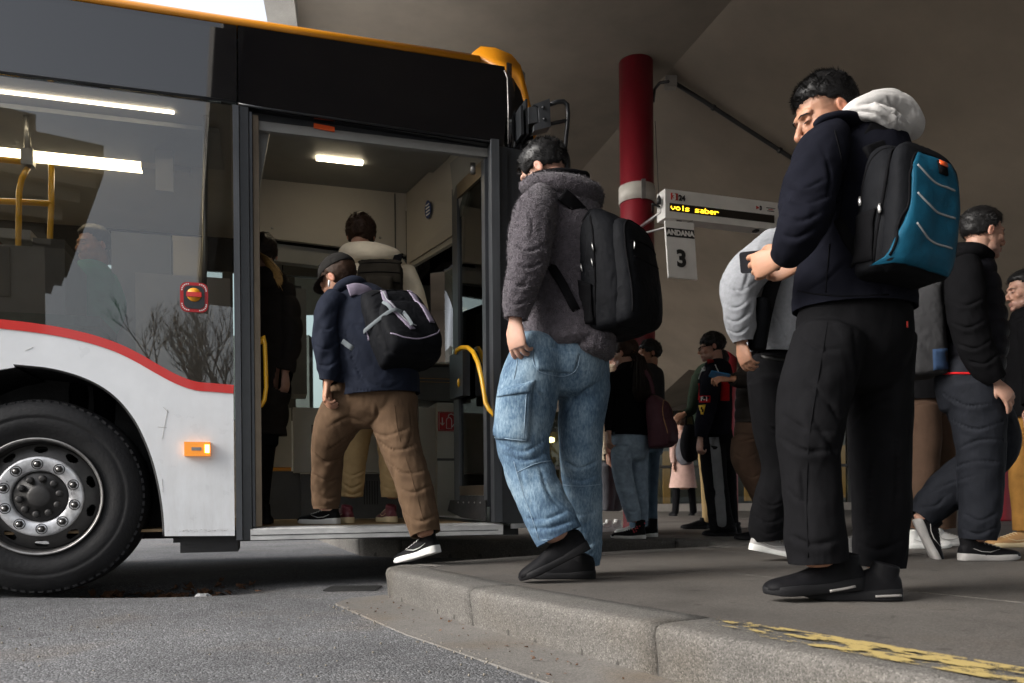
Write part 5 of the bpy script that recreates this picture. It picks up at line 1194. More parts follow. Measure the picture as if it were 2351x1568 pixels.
# ---- surface patches and seams: points surveyed on the picture, dropped on to the garment
def bvh(*obs):
    V = []; F = []
    for o in obs:
        n = len(V); V += [v.co.copy() for v in o.data.vertices]; F += [[i + n for i in p.vertices] for p in o.data.polygons]
    return BVHTree.FromPolygons(V, F)
def drop(tree, x, y, Yd=4.0):
    u, v = ray(x, y); d = Vector((u, 1, v)).normalized(); h = tree.ray_cast(Vector((0, 0, CAM_H)), d)
    return (h[0], h[1]) if h[0] is not None else (None, None)
def patch(name, tree, quad, m, par, nu=10, nv=10, lift=0.004, thick=0.006, puff=0.0, bulge=0.0, rough=0.0, seed=0):
    q = [np.array(p, float) for p in quad]; pts = []; last = None
    for j in range(nv + 1):
        for i in range(nu + 1):
            a, b = i / nu, j / nv; p = (q[0] * (1 - a) + q[1] * a) * (1 - b) + (q[3] * (1 - a) + q[2] * a) * b
            h, n = drop(tree, p[0], p[1])
            if h is None: h, n = last if last is not None else (P(p[0], p[1], 4.0), Vector((0, -1, 0)))
            last = (h, n); e = min(a, 1 - a, b, 1 - b)
            pts.append(h + n * (lift + puff * min(1, e * 6) + rough * float(vnoise(np.array([a * 5 + seed, b * 5, seed])))))
    # relax the sheet so it bridges folds
    A = np.array([tuple(p) for p in pts]).reshape(nv + 1, nu + 1, 3)
    for _ in range(3):
        B = A.copy(); B[1:-1, 1:-1] = 0.5 * A[1:-1, 1:-1] + 0.125 * (A[:-2, 1:-1] + A[2:, 1:-1] + A[1:-1, :-2] + A[1:-1, 2:]); A = B
    W = (nu + 1) * (nv + 1); V = A.reshape(-1, 3).tolist(); back = A + np.array([0, thick, 0]); V += back.reshape(-1, 3).tolist(); F = []
    w = nu + 1
    for j in range(nv):
        for i in range(nu):
            k = j * w + i; F.append((k, k + w, k + w + 1, k + 1)); F.append((W + k, W + k + 1, W + k + w + 1, W + k + w))
    for i in range(nu): F += [(i, i + 1, W + i + 1, W + i), (nv * w + i + 1, nv * w + i, W + nv * w + i, W + nv * w + i + 1)]
    for j in range(nv): F += [(j * w + w, j * w, W + j * w, W + j * w + w), (j * w + nu, j * w + w + nu, W + j * w + w + nu, W + j * w + nu)]
    return mesh(name, V, F, m, par, True)
def seam(name, tree, pl, r, m, par, n=5, lift=0.0, seg=6, flat=None):
    pts = []
    for p in crom([(a, b) for a, b in pl], n):
        h, nn = drop(tree, p[0], p[1])
        if h is not None: pts.append(h + nn * (lift + .0008))
    if len(pts) < 2: return None
    pts2 = [pts[0]] + [(pts[i - 1] + pts[i] * 2 + pts[i + 1]) / 4 for i in range(1, len(pts) - 1)] + [pts[-1]]
    return tube(name, pts2, r, m, par, seg, False, flat)
def fabric(name, col, var=0.15, vscale=14, bump=0.25, bscale=900, rough=0.9, bdist=0.0015, sheen=0.0, spec=None, crease=0.14, **k): return mat(name, col, rough, var=var, vscale=vscale, bump=bump, bscale=bscale, bdist=bdist, sheen=sheen, spec=(0.04 if max(col) < 0.03 else 0.15) if spec is None else spec, crease=crease, **k)
mat('skin', (0.37, 0.195, 0.125), 0.5, var=0.1, vscale=30, bump=0.25, bscale=260, bdist=0.0015, spec=0.35, sss=0.12, rvar=0.1, tint='tint')
mat('skin_pale', (0.43, 0.25, 0.185), 0.5, var=0.1, vscale=30, spec=0.35, sss=0.12, tint='tint'); mat('skin_tan', (0.30, 0.145, 0.085), 0.5, var=0.12, vscale=26, bump=0.1, bscale=300, bdist=0.001, spec=0.35, sss=0.12, tint='tint')
mat('eye', (0.05, 0.035, 0.03), 0.15); mat('hair_black', (0.0075, 0.0072, 0.0075), 0.48, spec=0.28); mat('hair_brown', (0.035, 0.018, 0.010), 0.6, spec=0.2, var=0.3, vscale=60); mat('hair_blond', (0.45, 0.26, 0.08), 0.45, var=0.4, vscale=90)
mat('phone_black', (0.01, 0.01, 0.012), 0.15); mat('earbud', (0.8, 0.8, 0.8), 0.3)
mat('shoe_black', (0.006, 0.006, 0.007), 0.6, var=0.3, vscale=40, bump=0.2, bscale=500, bdist=0.001, spec=0.08); mat('shoe_sole_black', (0.009, 0.009, 0.010), 0.65, spec=0.15); mat('shoe_white', (0.6, 0.6, 0.58), 0.5, var=0.1, vscale=20); mat('shoe_grey', (0.3, 0.29, 0.28), 0.7, var=0.1, vscale=20); mat('shoe_cream', (0.55, 0.44, 0.27), 0.6); mat('shoe_burgundy', (0.10, 0.012, 0.02), 0.5); mat('shoe_tan', (0.36, 0.2, 0.08), 0.7); mat('shoe_stripe', (0.25, 0.25, 0.26), 0.4)
mat('zip_metal', (0.55, 0.55, 0.54), 0.3, metal=0.8)
# ================================================================ BACKPACK TOOLS
class Pack:
    """backpack in a frame of its own: x across (towards the camera side), y away from the wearer's back, z up"""
    def __init__(self, label, pos, out, up, w, d, h, m, group=None, bottom=0.92, top=0.62, lean=0.0, wr=0.004, seed=1, belly=1.0, vox=0.006):
        z = np.asarray(up, float); z /= np.linalg.norm(z); y = np.asarray(out, float); y = y - z * np.dot(y, z); y /= np.linalg.norm(y); x = np.cross(y, z)
        self.A = np.stack([x, y, z], 1); self.o = np.asarray(pos, float); self.w, self.d, self.h = w, d, h
        self.root = empty('backpack', tuple(self.o)); tag(self.root, label, 'backpack', group)
        rows = [(0.0, bottom * .80, .80), (.03, bottom * .95, .94), (.10, bottom, 1.0 * belly), (.3, 1.0, 1.05 * belly), (.55, 1.0, 1.0), (.72, .97, .94), (.84, .90, .82), (.93, top + .08, .60), (.98, top - .12, .40), (1.0, top - .3, .28)]
        self.body = self.vol('main_body', rows, 0.0, 1.0, m, wr, seed, vox)
        self.tree = bvh(self.body)
    def T(self, p): return Vector(self.o + self.A @ np.array(p))
    def vol(self, name, rows, y0, yscale, m, wr=0.004, seed=1, vox=0.006, wx=1.0, x0=0.0, par=None, ex=3.2):
        seg = 36; th = np.arange(seg) / seg * 2 * math.pi; e = 2.0 / ex
        cx_, sy_ = np.sign(np.cos(th)) * np.abs(np.cos(th)) ** e, np.sign(np.sin(th)) * np.abs(np.sin(th)) ** e; rings = []
        for t, hw, dp in crom(rows, 5):
            dd = self.d * dp * yscale
            rings.append(np.stack([x0 + cx_ * hw * self.w / 2 * wx, y0 + dd / 2 + sy_ * dd / 2, np.full(seg, t * self.h)], -1) @ self.A.T + self.o)
        me = remesh([rings_to_mesh(rings)], vox, 3)
        if wr: wrinkle(me, wr, 14, (1, 1, 0.7), seed, False, 2); wrinkle(me, wr * 0.5, 40, (1, 1, 1), seed + 1, True, 1)
        return link(name, me, m, par or self.root, True)
    def add(self, *obs): self.tree = bvh(self.body, *obs)
    def front(self, x, z, off=0.0):
        q = self.T((x, 1.0, z)); h = self.tree.ray_cast(q, Vector(-self.A[:, 1])); return (h[0] + h[1] * off) if h[0] is not None else None
    def side(self, y, z, off=0.0, s=1):
        q = self.T((s * 1.0, y, z)); h = self.tree.ray_cast(q, Vector(-self.A[:, 0] * s)); return (h[0] + h[1] * off) if h[0] is not None else None
    def line(self, name, kind, pts, r, m, par=None, n=6, off=0.0, flat=None, s=1, seg=6):
        out = []
        for a, b in crom(pts, n):
            p = self.front(a, b, off) if kind == 'f' else self.side(a, b, off, s)
            if p is not None: out.append(p)
        if len(out) < 2: return None
        out = [out[0]] + [(out[i - 1] + out[i] * 2 + out[i + 1]) / 4 for i in range(1, len(out) - 1)] + [out[-1]]
        return tube(name, out, r, m, par or self.root, seg, False, flat)
    def sheet(self, name, kind, poly_fn, nu, nv, m, off=0.004, par=None, s=1, rough=0.0):
        """poly_fn(a, b) in 0..1 -> local pair"""
        A = np.zeros((nv + 1, nu + 1, 3)); N = -1
        last = None
        for j in range(nv + 1):
            for i in range(nu + 1):
                a, b = poly_fn(i / nu, j / nv); p = self.front(a, b, off) if kind == 'f' else self.side(a, b, off, s)
                if p is None: p = last if last is not None else self.T((a, self.d, b)) if kind == 'f' else self.T((s * self.w / 2, a, b))
                last = p; A[j, i] = p
        for _ in range(2):
            B = A.copy(); B[1:-1, 1:-1] = 0.5 * A[1:-1, 1:-1] + 0.125 * (A[:-2, 1:-1] + A[2:, 1:-1] + A[1:-1, :-2] + A[1:-1, 2:]); A = B
        inn = -self.A[:, 1] if kind == 'f' else -self.A[:, 0] * s
        if rough:
            A = A - inn * (rough * vnoise(A * 28)[..., None])
        W = (nu + 1) * (nv + 1); V = A.reshape(-1, 3).tolist() + (A + inn * 0.008).reshape(-1, 3).tolist(); F = []; w = nu + 1
        for j in range(nv):
            for i in range(nu):
                k = j * w + i; F.append((k, k + 1, k + w + 1, k + w)); F.append((W + k, W + k + w, W + k + w + 1, W + k + 1))
        for i in range(nu): F += [(i + 1, i, W + i, W + i + 1), (nv * w + i, nv * w + i + 1, W + nv * w + i + 1, W + nv * w + i)]
        for j in range(nv): F += [(j * w, j * w + w, W + j * w + w, W + j * w), (j * w + w + nu, j * w + nu, W + j * w + nu, W + j * w + w + nu)]
        o = mesh(name, V, F, m, par or self.root, True); bm = bmesh.new(); bm.from_mesh(o.data); bmesh.ops.recalc_face_normals(bm, faces=bm.faces); bm.to_mesh(o.data); bm.free()
        return o
    def pull(self, kind, a, b, L=0.032, da=0.2, m='zip_metal', s=1):
        p = self.front(a, b, .004) if kind == 'f' else self.side(a, b, .004, s)
        if p is None: return
        dn = Vector(-self.A[:, 2]) + Vector(self.A[:, 0] if kind == 'f' else self.A[:, 1]) * da; dn.normalize(); nrm = Vector(self.A[:, 1] if kind == 'f' else self.A[:, 0] * s)
        z_ = tube('zip_pull', [p + nrm * .003, p + nrm * .006 + dn * L * .25, p + nrm * .006 + dn * L * .6, p + nrm * .005 + dn * L], [.0025, .0045, .0055, .004], M[m], self.root, 8, False, 0.5)
        return z_
    def strap(self, name, pts, w, t, m):
        """flat webbing band through world points; broad side across the view"""
        c = crom([tuple(p) for p in pts], 6); Tn = np.gradient(c, axis=0); Tn /= np.linalg.norm(Tn, axis=1)[:, None]; rings = []
        for p, tt in zip(c, Tn):
            n = VIEW - tt * np.dot(tt, VIEW); n /= max(1e-6, np.linalg.norm(n)); s = np.cross(tt, n)
            rings.append([p + s * a * w / 2 + n * b * t / 2 for a, b in ((-1, -.6), (-.85, -1), (.85, -1), (1, -.6), (1, .6), (.85, 1), (-.85, 1), (-1, .6))])
        V, F = rings_to_mesh(rings); return mesh(name, V, F, m, self.root, True)
# ================================================================ THE PEOPLE
fabric('fleece', (0.072, 0.064, 0.074), var=0.35, vscale=55, bump=0.9, bscale=170, bdist=0.008, sheen=0.15, rough=0.95)
fabric('black_cloth', (0.0055, 0.0055, 0.0063), var=0.2, bump=0.3); fabric('black_trouser', (0.0068, 0.0068, 0.0077), var=0.2, bump=0.3, bscale=700); fabric('black_pack', (0.0075, 0.008, 0.0095), var=0.2, bump=0.4, bscale=600, rough=0.65)
fabric('navy_jacket', (0.011, 0.014, 0.024), var=0.25, rough=0.8, spec=0.08); fabric('brown_trouser', (0.094, 0.058, 0.034), var=0.18, bump=0.3, bscale=800)
fabric('white_hood', (0.46, 0.45, 0.44), var=0.08, bump=0.3, bscale=600, crease=0.2); fabric('dark_jacket', (0.0075, 0.008, 0.0125), var=0.2, bump=0.4, bscale=500)
fabric('teal', (0.005, 0.065, 0.115), var=0.2, vscale=20, bump=0.4, bscale=500, rough=0.6); fabric('lilac', (0.22, 0.19, 0.25), var=0.15, rough=0.7)
fabric('grey_web', (0.14, 0.158, 0.17), var=0.1); fabric('grey_hoodie', (0.255, 0.265, 0.285), var=0.12, vscale=60, bump=0.3, bscale=600); fabric('cream', (0.72, 0.62, 0.46), var=0.1, bump=0.3, bscale=600)
fabric('khaki', (0.36, 0.25, 0.12), var=0.15); fabric('piping', (0.25, 0.26, 0.27), bump=0.0)
def denim():
    m = bpy.data.materials.new('denim'); m.use_nodes = True; nt = m.node_tree; b = nt.nodes['Principled BSDF']; N = nt.nodes.new; L = nt.links.new
    tc = N('ShaderNodeTexCoord'); mp = N('ShaderNodeMapping'); mp.inputs['Scale'].default_value = (1, 1, 0.35); L(tc.outputs['Object'], mp.inputs[0])
    n = N('ShaderNodeTexNoise'); n.inputs['Scale'].default_value = 130; n.inputs['Detail'].default_value = 4; n.inputs['Roughness'].default_value = 0.7; L(mp.outputs[0], n.inputs['Vector'])
    n2 = N('ShaderNodeTexNoise'); n2.inputs['Scale'].default_value = 7; n2.inputs['Detail'].default_value = 4; L(tc.outputs['Object'], n2.inputs['Vector'])
    a = N('ShaderNodeMath'); a.operation = 'MULTIPLY_ADD'; a.inputs[1].default_value = 0.55; L(n2.outputs['Fac'], a.inputs[0]); 
    s = N('ShaderNodeMath'); s.operation = 'MULTIPLY'; s.inputs[1].default_value = 0.5; L(n.outputs['Fac'], s.inputs[0]); L(s.outputs[0], a.inputs[2])
    cr = N('ShaderNodeValToRGB'); e = cr.color_ramp.elements; e[0].position = 0.36; e[0].color = (0.028, 0.052, 0.092, 1); e[1].position = 0.66; e[1].color = (0.20, 0.275, 0.335, 1); k = e.new(0.5); k.color = (0.078, 0.13, 0.19, 1)
    L(a.outputs[0], cr.inputs['Fac']); L(cr.outputs[0], b.inputs['Base Color']); b.inputs['Roughness'].default_value = 0.9; b.inputs['Specular IOR Level'].default_value = 0.2
    bp_ = N('ShaderNodeBump'); bp_.inputs['Strength'].default_value = 0.3; bp_.inputs['Distance'].default_value = 0.002; L(n.outputs['Fac'], bp_.inputs['Height']); L(bp_.outputs[0], b.inputs['Normal'])
    MATS['denim'] = m
denim()
mat('denim_seam', (0.2, 0.28, 0.36), 0.9)
def make_person(label, head, inner, hands, skin='skin', voxel=0.0045, group=None, beard=0.75, fade=0.45):
    parts = []
    if head is not None:
        c, Mx, sc, neck = head; parts += head_parts(c, Mx, sc)
        n0 = np.asarray(c) + Mx @ (np.array((0, -.02, -.04)) * sc); n1 = np.asarray(c) + Mx @ (np.array((0, -.025, -.09)) * sc)
        parts.append(loft3([n0, n1, np.asarray(neck)], [(.058 * sc, .058 * sc, 0), (.055 * sc, .056 * sc, 0), (.062, .06, 0)], n=4, seg=20))
    parts += inner
    for h in hands: parts += h
    me = remesh(parts, voxel, 3)
    if head is not None: face_sculpt(me, head[0], head[1], head[2])
    v = vget(me); col = np.ones((len(v), 4))
    if head is not None:
        l = (v - np.asarray(head[0])) @ head[1] / head[2]; x, y, z = np.abs(l[:, 0]), l[:, 1], l[:, 2]; g_ = lambda p, s: np.exp(-(((np.stack([x, y, z], 1) - np.array(p)) / np.array(s)) ** 2).sum(1))
        inh = (x < .11) & (np.abs(y) < .14) & (z > -.14) & (z < .16); nz = 1 + .08 * vnoise(v * 70)
        def mul(w, c): col[:, :3] *= (1 - w[:, None]) + w[:, None] * np.array(c)
        bd = np.clip((-.050 - z) / .02, 0, 1) * np.clip((y + .0) / .03, 0, 1) * inh; mul(bd * nz, (beard, beard * .98, beard * 1.02))
        sc_ = np.clip((z - .005) / .02, 0, 1) * np.clip((.045 - y) / .02, 0, 1) * inh * (x < .0775); mul(sc_ * nz, (fade, fade * .97, fade * .97))
        mul(g_((.082, -.01, -.005), (.012, .022, .032)) * inh, (1.0, .74, .70)); mul(g_((0, .112, -.038), (.018, .02, .016)) * inh, (1.0, .82, .78)); mul(g_((.04, .07, -.03), (.022, .03, .02)) * inh, (1.0, .88, .84))
        mul(g_((0, .098, -.077), (.024, .014, .009)) * inh, (.86, .58, .56)); mul(g_((.031, .09, -.002), (.02, .014, .012)) * inh, (.78, .70, .68))
    ca = me.color_attributes.new('tint', 'FLOAT_COLOR', 'POINT'); ca.data.foreach_set('color', col.ravel())
    o = link('person', me, M[skin], None, True); tag(o, label, 'person', group); return o
def dirv(az, pitch=0.0):
    """az: degrees, 0 = away from the camera, 90 = to the left, -90 = right; pitch down positive"""
    a = R(az); p = R(pitch); return np.array((-math.sin(a) * math.cos(p), math.cos(a) * math.cos(p), -math.sin(p)))

# ---------------------------------------------------------------- 1: man in fleece and washed jeans
Y = 3.33
torso = [(1272, 418, 0, 44, 48), (1280, 446, 0, 74, 66, .003), (1286, 500, 0, 98, 80, .006), (1290, 580, 0, 104, 84, .007), (1296, 680, 0, 102, 84, .007), (1306, 760, 0, 106, 92, .004), (1310, 786, 0, 109, 94, .002)]
tail = [(1346, 690, .0, 60, 80), (1354, 780, .0, 60, 86, .002), (1352, 812, .0, 58, 86)]
armL = [(1246, 452, -.10, 36, 40), (1228, 492, -.14, 50, 50, .004), (1217, 550, -.17, 51, 50, .008), (1211, 605, -.19, 47, 48, .009), (1197, 660, -.20, 41, 42, .009), (1187, 705, -.21, 33, 34, .007), (1184, 732, -.21, 27, 27, .002)]
armR = [(1320, 455, .14, 36, 40), (1330, 540, .18, 42, 42, .006), (1320, 640, .18, 38, 38, .006), (1290, 710, .14, 30, 30, .004)]
legL = [(1240, 790, -.05, 58, 66), (1216, 880, -.07, 70, 74, .004), (1203, 960, -.09, 68, 66, .008), (1200, 1010, -.11, 62, 62, .012), (1208, 1060, -.12, 57, 58, .010), (1232, 1125, -.15, 56, 54, .007), (1261, 1185, -.17, 57, 53, .009), (1284, 1232, -.18, 56, 52, .004)]
legR = [(1336, 800, .06, 60, 68), (1342, 890, .06, 58, 66, .005), (1334, 980, .06, 52, 60, .006), (1334, 1070, .07, 47, 54, .008), (1338, 1150, .09, 44, 48, .008), (1340, 1220, .10, 43, 45, .012), (1340, 1262, .10, 41, 43, .014), (1339, 1296, .10, 36, 40, .004)]
hipp = [(1290, 770, 0, 90, 74), (1290, 815, 0, 100, 78, .002), (1286, 865, 0, 100, 70, .003), (1284, 895, 0, 84, 56, .002)]
Mx = frame(dirv(62, 26)); hc = np.array(P(1249, 398, Y)); nk = np.array(P(1284, 450, Y))
wr_ = P(1183, 736, Y - .21)
inner = [loft(r, Y, shrink=0.55, n=3, seg=14) for r in (torso, armL, armR, legL, legR, hipp)]
inner.append(loft([(1275, 440, 0, 40, 40), (1246, 460, -.09, 20, 20)], Y, n=3)); inner.append(loft([(1275, 440, 0, 40, 40), (1318, 460, .13, 20, 20)], Y, n=3))
hands = [hand_parts(wr_, (0.08, 0.02, -1), (-0.62, -0.78, 0), 1.08, True, (.42, .5, .55, .6), .3, .11)]
man = make_person('man in dark grey fleece and washed blue cargo jeans, black backpack on', (hc, Mx, 1.02, nk), inner, hands, 'skin_pale', 0.0034)
jk = garment('fleece_jacket', [loft(torso, Y, seed=1, n=8, seg=48, ft=7), loft(tail, Y, seed=2), loft(ext(armL, Y), Y, seed=3, n=10, seg=40, ft=13, fa=1.1), loft(armR, Y, seed=4)], M['fleece'], man, 0.006, 2, (dict(amp=.004, scale=45, octv=1),))
garment('hood', [loft([(1206, 432, -.04, 16, 20), (1236, 420, -.10, 22, 26, .002), (1290, 424, -.11, 27, 28, .004), (1338, 446, -.05, 36, 36, .006), (1350, 456, .05, 34, 36, .005), (1310, 436, .13, 26, 30)], Y, seed=6, n=8, seg=30), ellp(1330, 446, 0, 42, 50, 30, Y, 0.4)], M['fleece'], man, 0.006, 2, (dict(amp=.004, scale=45, octv=1),))
garment('hood_lining', [loft([(1212, 418, -.05, 9, 12), (1236, 404, -.09, 11, 14, .001), (1290, 398, -.10, 12, 16, .002), (1334, 406, -.04, 13, 16), (1342, 410, .06, 12, 16)], Y, n=8)], M['black_cloth'], man, 0.005, 2)
tr = garment('trousers', [loft(hipp, Y, seed=7, n=6, seg=40), loft(ext(legL, Y), Y, seed=8, n=9, seg=44, ft=11, fa=1.2), loft(ext(legR, Y), Y, seed=9, n=9, seg=44, ft=12, fa=1.0)], M['denim'], man, 0.0058, 3, (dict(amp=.0035, scale=10, stretch=(1.8, 1.8, .7), ridge=True, octv=2), dict(amp=.0015, scale=30, octv=1)))
creases(tr, [((1148, 1018), (1200, 1036), (1256, 1008)), ((1158, 1045), (1212, 1056), (1262, 1034)), ((1205, 1190), (1255, 1190), (1302, 1172)), ((1220, 1214), (1268, 1210), (1322, 1192)), ((1284, 965), (1262, 925), (1228, 892)), ((1292, 960), (1322, 912), (1368, 880)), ((1290, 1055), (1330, 1074), (1376, 1056)), ((1292, 1092), (1332, 1104), (1378, 1088), .7), ((1298, 1240), (1338, 1254), (1380, 1236)), ((1302, 1266), (1338, 1280), (1376, 1258)), ((1240, 1075), (1258, 1130), (1290, 1170), .7), ((1190, 1065), (1205, 1120), (1232, 1175), .6), ((1298, 1170), (1338, 1182), (1378, 1166), .6)], .010, .011)
creases(jk, [((1170, 560), (1215, 576), (1264, 556)), ((1172, 602), (1215, 614), (1256, 594)), ((1164, 650), (1200, 657), (1240, 640)), ((1158, 690), (1190, 698), (1224, 680)), ((1262, 500), (1256, 560), (1262, 610), .7), ((1210, 470), (1222, 520), (1216, 550), .5)], .010, .010)
hemcut(tr.data, legL, Y, .007, 1.12); hemcut(tr.data, legR, Y, .007, 1.2); hemcut(jk.data, armL, Y)
hl = lambda x, y: np.where(y > .055, .055 + np.abs(x) * .1, np.where(y > -.01, .01, -.01 - (y + .01) * -.1))
hair_cap(hc, Mx, 1.02, hl, lambda b: np.where(b[..., 2] > .06, .013, .002 + .011 * np.clip((b[..., 2] - .0) / .06, 0, 1)), man, M['hair_black'], 7000, .017, 3, lambda b: np.array((0, .5, -.1)), .5)
TOPZ = lambda b: np.clip((b[2] - .05) / .04, 0, 1)
hair_clumps(hc, Mx, 1.02, man, M['hair_black'], 260, TOPZ, .022, .0028, lambda b: (.1, .8, 0), .5, 4)
pile(jk, M['fleece'], 26000, .0075, .0012, 3); pile([c_ for c_ in man.children if c_.name == 'hood'][0], M['fleece'], 5000, .0075, .0012, 4)
tt = bvh(tr)
pk_ = patch('cargo_pocket', tt, [(1147, 898), (1222, 878), (1212, 1014), (1136, 1006)], M['denim'], tr, 12, 16, .010, .03, .012, rough=.003)
patch('pocket_flap', bvh(tr, pk_), [(1146, 896), (1229, 872), (1222, 900), (1143, 912)], M['denim'], tr, 12, 5, .006, .012, .004)
bp2 = patch('back_pocket', tt, [(1222, 788), (1332, 812), (1318, 858), (1232, 850)], M['denim'], tr, 12, 8, .0025, .006, .002)
t2 = bvh(tr, pk_, bp2)
for pl in (((1222, 800), (1224, 830), (1240, 854), (1292, 864), (1322, 850), (1332, 815)), ((1153, 905), (1222, 890)), ((1208, 905), (1202, 1005)), ((1136, 1004), (1208, 1012)), ((1186, 1085), (1225, 1066), (1263, 1058)), ((1190, 800), (1186, 840), (1180, 870)), ((1180, 1060), (1200, 1130), (1222, 1190), (1238, 1240)), ((1293, 1113), (1335, 1116), (1378, 1112)), ((1245, 1240), (1290, 1234), (1334, 1216)), ((1312, 1284), (1335, 1292), (1360, 1290))):
    seam('stitching', t2, pl, .0016, M['denim_seam'], tr, 6, .0005)
fd_ = dirv(88); toe = P(1200, 1322, Y - .12)
shoe(man, np.array(P(1352, 1254, Y - .18)) + np.array((0, 0, -.012)), dirv(90), 0.46, 0.30, ('shoe_black', 'shoe_sole_black', 'shoe_black'), 1.05, 'slip', .07, .03)
g = G(1364, 1328); shoe(man, np.array((g.x + .0, g.y, 0)), dirv(80), 0.0, 0.29, ('shoe_black', 'shoe_sole_black', 'shoe_black'), 1.05, 'slip', .07, .03)
# his backpack
bo = np.array(P(1400, 775, Y - .03)); out = dirv(54 + 180)
up = np.array((-0.03, 0.02, 1)) 
b0 = np.array(P(1352, 782, Y + .02)) 
pk = Pack('large black backpack worn over the grey fleece', b0, out, up, .33, .25, .53, M['black_pack'], None, .95, .66, wr=.005, seed=2)
fp = pk.vol('front_pocket', [(.02, .70, .6), (.06, .84, 1.0), (.2, .88, 1.1), (.45, .88, 1.05), (.68, .84, .9), (.80, .70, .7), (.86, .4, .45)], .15, .55, M['black_pack'], .004, 5)
pk.add(fp); W_, D_, H_ = pk.w, pk.d, pk.h
pk.line('piping', 'f', [(-.128, .05), (-.132, .2), (-.13, .33), (-.10, .41), (0, .45), (.10, .41), (.13, .33), (.132, .2), (.128, .05)], .005, M['black_cloth'], n=8)
pk.line('zip', 'f', [(-.11, .33), (0, .345), (.11, .33)], .004, M['black_cloth']); pk.line('zip', 'f', [(-.11, .27), (0, .262), (.11, .27)], .003, M['black_cloth'])
pk.line('zip', 's', [(.03, .1), (.04, .3), (.05, .40), (.10, .48)], .0045, M['black_cloth']); pk.line('zip', 's', [(.12, .02), (.135, .2), (.13, .38), (.11, .46)], .005, M['black_cloth'])
sp = pk.sheet('side_pocket', 's', lambda a, b: (.02 + a * .10, .03 + b * (.20 - .05 * a)), 8, 10, M['black_cloth'], .012, rough=.006)
for kd_, a, b in (('s', .05, .34), ('s', .125, .28), ('s', .13, .34), ('f', .10, .33), ('s', .075, .27)): pk.pull(kd_, a, b)
pk.strap('top_handle', [pk.T((.05, .03, .515)), pk.T((.035, .03, .56)), pk.T((-.035, .03, .56)), pk.T((-.05, .03, .515))], .022, .012, M['black_cloth'])
pk.strap('shoulder_strap', [P(1290, 446, Y - .16), P(1318, 470, Y - .14), P(1345, 505, Y - .10), pk.T((.10, .02, .46))], .055, .014, M['black_cloth'])
pk.strap('shoulder_strap', [P(1262, 605, Y - .14), P(1290, 650, Y - .17), P(1316, 700, Y - .17), pk.T((.13, .05, .05))], .035, .01, M['black_cloth'])

# ---------------------------------------------------------------- 2: man in dark jacket with the teal backpack
Y = 2.63
torso = [(1938, 292, 0, 62, 62), (1962, 322, 0, 100, 84, .003), (1974, 380, 0, 118, 100, .005), (1972, 470, 0, 128, 108, .006), (1966, 570, 0, 132, 110, .007), (1962, 650, 0, 134, 110, .006), (1961, 690, 0, 138, 114, .002), (1961, 712, 0, 137, 114)]
armL = [(1912, 312, -.10, 40, 44), (1888, 352, -.14, 58, 56, .004), (1868, 410, -.18, 62, 60, .010), (1852, 470, -.22, 60, 58, .014), (1838, 525, -.25, 56, 54, .013), (1820, 560, -.22, 48, 46, .008), (1804, 588, -.17, 36, 36, .002)]
armR = [(2010, 330, .18, 48, 50), (2030, 430, .24, 54, 54, .006), (1990, 540, .18, 48, 48, .006), (1900, 590, .1, 40, 40, .004), (1845, 604, .04, 30, 30)]
hipp = [(1962, 690, 0, 122, 94), (1962, 740, 0, 130, 98, .003), (1962, 800, 0, 128, 90, .003), (1962, 850, 0, 112, 66, .002), (1962, 885, 0, 90, 46)]
legL = [(1906, 780, -.05, 82, 90), (1876, 880, -.07, 82, 86, .006), (1860, 980, -.09, 74, 78, .009), (1858, 1060, -.10, 66, 70, .012), (1866, 1150, -.10, 66, 68, .010), (1874, 1230, -.10, 68, 68, .010), (1879, 1290, -.10, 67, 66, .005)]
legR = [(2012, 780, .08, 82, 92), (2018, 880, .09, 72, 84, .006), (2020, 980, .10, 68, 76, .007), (2021, 1070, .10, 66, 72, .009), (2023, 1160, .10, 64, 68, .009), (2022, 1240, .10, 60, 64, .010), (2019, 1300, .10, 55, 58, .004)]
Mx = frame(dirv(95, 20), (0.04, 0, 1)); hc = np.array(P(1897, 268, Y - .01)); nk = np.array(P(1946, 318, Y))
inner = [loft(r, Y, shrink=0.55, n=3, seg=14) for r in (torso, armL, armR, hipp, legL, legR)]
inner.append(loft([(1945, 310, 0, 45, 45), (1905, 325, -.1, 24, 24)], Y, n=3)); inner.append(loft([(1945, 315, 0, 45, 45), (2008, 345, .17, 26, 26)], Y, n=3))
wL = P(1798, 590, Y - .16); wR = P(1838, 606, Y + .02)
hands = [hand_parts(wL, (-0.62, .72, -0.06), (-.72, -.62, -.1), 1.04, True, (.40, .55, .65, .75), .35, .13), hand_parts(wR, (-.85, .35, -.15), (.3, .85, -.35), 1.0, False, (.55, .6, .6, .65), .5)]
man = make_person('man in black jacket with white hood, looking down at his phone', (hc, Mx, 1.03, nk), inner, hands, 'skin', 0.0033)
face_marks(hc, Mx, 1.03, man, M['hair_black'])
jk = garment('jacket', [loft(ext(torso, Y), Y, seed=11, n=8, seg=48, ft=8), loft(ext(armL, Y), Y, seed=13, n=10, seg=40, ft=12, fa=1.2), loft(armR, Y, seed=14, n=6)], M['dark_jacket'], man, 0.0058, 3, (dict(amp=.003, scale=14, ridge=True, octv=2),))
garment('collar', [loft([(1872, 290, -.12, 10, 16), (1890, 276, -.13, 12, 18), (1935, 270, -.12, 14, 22), (1985, 285, -.06, 18, 26), (2005, 300, .06, 18, 26), (1960, 285, .14, 14, 20)], Y, n=8)], M['dark_jacket'], man, 0.005, 3)
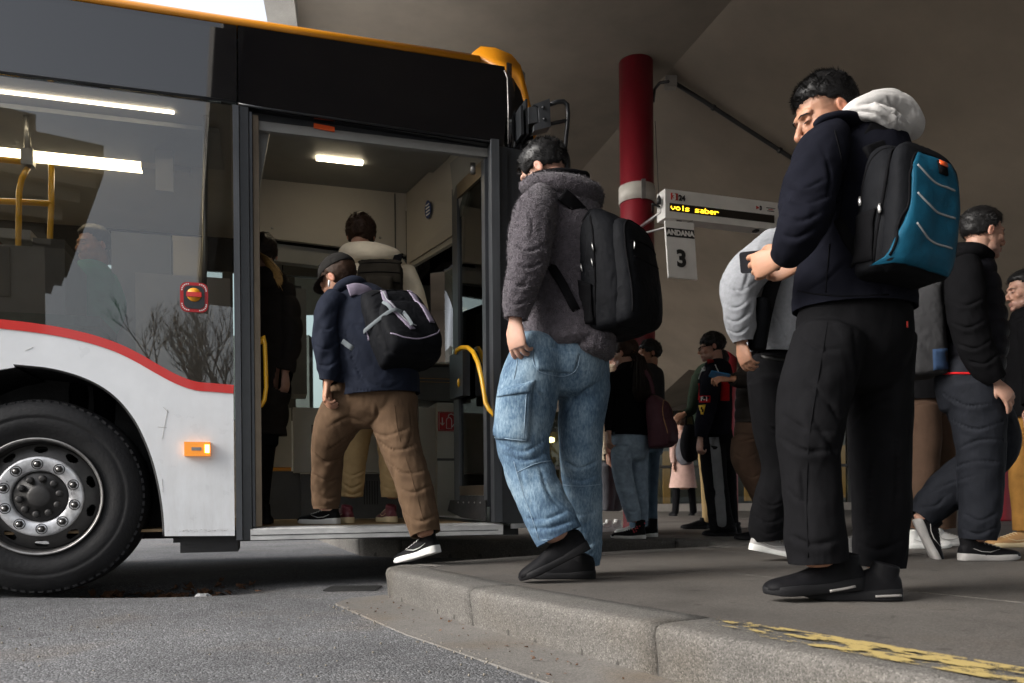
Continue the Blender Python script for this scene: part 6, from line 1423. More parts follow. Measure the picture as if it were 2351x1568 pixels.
hd = garment('hood', [loft([(1938, 270, -.10, 16, 20), (1968, 254, -.09, 26, 30, .003), (2008, 246, -.05, 32, 44, .006), (2044, 262, 0, 42, 56, .008), (2066, 286, .03, 38, 56, .008), (2066, 302, .06, 26, 40, .004)], Y, seed=21, n=10, seg=40, ft=16, fa=2.0), loft([(1960, 262, -.11, 14, 18), (2010, 262, -.12, 20, 22, .004), (2050, 290, -.08, 26, 28, .006), (2068, 310, -.02, 20, 24)], Y, seed=23, n=8), loft([(1990, 232, -.02, 16, 40), (2030, 232, 0, 18, 44, .004), (2050, 250, .03, 16, 40)], Y, seed=24, n=6)], M['white_hood'], man, 0.005, 3)
creases(hd, [((1950, 258), (1990, 256), (2030, 272), (2060, 305)), ((1975, 240), (2015, 240), (2050, 262), (2085, 290)), ((2040, 225), (2048, 245), (2066, 262)), ((2060, 250), (2060, 280), (2075, 310)), ((1990, 275), (2025, 290), (2050, 315))], .012, .010)
CR1 = [((1800, 955), (1850, 985), (1925, 990)), ((1792, 1005), (1850, 1035), (1928, 1030)), ((1860, 950), (1900, 1015), (1932, 1075)), ((1938, 985), (1900, 925), (1850, 880)), ((1945, 985), (1990, 935), (2050, 915)), ((1840, 1080), (1846, 1140), (1850, 1210), .6), ((2005, 1020), (1998, 1110), (1996, 1220), .7), ((2056, 980), (2060, 1080), (2052, 1200), .7), ((1805, 1120), (1840, 1150), (1890, 1150), .6), ((1815, 1230), (1870, 1250), (1935, 1235)), ((1970, 1245), (2015, 1262), (2075, 1240)), ((1960, 760), (1966, 860), (1950, 960), .8), ((1830, 760), (1880, 800), (1940, 800), .6)]
trs = garment('trousers', [loft(hipp, Y, seed=17, n=6, seg=40), loft(ext(legL, Y), Y, seed=18, n=9, seg=44, ft=9, fa=1.2), loft(ext(legR, Y), Y, seed=19, n=9, seg=44, ft=9, fa=1.0)], M['black_trouser'], man, 0.0065, 3, (dict(amp=.005, scale=8, stretch=(1.8, 1.8, .6), ridge=True, octv=2),))
creases(trs, CR1, .011, .013)
creases(jk, [((1800, 425), (1845, 432), (1892, 412)), ((1796, 455), (1850, 468), (1905, 448)), ((1788, 495), (1840, 506), (1895, 482)), ((1782, 535), (1828, 545), (1876, 520)), ((1925, 420), (1908, 510), (1870, 585), .8), ((1890, 340), (1905, 400), (1900, 450), .6), ((1945, 600), (1900, 640), (1850, 670), .6)], .010, .011)
hemcut(trs.data, legL, Y); hemcut(trs.data, legR, Y); hemcut(jk.data, armL, Y); hemcut(jk.data, torso, Y, .008, 1.25)
tj = bvh(jk)
seam('hem_seam', tj, ((1832, 668), (1880, 676), (1950, 680), (2040, 676)), .0022, M['black_cloth'], jk); seam('shoulder_seam', tj, ((1916, 300), (1930, 360), (1936, 430), (1925, 510)), .002, M['black_cloth'], jk); seam('side_seam', tj, ((1905, 560), (1898, 640), (1896, 672)), .002, M['black_cloth'], jk)
seam('side_seam', bvh(trs), ((1900, 740), (1880, 860), (1858, 1000), (1852, 1150), (1856, 1280)), .002, M['black_cloth'], trs)
patch('red_tab', bvh(trs), [(2080, 738), (2083, 738), (2083, 752), (2080, 752)], M['sign_red'], trs, 1, 2, .003, .003)
hl = lambda x, y: np.where(y > .050, .060 - .1 * np.clip(.05 - np.abs(x), 0, .05), np.where(y > .015, .062 - (.05 - y) * .9, np.where(y > -.02, .030, .002)))
hair_cap(hc, Mx, 1.03, hl, lambda b: (.0015 + .011 * np.clip((b[..., 2] - .045) / .05, 0, 1) * np.clip((b[..., 1] + .09) / .06, .25, 1)), man, M['hair_black'], 9000, .021, 5, lambda b: np.array((0, .9, .1)), .6)
hair_clumps(hc, Mx, 1.03, man, M['hair_black'], 320, lambda b: np.clip((b[2] - .062) / .035, 0, 1), .030, .0030, lambda b: (.15, .9, .0), .65, 6)
gl = G(1985, 1374)
s1_ = shoe(man, np.array(P(1976, 1352, Y - .08)) , dirv(92), 0.07, 0.315, ('shoe_black', 'shoe_sole_black', 'shoe_stripe'), 1.08, 'slip', .08, .034)
g = G(2082, 1382); shoe(man, np.array((g.x, g.y + .05, 0)), dirv(80), 0.0, 0.30, ('shoe_black', 'shoe_sole_black', 'shoe_stripe'), 1.08, 'slip', .08, .034)
mat('sole_highlight', (0.22, 0.21, 0.2), 0.3)  # pale strip painting the highlight in the sole gap
for so_ in [c_ for s_ in man.children if s_.name.startswith('shoe') for c_ in s_.children if c_.name.startswith('sole')]:
    st_ = bvh(so_); x0_ = 1905 if so_.parent is s1_ else 2010
    seam('sole_highlight', st_, ((x0_, 1357 if x0_ < 2000 else 1369), (x0_ + 30, 1352 if x0_ < 2000 else 1368), (x0_ + 58, 1346 if x0_ < 2000 else 1367)), .0045, M['sole_highlight'], so_, 5, .001)
ph = empty('mobile_phone', P(1775, 575, Y - .36)); tag(ph, 'black mobile phone held by the man with the teal backpack', 'phone')
po_ = np.array(wL) + np.array((-.040, .105, .018)); fm = frame(np.array((.72, .6, .35)), (-.62, .72, .15))
prism('phone_body', rr(.034, .070, .009), lambda a, t, b: Vector(po_ + fm @ np.array((a, t, b * .0)) + fm @ np.array((0, 0, b))), -.004, .004, M['phone_black'], ph, .0015)
# teal backpack
b0 = np.array(P(2010, 656, Y - .13)); out = dirv(25 + 180); up = np.array((0.12, .0, 1))
pk = Pack('black backpack with a teal back panel and grey piping', b0, out, up, .285, .15, .415, M['black_pack'], None, .95, .66, wr=.003, seed=12)
fp = pk.vol('front_pocket', [(.0, .66, .5), (.05, .88, .95), (.2, .95, 1.1), (.5, .95, 1.05), (.75, .92, .85), (.88, .78, .6), (.95, .5, .35)], .10, .55, M['black_pack'], .003, 15)
pk.add(fp)
tp = pk.sheet('teal_panel', 'f', lambda a, b: ((1 - a) * (.098 + .03 / (1 + math.exp((b - .34) * 14)) - .03 * max(0, (b - .85) / .15)) - a * (.098 - .03 * max(0, (b - .8) / .2)), .018 + b * .325), 14, 26, M['teal'], .009, rough=.004)
pk.add(fp, tp)
for z0 in (.265, .18, .09): pk.line('piping', 'f', [(.085, z0 + .035), (.05, z0 + .012), (.0, z0 - .004), (-.075, z0 - .002)], .003, M['piping'], n=8, off=.001)
pk.line('panel_edge', 'f', [(.132, .03), (.125, .13), (.106, .18), (.102, .28), (.07, .345), (0, .355), (-.08, .345), (-.105, .28), (-.105, .2), (-.105, .03)], .004, M['black_cloth'], n=8)
rt = pk.sheet('rubber_tag', 'f', lambda a, b: (-.035 + a * .035, .295 + b * .04), 2, 2, M['black_cloth'], .006); pk.add(fp, tp, rt)
pk.sheet('orange_tag', 'f', lambda a, b: (-.034 + a * .032, .322 + b * .014), 2, 2, M['orange_reflector'], .003)
pk.line('zip', 's', [(.02, .16), (.03, .27), (.05, .35), (.09, .385)], .004, M['black_cloth']); pk.line('zip', 's', [(.10, .02), (.115, .2), (.11, .32), (.09, .38)], .005, M['black_cloth'])
pk.sheet('mesh_pocket', 's', lambda a, b: (.015 + a * .085, .03 + b * .15), 8, 10, M['black_cloth'], .010, rough=.005)
pk.pull('s', .035, .235, .03); pk.pull('s', .112, .19, .03)
pk.strap('shoulder_strap', [P(1992, 292, Y - .12), P(2020, 310, Y - .12), P(2044, 335, Y - .12), pk.T((.10, .01, .38))], .06, .016, M['black_cloth'])
pk.strap('shoulder_strap', [P(1925, 505, Y - .18), P(1945, 545, Y - .2), P(1968, 580, Y - .19), pk.T((.13, .03, .06))], .032, .01, M['black_cloth'])
pk.strap('top_handle', [pk.T((.04, .0, .40)), pk.T((.03, -.02, .44)), pk.T((-.03, -.02, .44)), pk.T((-.04, .0, .40))], .022, .012, M['black_cloth'])

# ---------------------------------------------------------------- 3: man in navy jacket stepping up into the bus
Y = 4.14
torso = [(800, 668, .06, 42, 46), (812, 694, .05, 72, 62, .003), (832, 745, .02, 98, 76, .005), (850, 815, 0, 103, 80, .007), (860, 870, 0, 102, 84, .005), (862, 898, 0, 103, 86, .003), (863, 910, 0, 102, 86)]
armL = [(776, 690, -.06, 32, 38), (758, 716, -.09, 34, 40, .004), (751, 766, -.12, 32, 37, .010), (752, 812, -.14, 31, 34, .012), (758, 848, -.15, 28, 30, .010), (754, 874, -.15, 21, 23, .002)]
armR = [(880, 700, .16, 34, 36), (905, 770, .2, 36, 38, .004), (890, 850, .2, 30, 30)]
hipp = [(862, 880, 0, 86, 70), (862, 915, 0, 94, 74, .003), (858, 945, 0, 90, 66, .003), (858, 968, 0, 70, 48)]
legL = [(812, 915, 0, 58, 66), (776, 970, .06, 50, 58, .006), (756, 1020, .14, 39, 50, .009), (751, 1075, .20, 35, 44, .010), (749, 1120, .24, 33, 40, .008), (748, 1152, .25, 32, 38, .006), (748, 1168, .25, 28, 34)]
legR = [(904, 915, 0, 56, 66), (908, 975, -.02, 52, 62, .006), (925, 1040, -.06, 46, 54, .008), (946, 1100, -.10, 42, 48, .010), (962, 1160, -.13, 40, 46, .009), (972, 1205, -.15, 38, 42, .008), (977, 1226, -.16, 35, 37, .003)]
Mx = frame(dirv(66, 28)); hc = np.array(P(778, 645, Y + .08)); nk = np.array(P(806, 684, Y + .05))
inner = [loft(r, Y, shrink=0.55, n=3, seg=14) for r in (torso, armL, armR, hipp, legL, legR)]
inner.append(loft([(805, 685, .05, 34, 34), (768, 700, -.08, 18, 18)], Y, n=3)); inner.append(loft([(805, 690, .05, 34, 34), (880, 715, .15, 20, 20)], Y, n=3))
wL = P(752, 878, Y - .15)
hands = [hand_parts(wL, (-.1, -.05, -1), (-.9, -.3, .1), 1.0, True, (.6, .65, .7, .75), .7)]
man = make_person('man in navy jacket, brown trousers and black cap stepping into the bus', (hc, Mx, 1.03, nk), inner, hands, 'skin', 0.0036)
jk = garment('jacket', [loft(ext(torso, Y), Y, seed=31, n=8, seg=44, ft=9), loft(ext(armL, Y), Y, seed=33, n=10, seg=36, ft=14, fa=1.2), loft(armR, Y, seed=34, n=5)], M['navy_jacket'], man, 0.0065, 3, (dict(amp=.004, scale=16, ridge=True, octv=2),))
garment('collar', [loft([(772, 682, -.02, 12, 18), (785, 664, -.04, 18, 26), (810, 660, .0, 26, 34), (820, 672, .1, 22, 28)], Y, n=6)], M['navy_jacket'], man, 0.005, 3)
trs = garment('trousers', [loft(hipp, Y, seed=37, n=6, seg=36), loft(ext(legL, Y), Y, seed=38, n=9, seg=40, ft=13, fa=1.3), loft(ext(legR, Y), Y, seed=39, n=9, seg=40, ft=12, fa=1.3)], M['brown_trouser'], man, 0.006, 3, (dict(amp=.005, scale=9, stretch=(1.6, 1.6, .8), ridge=True, octv=2),))
creases(trs, [((846, 976), (800, 958), (752, 982)), ((848, 984), (802, 1002), (756, 1032)), ((850, 986), (884, 1000), (935, 984)), ((856, 1000), (905, 1032), (958, 1020)), ((888, 1058), (930, 1086), (982, 1078)), ((902, 1108), (945, 1130), (990, 1114)), ((925, 1175), (960, 1196), (1002, 1184)), ((720, 1038), (750, 1060), (786, 1048)), ((719, 1088), (752, 1104), (784, 1094)), ((721, 1128), (750, 1144), (779, 1136)), ((864, 925), (866, 955), (850, 976), .8), ((940, 930), (945, 990), (930, 1040), .6)], .010, .014)
creases(jk, [((718, 742), (750, 756), (782, 738)), ((716, 790), (750, 801), (783, 780)), ((721, 830), (752, 840), (781, 820)), ((790, 750), (812, 830), (846, 892), .8), ((770, 880), (830, 896), (900, 900), .6), ((780, 700), (776, 760), (790, 830), .7), ((930, 870), (890, 890), (840, 870), .7)], .007, .012)
hemcut(trs.data, legL, Y); hemcut(trs.data, legR, Y); hemcut(jk.data, armL, Y); hemcut(jk.data, torso, Y, .008, 1.25)
seam('side_seam', bvh(trs), ((905, 930), (915, 1000), (940, 1080), (965, 1170), (985, 1240)), .0016, M['brown_trouser'], trs)
hl = lambda x, y: np.where(y > .0, .03, -.035); hair_cap(hc, Mx, 1.03, hl, lambda b: np.full(b.shape[:-1], .005), man, M['hair_brown'], 1500, .014, 7, (0, -.3, -.3), .4)
def cap_obj(hc, Mx, sc, par, m):
    nu = 40; rings = []
    for i, (a, s) in enumerate(((.0, 1.075), (.18, 1.08), (.45, 1.07), (.75, 1.05), (1.1, 1.04), (1.4, 1.04))):
        ring = [np.asarray(hc) + Mx @ (np.array((0, -.014, .036)) + np.array((math.cos(t) * math.cos(a) * .0795 * s, math.sin(t) * math.cos(a) * .101 * s, .012 + math.sin(a) * .087 * s))) * sc for t in np.arange(nu) / nu * 2 * math.pi]
        rings.append(np.array(ring))
    V, F = rings_to_mesh(rings); me = remesh([(V, F)], .004, 3); o = link('cap', me, M[m], par, True)
    rows = []
    for j in range(9):
        t = (j / 8 - .5) * 2.3; rows.append([np.asarray(hc) + Mx @ (np.array((math.sin(t) * r_ * .083, -.014 + math.cos(t) * .098 + (r_ - 1) * .12 * math.cos(t) , .044 - (r_ - 1) * .045 - .012 * math.sin(t) ** 2)) * sc) for r_ in (.9, 1.1, 1.3, 1.5)])
    V = []; F = []
    for k, dz in ((0, 0.0), (1, -.003)):
        for r_ in rows: V += [(p + Mx[:, 2] * dz) for p in r_]
    for j in range(8):
        for i in range(3):
            a = j * 4 + i; F += [(a, a + 1, a + 5, a + 4), (36 + a, 36 + a + 4, 36 + a + 5, 36 + a + 1)]
    for j in range(8): F.append((j * 4 + 3, 36 + j * 4 + 3, 36 + j * 4 + 7, j * 4 + 7))
    mesh('peak', V, F, M[m], o, True)
    for k in range(6):
        t = k / 6 * 2 * math.pi + .3; tube('cap_seam', [Vector(np.asarray(hc) + Mx @ ((np.array((0, -.014, .036)) + np.array((math.cos(t) * math.cos(a) * .0855, math.sin(t) * math.cos(a) * .109, .012 + math.sin(a) * .0925))) * sc)) for a in (.1, .4, .8, 1.2, 1.5)], .0012, M[m], o, 5)
    return o
fabric('cap_black', (0.02, 0.019, 0.018), var=0.2)
cap_obj(hc, Mx, 1.03, man, 'cap_black')
ep = Vector(hc + Mx @ np.array((-.092, .004, -.022))); tube('earbud', [ep, ep + Vector((0, -.004, -.012)), ep + Vector((-.002, -.004, -.032))], [.006, .0055, .0035], M['earbud'], man, 8)
g = G(1012, 1292); shoe(man, np.array(P(1006, 1268, Y - .16)), dirv(58), 0.26, 0.285, ('shoe_black', 'shoe_white', 'shoe_white'), 1.05, 'trainer', .095, .034)
q = bf(0, 0, 0); gz_ = 0.185; u, v = ray(778, 1203); Yz = (gz_ - CAM_H) / v
shoe(man, np.array((u * Yz + .0, Yz - .02, gz_)), dirv(70), 0.0, 0.28, ('shoe_black', 'shoe_white', 'shoe_white'), 1.05, 'trainer', .085, .034)
b0 = np.array(P(930, 858, Y - .06)); out = dirv(34 + 180, -10); up = np.array((-.38, .28, 1))
pk = Pack('black backpack with lilac panels and pale straps worn by the man stepping in', b0, out, up, .35, .20, .46, M['black_pack'], None, .95, .7, wr=.006, seed=22)
fp = pk.vol('front_pocket', [(.02, .62, .5), (.06, .8, .95), (.2, .86, 1.1), (.45, .82, 1.0), (.62, .66, .8), (.70, .4, .4)], .12, .6, M['black_pack'], .005, 25); pk.add(fp)
pk.sheet('lilac_panel', 's', lambda a, b: (.03 + a * .05, .16 + b * .22), 6, 12, M['lilac'], .006, rough=.004)
s1 = pk.sheet('lilac_panel', 'f', lambda a, b: (.015 + a * .028 + .05 * math.sin(b * 2.6), .10 + b * .29), 4, 18, M['lilac'], .006); s2 = pk.sheet('lilac_panel', 'f', lambda a, b: (-.115 + a * .032, .14 + b * .25), 4, 14, M['lilac'], .006); pk.add(fp, s1, s2)
pk.line('piping', 'f', [(.14, .10), (.08, .06), (0, .05), (-.10, .075), (-.15, .12)], .004, M['lilac'], n=8); pk.line('piping', 'f', [(.06, .40), (.075, .28), (.05, .16), (.0, .12)], .0035, M['piping'], n=8)
pk.line('zip', 'f', [(-.13, .36), (0, .40), (.13, .36)], .004, M['black_cloth'])
fr_ = lambda a, z, o: pk.front(a, z, o) or pk.T((a, pk.d * 1.2, z))
pk.strap('pale_strap', [pk.side(.05, .22, .014) or pk.T((.17, .05, .22)), pk.side(.12, .20, .016) or pk.T((.17, .12, .2)), fr_(.10, .21, .016), fr_(.05, .20, .012)], .018, .004, M['grey_web'])
pk.strap('pale_strap', [fr_(.10, .30, .012), fr_(.098, .25, .014), fr_(.095, .21, .014)], .018, .004, M['grey_web']); pk.strap('pale_strap', [fr_(.045, .20, .012), fr_(.04, .15, .014), fr_(.035, .11, .014)], .018, .004, M['grey_web'])
pk.strap('shoulder_strap', [P(800, 668, Y - .12), P(820, 664, Y - .11), P(845, 675, Y - .08), pk.T((.09, .0, .40))], .06, .016, M['lilac'])
pk.strap('top_handle', [pk.T((.05, .02, .43)), pk.T((.035, .02, .49)), pk.T((-.035, .02, .49)), pk.T((-.05, .02, .43))], .024, .012, M['lilac'])
pk.strap('side_strap', [P(786, 783, Y - .17), P(805, 797, Y - .18), P(822, 808, Y - .16), pk.T((.15, .03, .05))], .026, .005, M['grey_web'])
# ---------------------------------------------------------------- the others
def figure(label, Y, head, garments, hands=(), shoes=(), skin='skin', vox=0.007, hair=None, sc=1.0, group='people around the platform', marks=True):
    """head: (x, y, az, pitch); garments: (name, material, [rows...], wrinkles, fold kwargs)"""
    hd = None; inner = []; allrows = [r for g_ in garments for r in g_[2]]
    for r in allrows: inner.append(loft(r, Y, shrink=0.5, n=3, seg=12))
    tops = [garments[0][2][0][0]]
    t0 = garments[0][2][0]
    for r in garments[0][2][1:]:
        inner.append(loft([(t0[1][0], t0[1][1], t0[1][2], 16 * 4 / Y, 16 * 4 / Y), (r[0][0], r[0][1], r[0][2], 14 * 4 / Y, 14 * 4 / Y), (r[1][0], r[1][1], r[1][2], 12 * 4 / Y, 12 * 4 / Y)], Y, n=2, seg=10))
    if head:
        x, y, az, pitch = head; Mx = frame(dirv(az, pitch)); c = np.array(P(x, y, Y + t0[0][2])); nk = np.array(P(t0[1][0], t0[1][1], Y + t0[1][2])); hd = (c, Mx, sc, nk)
    hs = [hand_parts(P(x, y, Y + dz), xd, zd, sc * 1.02, lf, cu, th, .12) for (x, y, dz, xd, zd, lf, cu, th) in hands]
    p = make_person(label, hd, inner, hs, skin, vox * .68, group)
    out = {}
    for i, (nm, m, rows, wr, kw) in enumerate(garments):
        out[nm] = garment(nm, [loft(ext(r, Y, .03) if len(r) > 3 else r, Y, seed=i * 5 + j + len(label), n=7, seg=32, **kw) for j, r in enumerate(rows)], M[m], p, vox, 2, wr)
        for r in rows:
            if len(r) > 3: hemcut(out[nm].data, r, Y, .006, 1.4 if r is not rows[0] else 1.25)
    for (x, y, dz, az, pit, L, ms, st) in shoes:
        pos = np.array(P(x, y, Y + dz)); 
        if pit == 0 and abs(pos[2]) < .06: pos[2] = 0.0
        shoe(p, pos, dirv(az), pit, L, ms, 1.05, st)
    if head and hair:
        m, hl, th, nst, ln, comb, up_ = hair; hair_cap(c, Mx, sc, hl, th, p, M[m], nst, ln, len(label), comb, up_)
    if head and marks and Y < 5.5: face_marks(c, Mx, sc, p, M['hair_black'])
    return p, hd, out
HL_SHORT = lambda x, y: np.where(y > .05, .062, np.where(y > .015, .060 - (.05 - y) * 1.2, np.where(y > -.02, .016, -.02)))
HL_FULL = lambda x, y: np.where(y > .055, .036 + .012 * np.sin(x * 210), np.where(y > .0, .004, -.045))
TH_FADE = lambda b: .002 + .014 * np.clip((b[..., 2] - .03) / .05, 0, 1)
TH_MID = lambda b: .010 + .008 * vnoise(b * 45)
FW = lambda b: np.array((0, .8, .1))
fabric('puffer_black', (0.011, 0.011, 0.014), rough=0.5, var=0.2); fabric('puffer_brown', (0.02, 0.017, 0.015), rough=0.55, var=0.2); fabric('track_pants', (0.015, 0.0165, 0.021), rough=0.7, var=0.2)
fabric('brown_dark', (0.06, 0.036, 0.024)); fabric('warm_lit_brown', (0.28, 0.14, 0.035), var=0.2); fabric('green_dark', (0.018, 0.026, 0.018)); fabric('pink_coat', (0.42, 0.28, 0.24)); fabric('blue_jeans', (0.27, 0.35, 0.43), var=0.3, vscale=20); fabric('blue_jeans_wide', (0.085, 0.13, 0.18), var=0.3, vscale=20)
fabric('grey_trouser', (0.09, 0.09, 0.10)); fabric('racing_black', (0.010, 0.010, 0.015)); fabric('maroon', (0.075, 0.03, 0.04), rough=0.6); fabric('grey_pack', (0.035, 0.035, 0.037)); fabric('pack_blue', (0.03, 0.055, 0.11)); fabric('red_cloth', (0.5, 0.012, 0.015)); fabric('stripe_grey', (0.16, 0.165, 0.17)); fabric('pack_olive', (0.02, 0.017, 0.013))
mat('dot_red', (0.4, 0.02, 0.03), 0.6)
def quilt(me, axis=2, step=0.09, amp=0.010, off=0.0):
    v = vget(me); n = nget(me); t = (v[:, axis] + off + 0.012 * vnoise(v * 6)) / step; f = np.abs(np.sin(t * math.pi)) ** 0.6; vset(me, v + n * (amp * (f - 0.6))[:, None])

# young man walking right in black gilet
Y = 4.05
arm = [(2212, 612, -.10, 34, 40), (2216, 660, -.16, 42, 44, .004), (2222, 730, -.18, 42, 42, .008), (2240, 795, -.18, 38, 38, .009), (2266, 848, -.18, 33, 33, .006), (2284, 872, -.18, 26, 26)]
p, hd, o = figure('young man in black padded gilet and track pants walking right', Y, (2256, 537, -84, 4),
    [('gilet', 'puffer_black', [[(2236, 590, 0, 40, 44), (2230, 622, 0, 48, 54), (2236, 690, 0, 56, 66), (2238, 770, 0, 66, 72), (2232, 840, 0, 64, 68), (2228, 854, 0, 62, 66)]], (), {}),
     ('sleeve', 'black_cloth', [arm], (), dict(ft=13, fa=1.1)),
     ('trousers', 'track_pants', [[(2222, 840, 0, 60, 60), (2218, 880, 0, 66, 64), (2225, 930, 0, 62, 56)], [(2212, 870, .06, 58, 62), (2250, 945, .06, 64, 60, .008), (2280, 1010, .05, 58, 54, .010), (2252, 1065, .06, 52, 48, .012), (2196, 1112, .08, 50, 46, .010), (2142, 1158, .1, 42, 40, .010), (2112, 1192, .1, 32, 32)], [(2236, 880, -.06, 58, 62), (2246, 960, -.06, 58, 58, .008), (2252, 1050, -.07, 50, 50, .010), (2252, 1140, -.07, 44, 46, .010), (2246, 1205, -.07, 42, 44, .012), (2244, 1238, -.07, 38, 40)]], (dict(amp=.004, scale=9, stretch=(1.5, 1.5, .7), ridge=True),), dict(ft=11, fa=1.2))],
    [(2286, 878, -.18, (.6, -.05, -.75), (.25, -.95, .1), True, (.2, .28, .34, .4), .2)],
    [(2206, 1290, -.07, -88, 0, .30, ('shoe_black', 'shoe_grey', 'shoe_grey'), 'trainer'), (2098, 1196, .1, -100, 1.15, .28, ('shoe_black', 'shoe_grey', 'shoe_grey'), 'trainer')],
    'skin_pale', .0058, ('hair_black', HL_SHORT, TH_FADE, 5000, .016, FW, .3), 1.0)
quilt(o['gilet'].data, 2, .085, .012)
hair_clumps(hd[0], hd[1], 1.0, p, M['hair_black'], 220, lambda b: np.clip((b[2] - .06) / .04, 0, 1), .026, .003, lambda b: (.1, .9, .1), .6, 8)
creases(o['trousers'], [((2160, 900), (2220, 930), (2290, 925)), ((2180, 960), (2240, 985), (2310, 965)), ((2200, 1030), (2250, 1010), (2320, 1010)), ((2170, 1085), (2230, 1060), (2300, 1060)), ((2130, 1130), (2180, 1110), (2240, 1090)), ((2110, 1165), (2150, 1160), (2170, 1140)), ((2215, 1180), (2250, 1195), (2285, 1180)), ((2210, 1215), (2246, 1226), (2282, 1212))], .009, .013)
creases(o['sleeve'], [((2180, 690), (2220, 700), (2258, 685)), ((2182, 740), (2222, 752), (2262, 735)), ((2200, 790), (2240, 800), (2276, 780)), ((2225, 830), (2260, 835), (2290, 815))], .010, .011)
garment('hood', [loft([(2268, 590, -.06, 14, 18), (2240, 578, -.1, 20, 24), (2206, 582, -.06, 24, 30, .004), (2196, 590, .05, 22, 28)], Y, n=6)], M['black_cloth'], p, .006, 2)
seam('red_hem', bvh(o['gilet'], o['trousers']), ((2166, 858), (2200, 857), (2240, 858), (2268, 862)), .006, M['red_cloth'], p, 5, .002)
pk = Pack('grey and blue backpack hanging on the young man walking right', np.array(P(2172, 862, Y + .02)), dirv(75 ), (-.06, .0, 1), .30, .20, .47, M['grey_pack'], None, .95, .7, wr=.006, seed=41)
pk.sheet('blue_panel', 's', lambda a, b: (-.0 + a * .09, .02 + b * .10), 5, 5, M['pack_blue'], .006, s=-1)
for z0 in (.30, .16): pk.strap('reflector', [P(2088 if z0 > .2 else 2080, 768 if z0 > .2 else 825, Y - .13), P(2100 if z0 > .2 else 2092, 788 if z0 > .2 else 842, Y - .13)], .02, .004, M['sticker_white'])
pk.strap('shoulder_strap', [P(2190, 602, Y - .13), P(2222, 596, Y - .17), P(2246, 610, Y - .17), P(2254, 660, Y - .16)], .03, .01, M['grey_pack'])

# man in grey hoodie, head hidden behind the man with the phone
Y = 4.1
p, hd, o = figure('person in light grey hooded sweatshirt behind the man with the phone', Y, (1858, 545, -60, 20),
    [('sweatshirt', 'grey_hoodie', [[(1838, 560, 0, 44, 44), (1812, 580, 0, 70, 58, .003), (1794, 640, 0, 80, 66, .006), (1786, 720, 0, 74, 64, .008), (1780, 790, 0, 66, 60, .006), (1779, 812, 0, 62, 56)], [(1782, 560, -.12, 40, 42), (1750, 594, -.16, 46, 46, .006), (1712, 632, -.18, 47, 46, .010), (1697, 668, -.2, 44, 44, .012), (1698, 706, -.22, 38, 38, .012), (1701, 748, -.22, 35, 34, .010), (1706, 784, -.22, 23, 24, .002)]], (dict(amp=.004, scale=13, ridge=True),), dict(ft=12, fa=1.2)),
     ('trousers', 'black_trouser', [[(1778, 820, 0, 54, 48), (1778, 860, 0, 62, 54), (1780, 920, 0, 58, 48)], [(1770, 880, -.05, 52, 52), (1775, 980, -.04, 46, 48, .006), (1790, 1070, -.02, 42, 44, .008), (1774, 1150, -.02, 44, 42, .010), (1762, 1205, -.02, 42, 40, .010), (1766, 1240, -.02, 36, 36)], [(1800, 880, .08, 52, 52), (1830, 990, .1, 44, 46, .006), (1850, 1090, .12, 40, 42, .008), (1862, 1180, .12, 38, 40), (1866, 1240, .12, 34, 34)]], (dict(amp=.004, scale=9, stretch=(1.5, 1.5, .7), ridge=True),), dict(ft=11, fa=1.2))],
    [(1702, 788, -.22, (.2, -.1, -.9), (-.8, -.5, 0), True, (.5, .5, .5, .5), .5)],
    [(1722, 1262, -.02, -92, .2, .27, ('shoe_grey', 'shoe_white', 'shoe_white'), 'trainer'), (1930, 1292, .12, -92, 0, .27, ('shoe_grey', 'shoe_white', 'shoe_white'), 'trainer')], 'skin', .0065)
creases(o['sweatshirt'], [((1660, 650), (1700, 668), (1742, 640)), ((1652, 690), (1690, 706), (1726, 682)), ((1656, 725), (1690, 738), (1722, 716)), ((1664, 755), (1694, 764), (1720, 748)), ((1720, 580), (1716, 630), (1700, 680), .8), ((1750, 560), (1740, 600), (1738, 640), .7), ((1760, 700), (1790, 740), (1815, 800), .8), ((1750, 780), (1790, 790), (1820, 775), .7), ((1755, 640), (1775, 700), (1770, 770), .8)], .010, .010)
creases(o['trousers'], [((1735, 1140), (1770, 1160), (1805, 1150)), ((1728, 1180), (1762, 1200), (1800, 1188)), ((1740, 1215), (1766, 1226), (1798, 1214)), ((1745, 960), (1780, 985), (1810, 970))], .010, .011)
patch('bare_waist', bvh(o['sweatshirt'], o['trousers']), [(1747, 812), (1806, 822), (1806, 832), (1749, 824)], M['skin_pale'], p, 6, 2, .002, .006)  # strip of bare skin between sweatshirt and trousers
bg_ = empty('sling_bag', P(1745, 760, Y - .1)); tag(bg_, 'black sling bag strap across the grey sweatshirt', 'bag')
sb_ = Pack.strap
class _S: root = bg_
_S.strap = Pack.strap
_S.strap(_S, 'strap', [P(1815, 560, Y - .13), P(1778, 640, Y - .19), P(1756, 720, Y - .2), P(1742, 800, Y - .18)], .07, .02, M['black_cloth'])
garment('pouch', [loft([(1748, 690, -.2, 18, 20), (1742, 740, -.2, 24, 24), (1738, 800, -.18, 20, 22)], Y)], M['black_pack'], bg_, .006, 2)

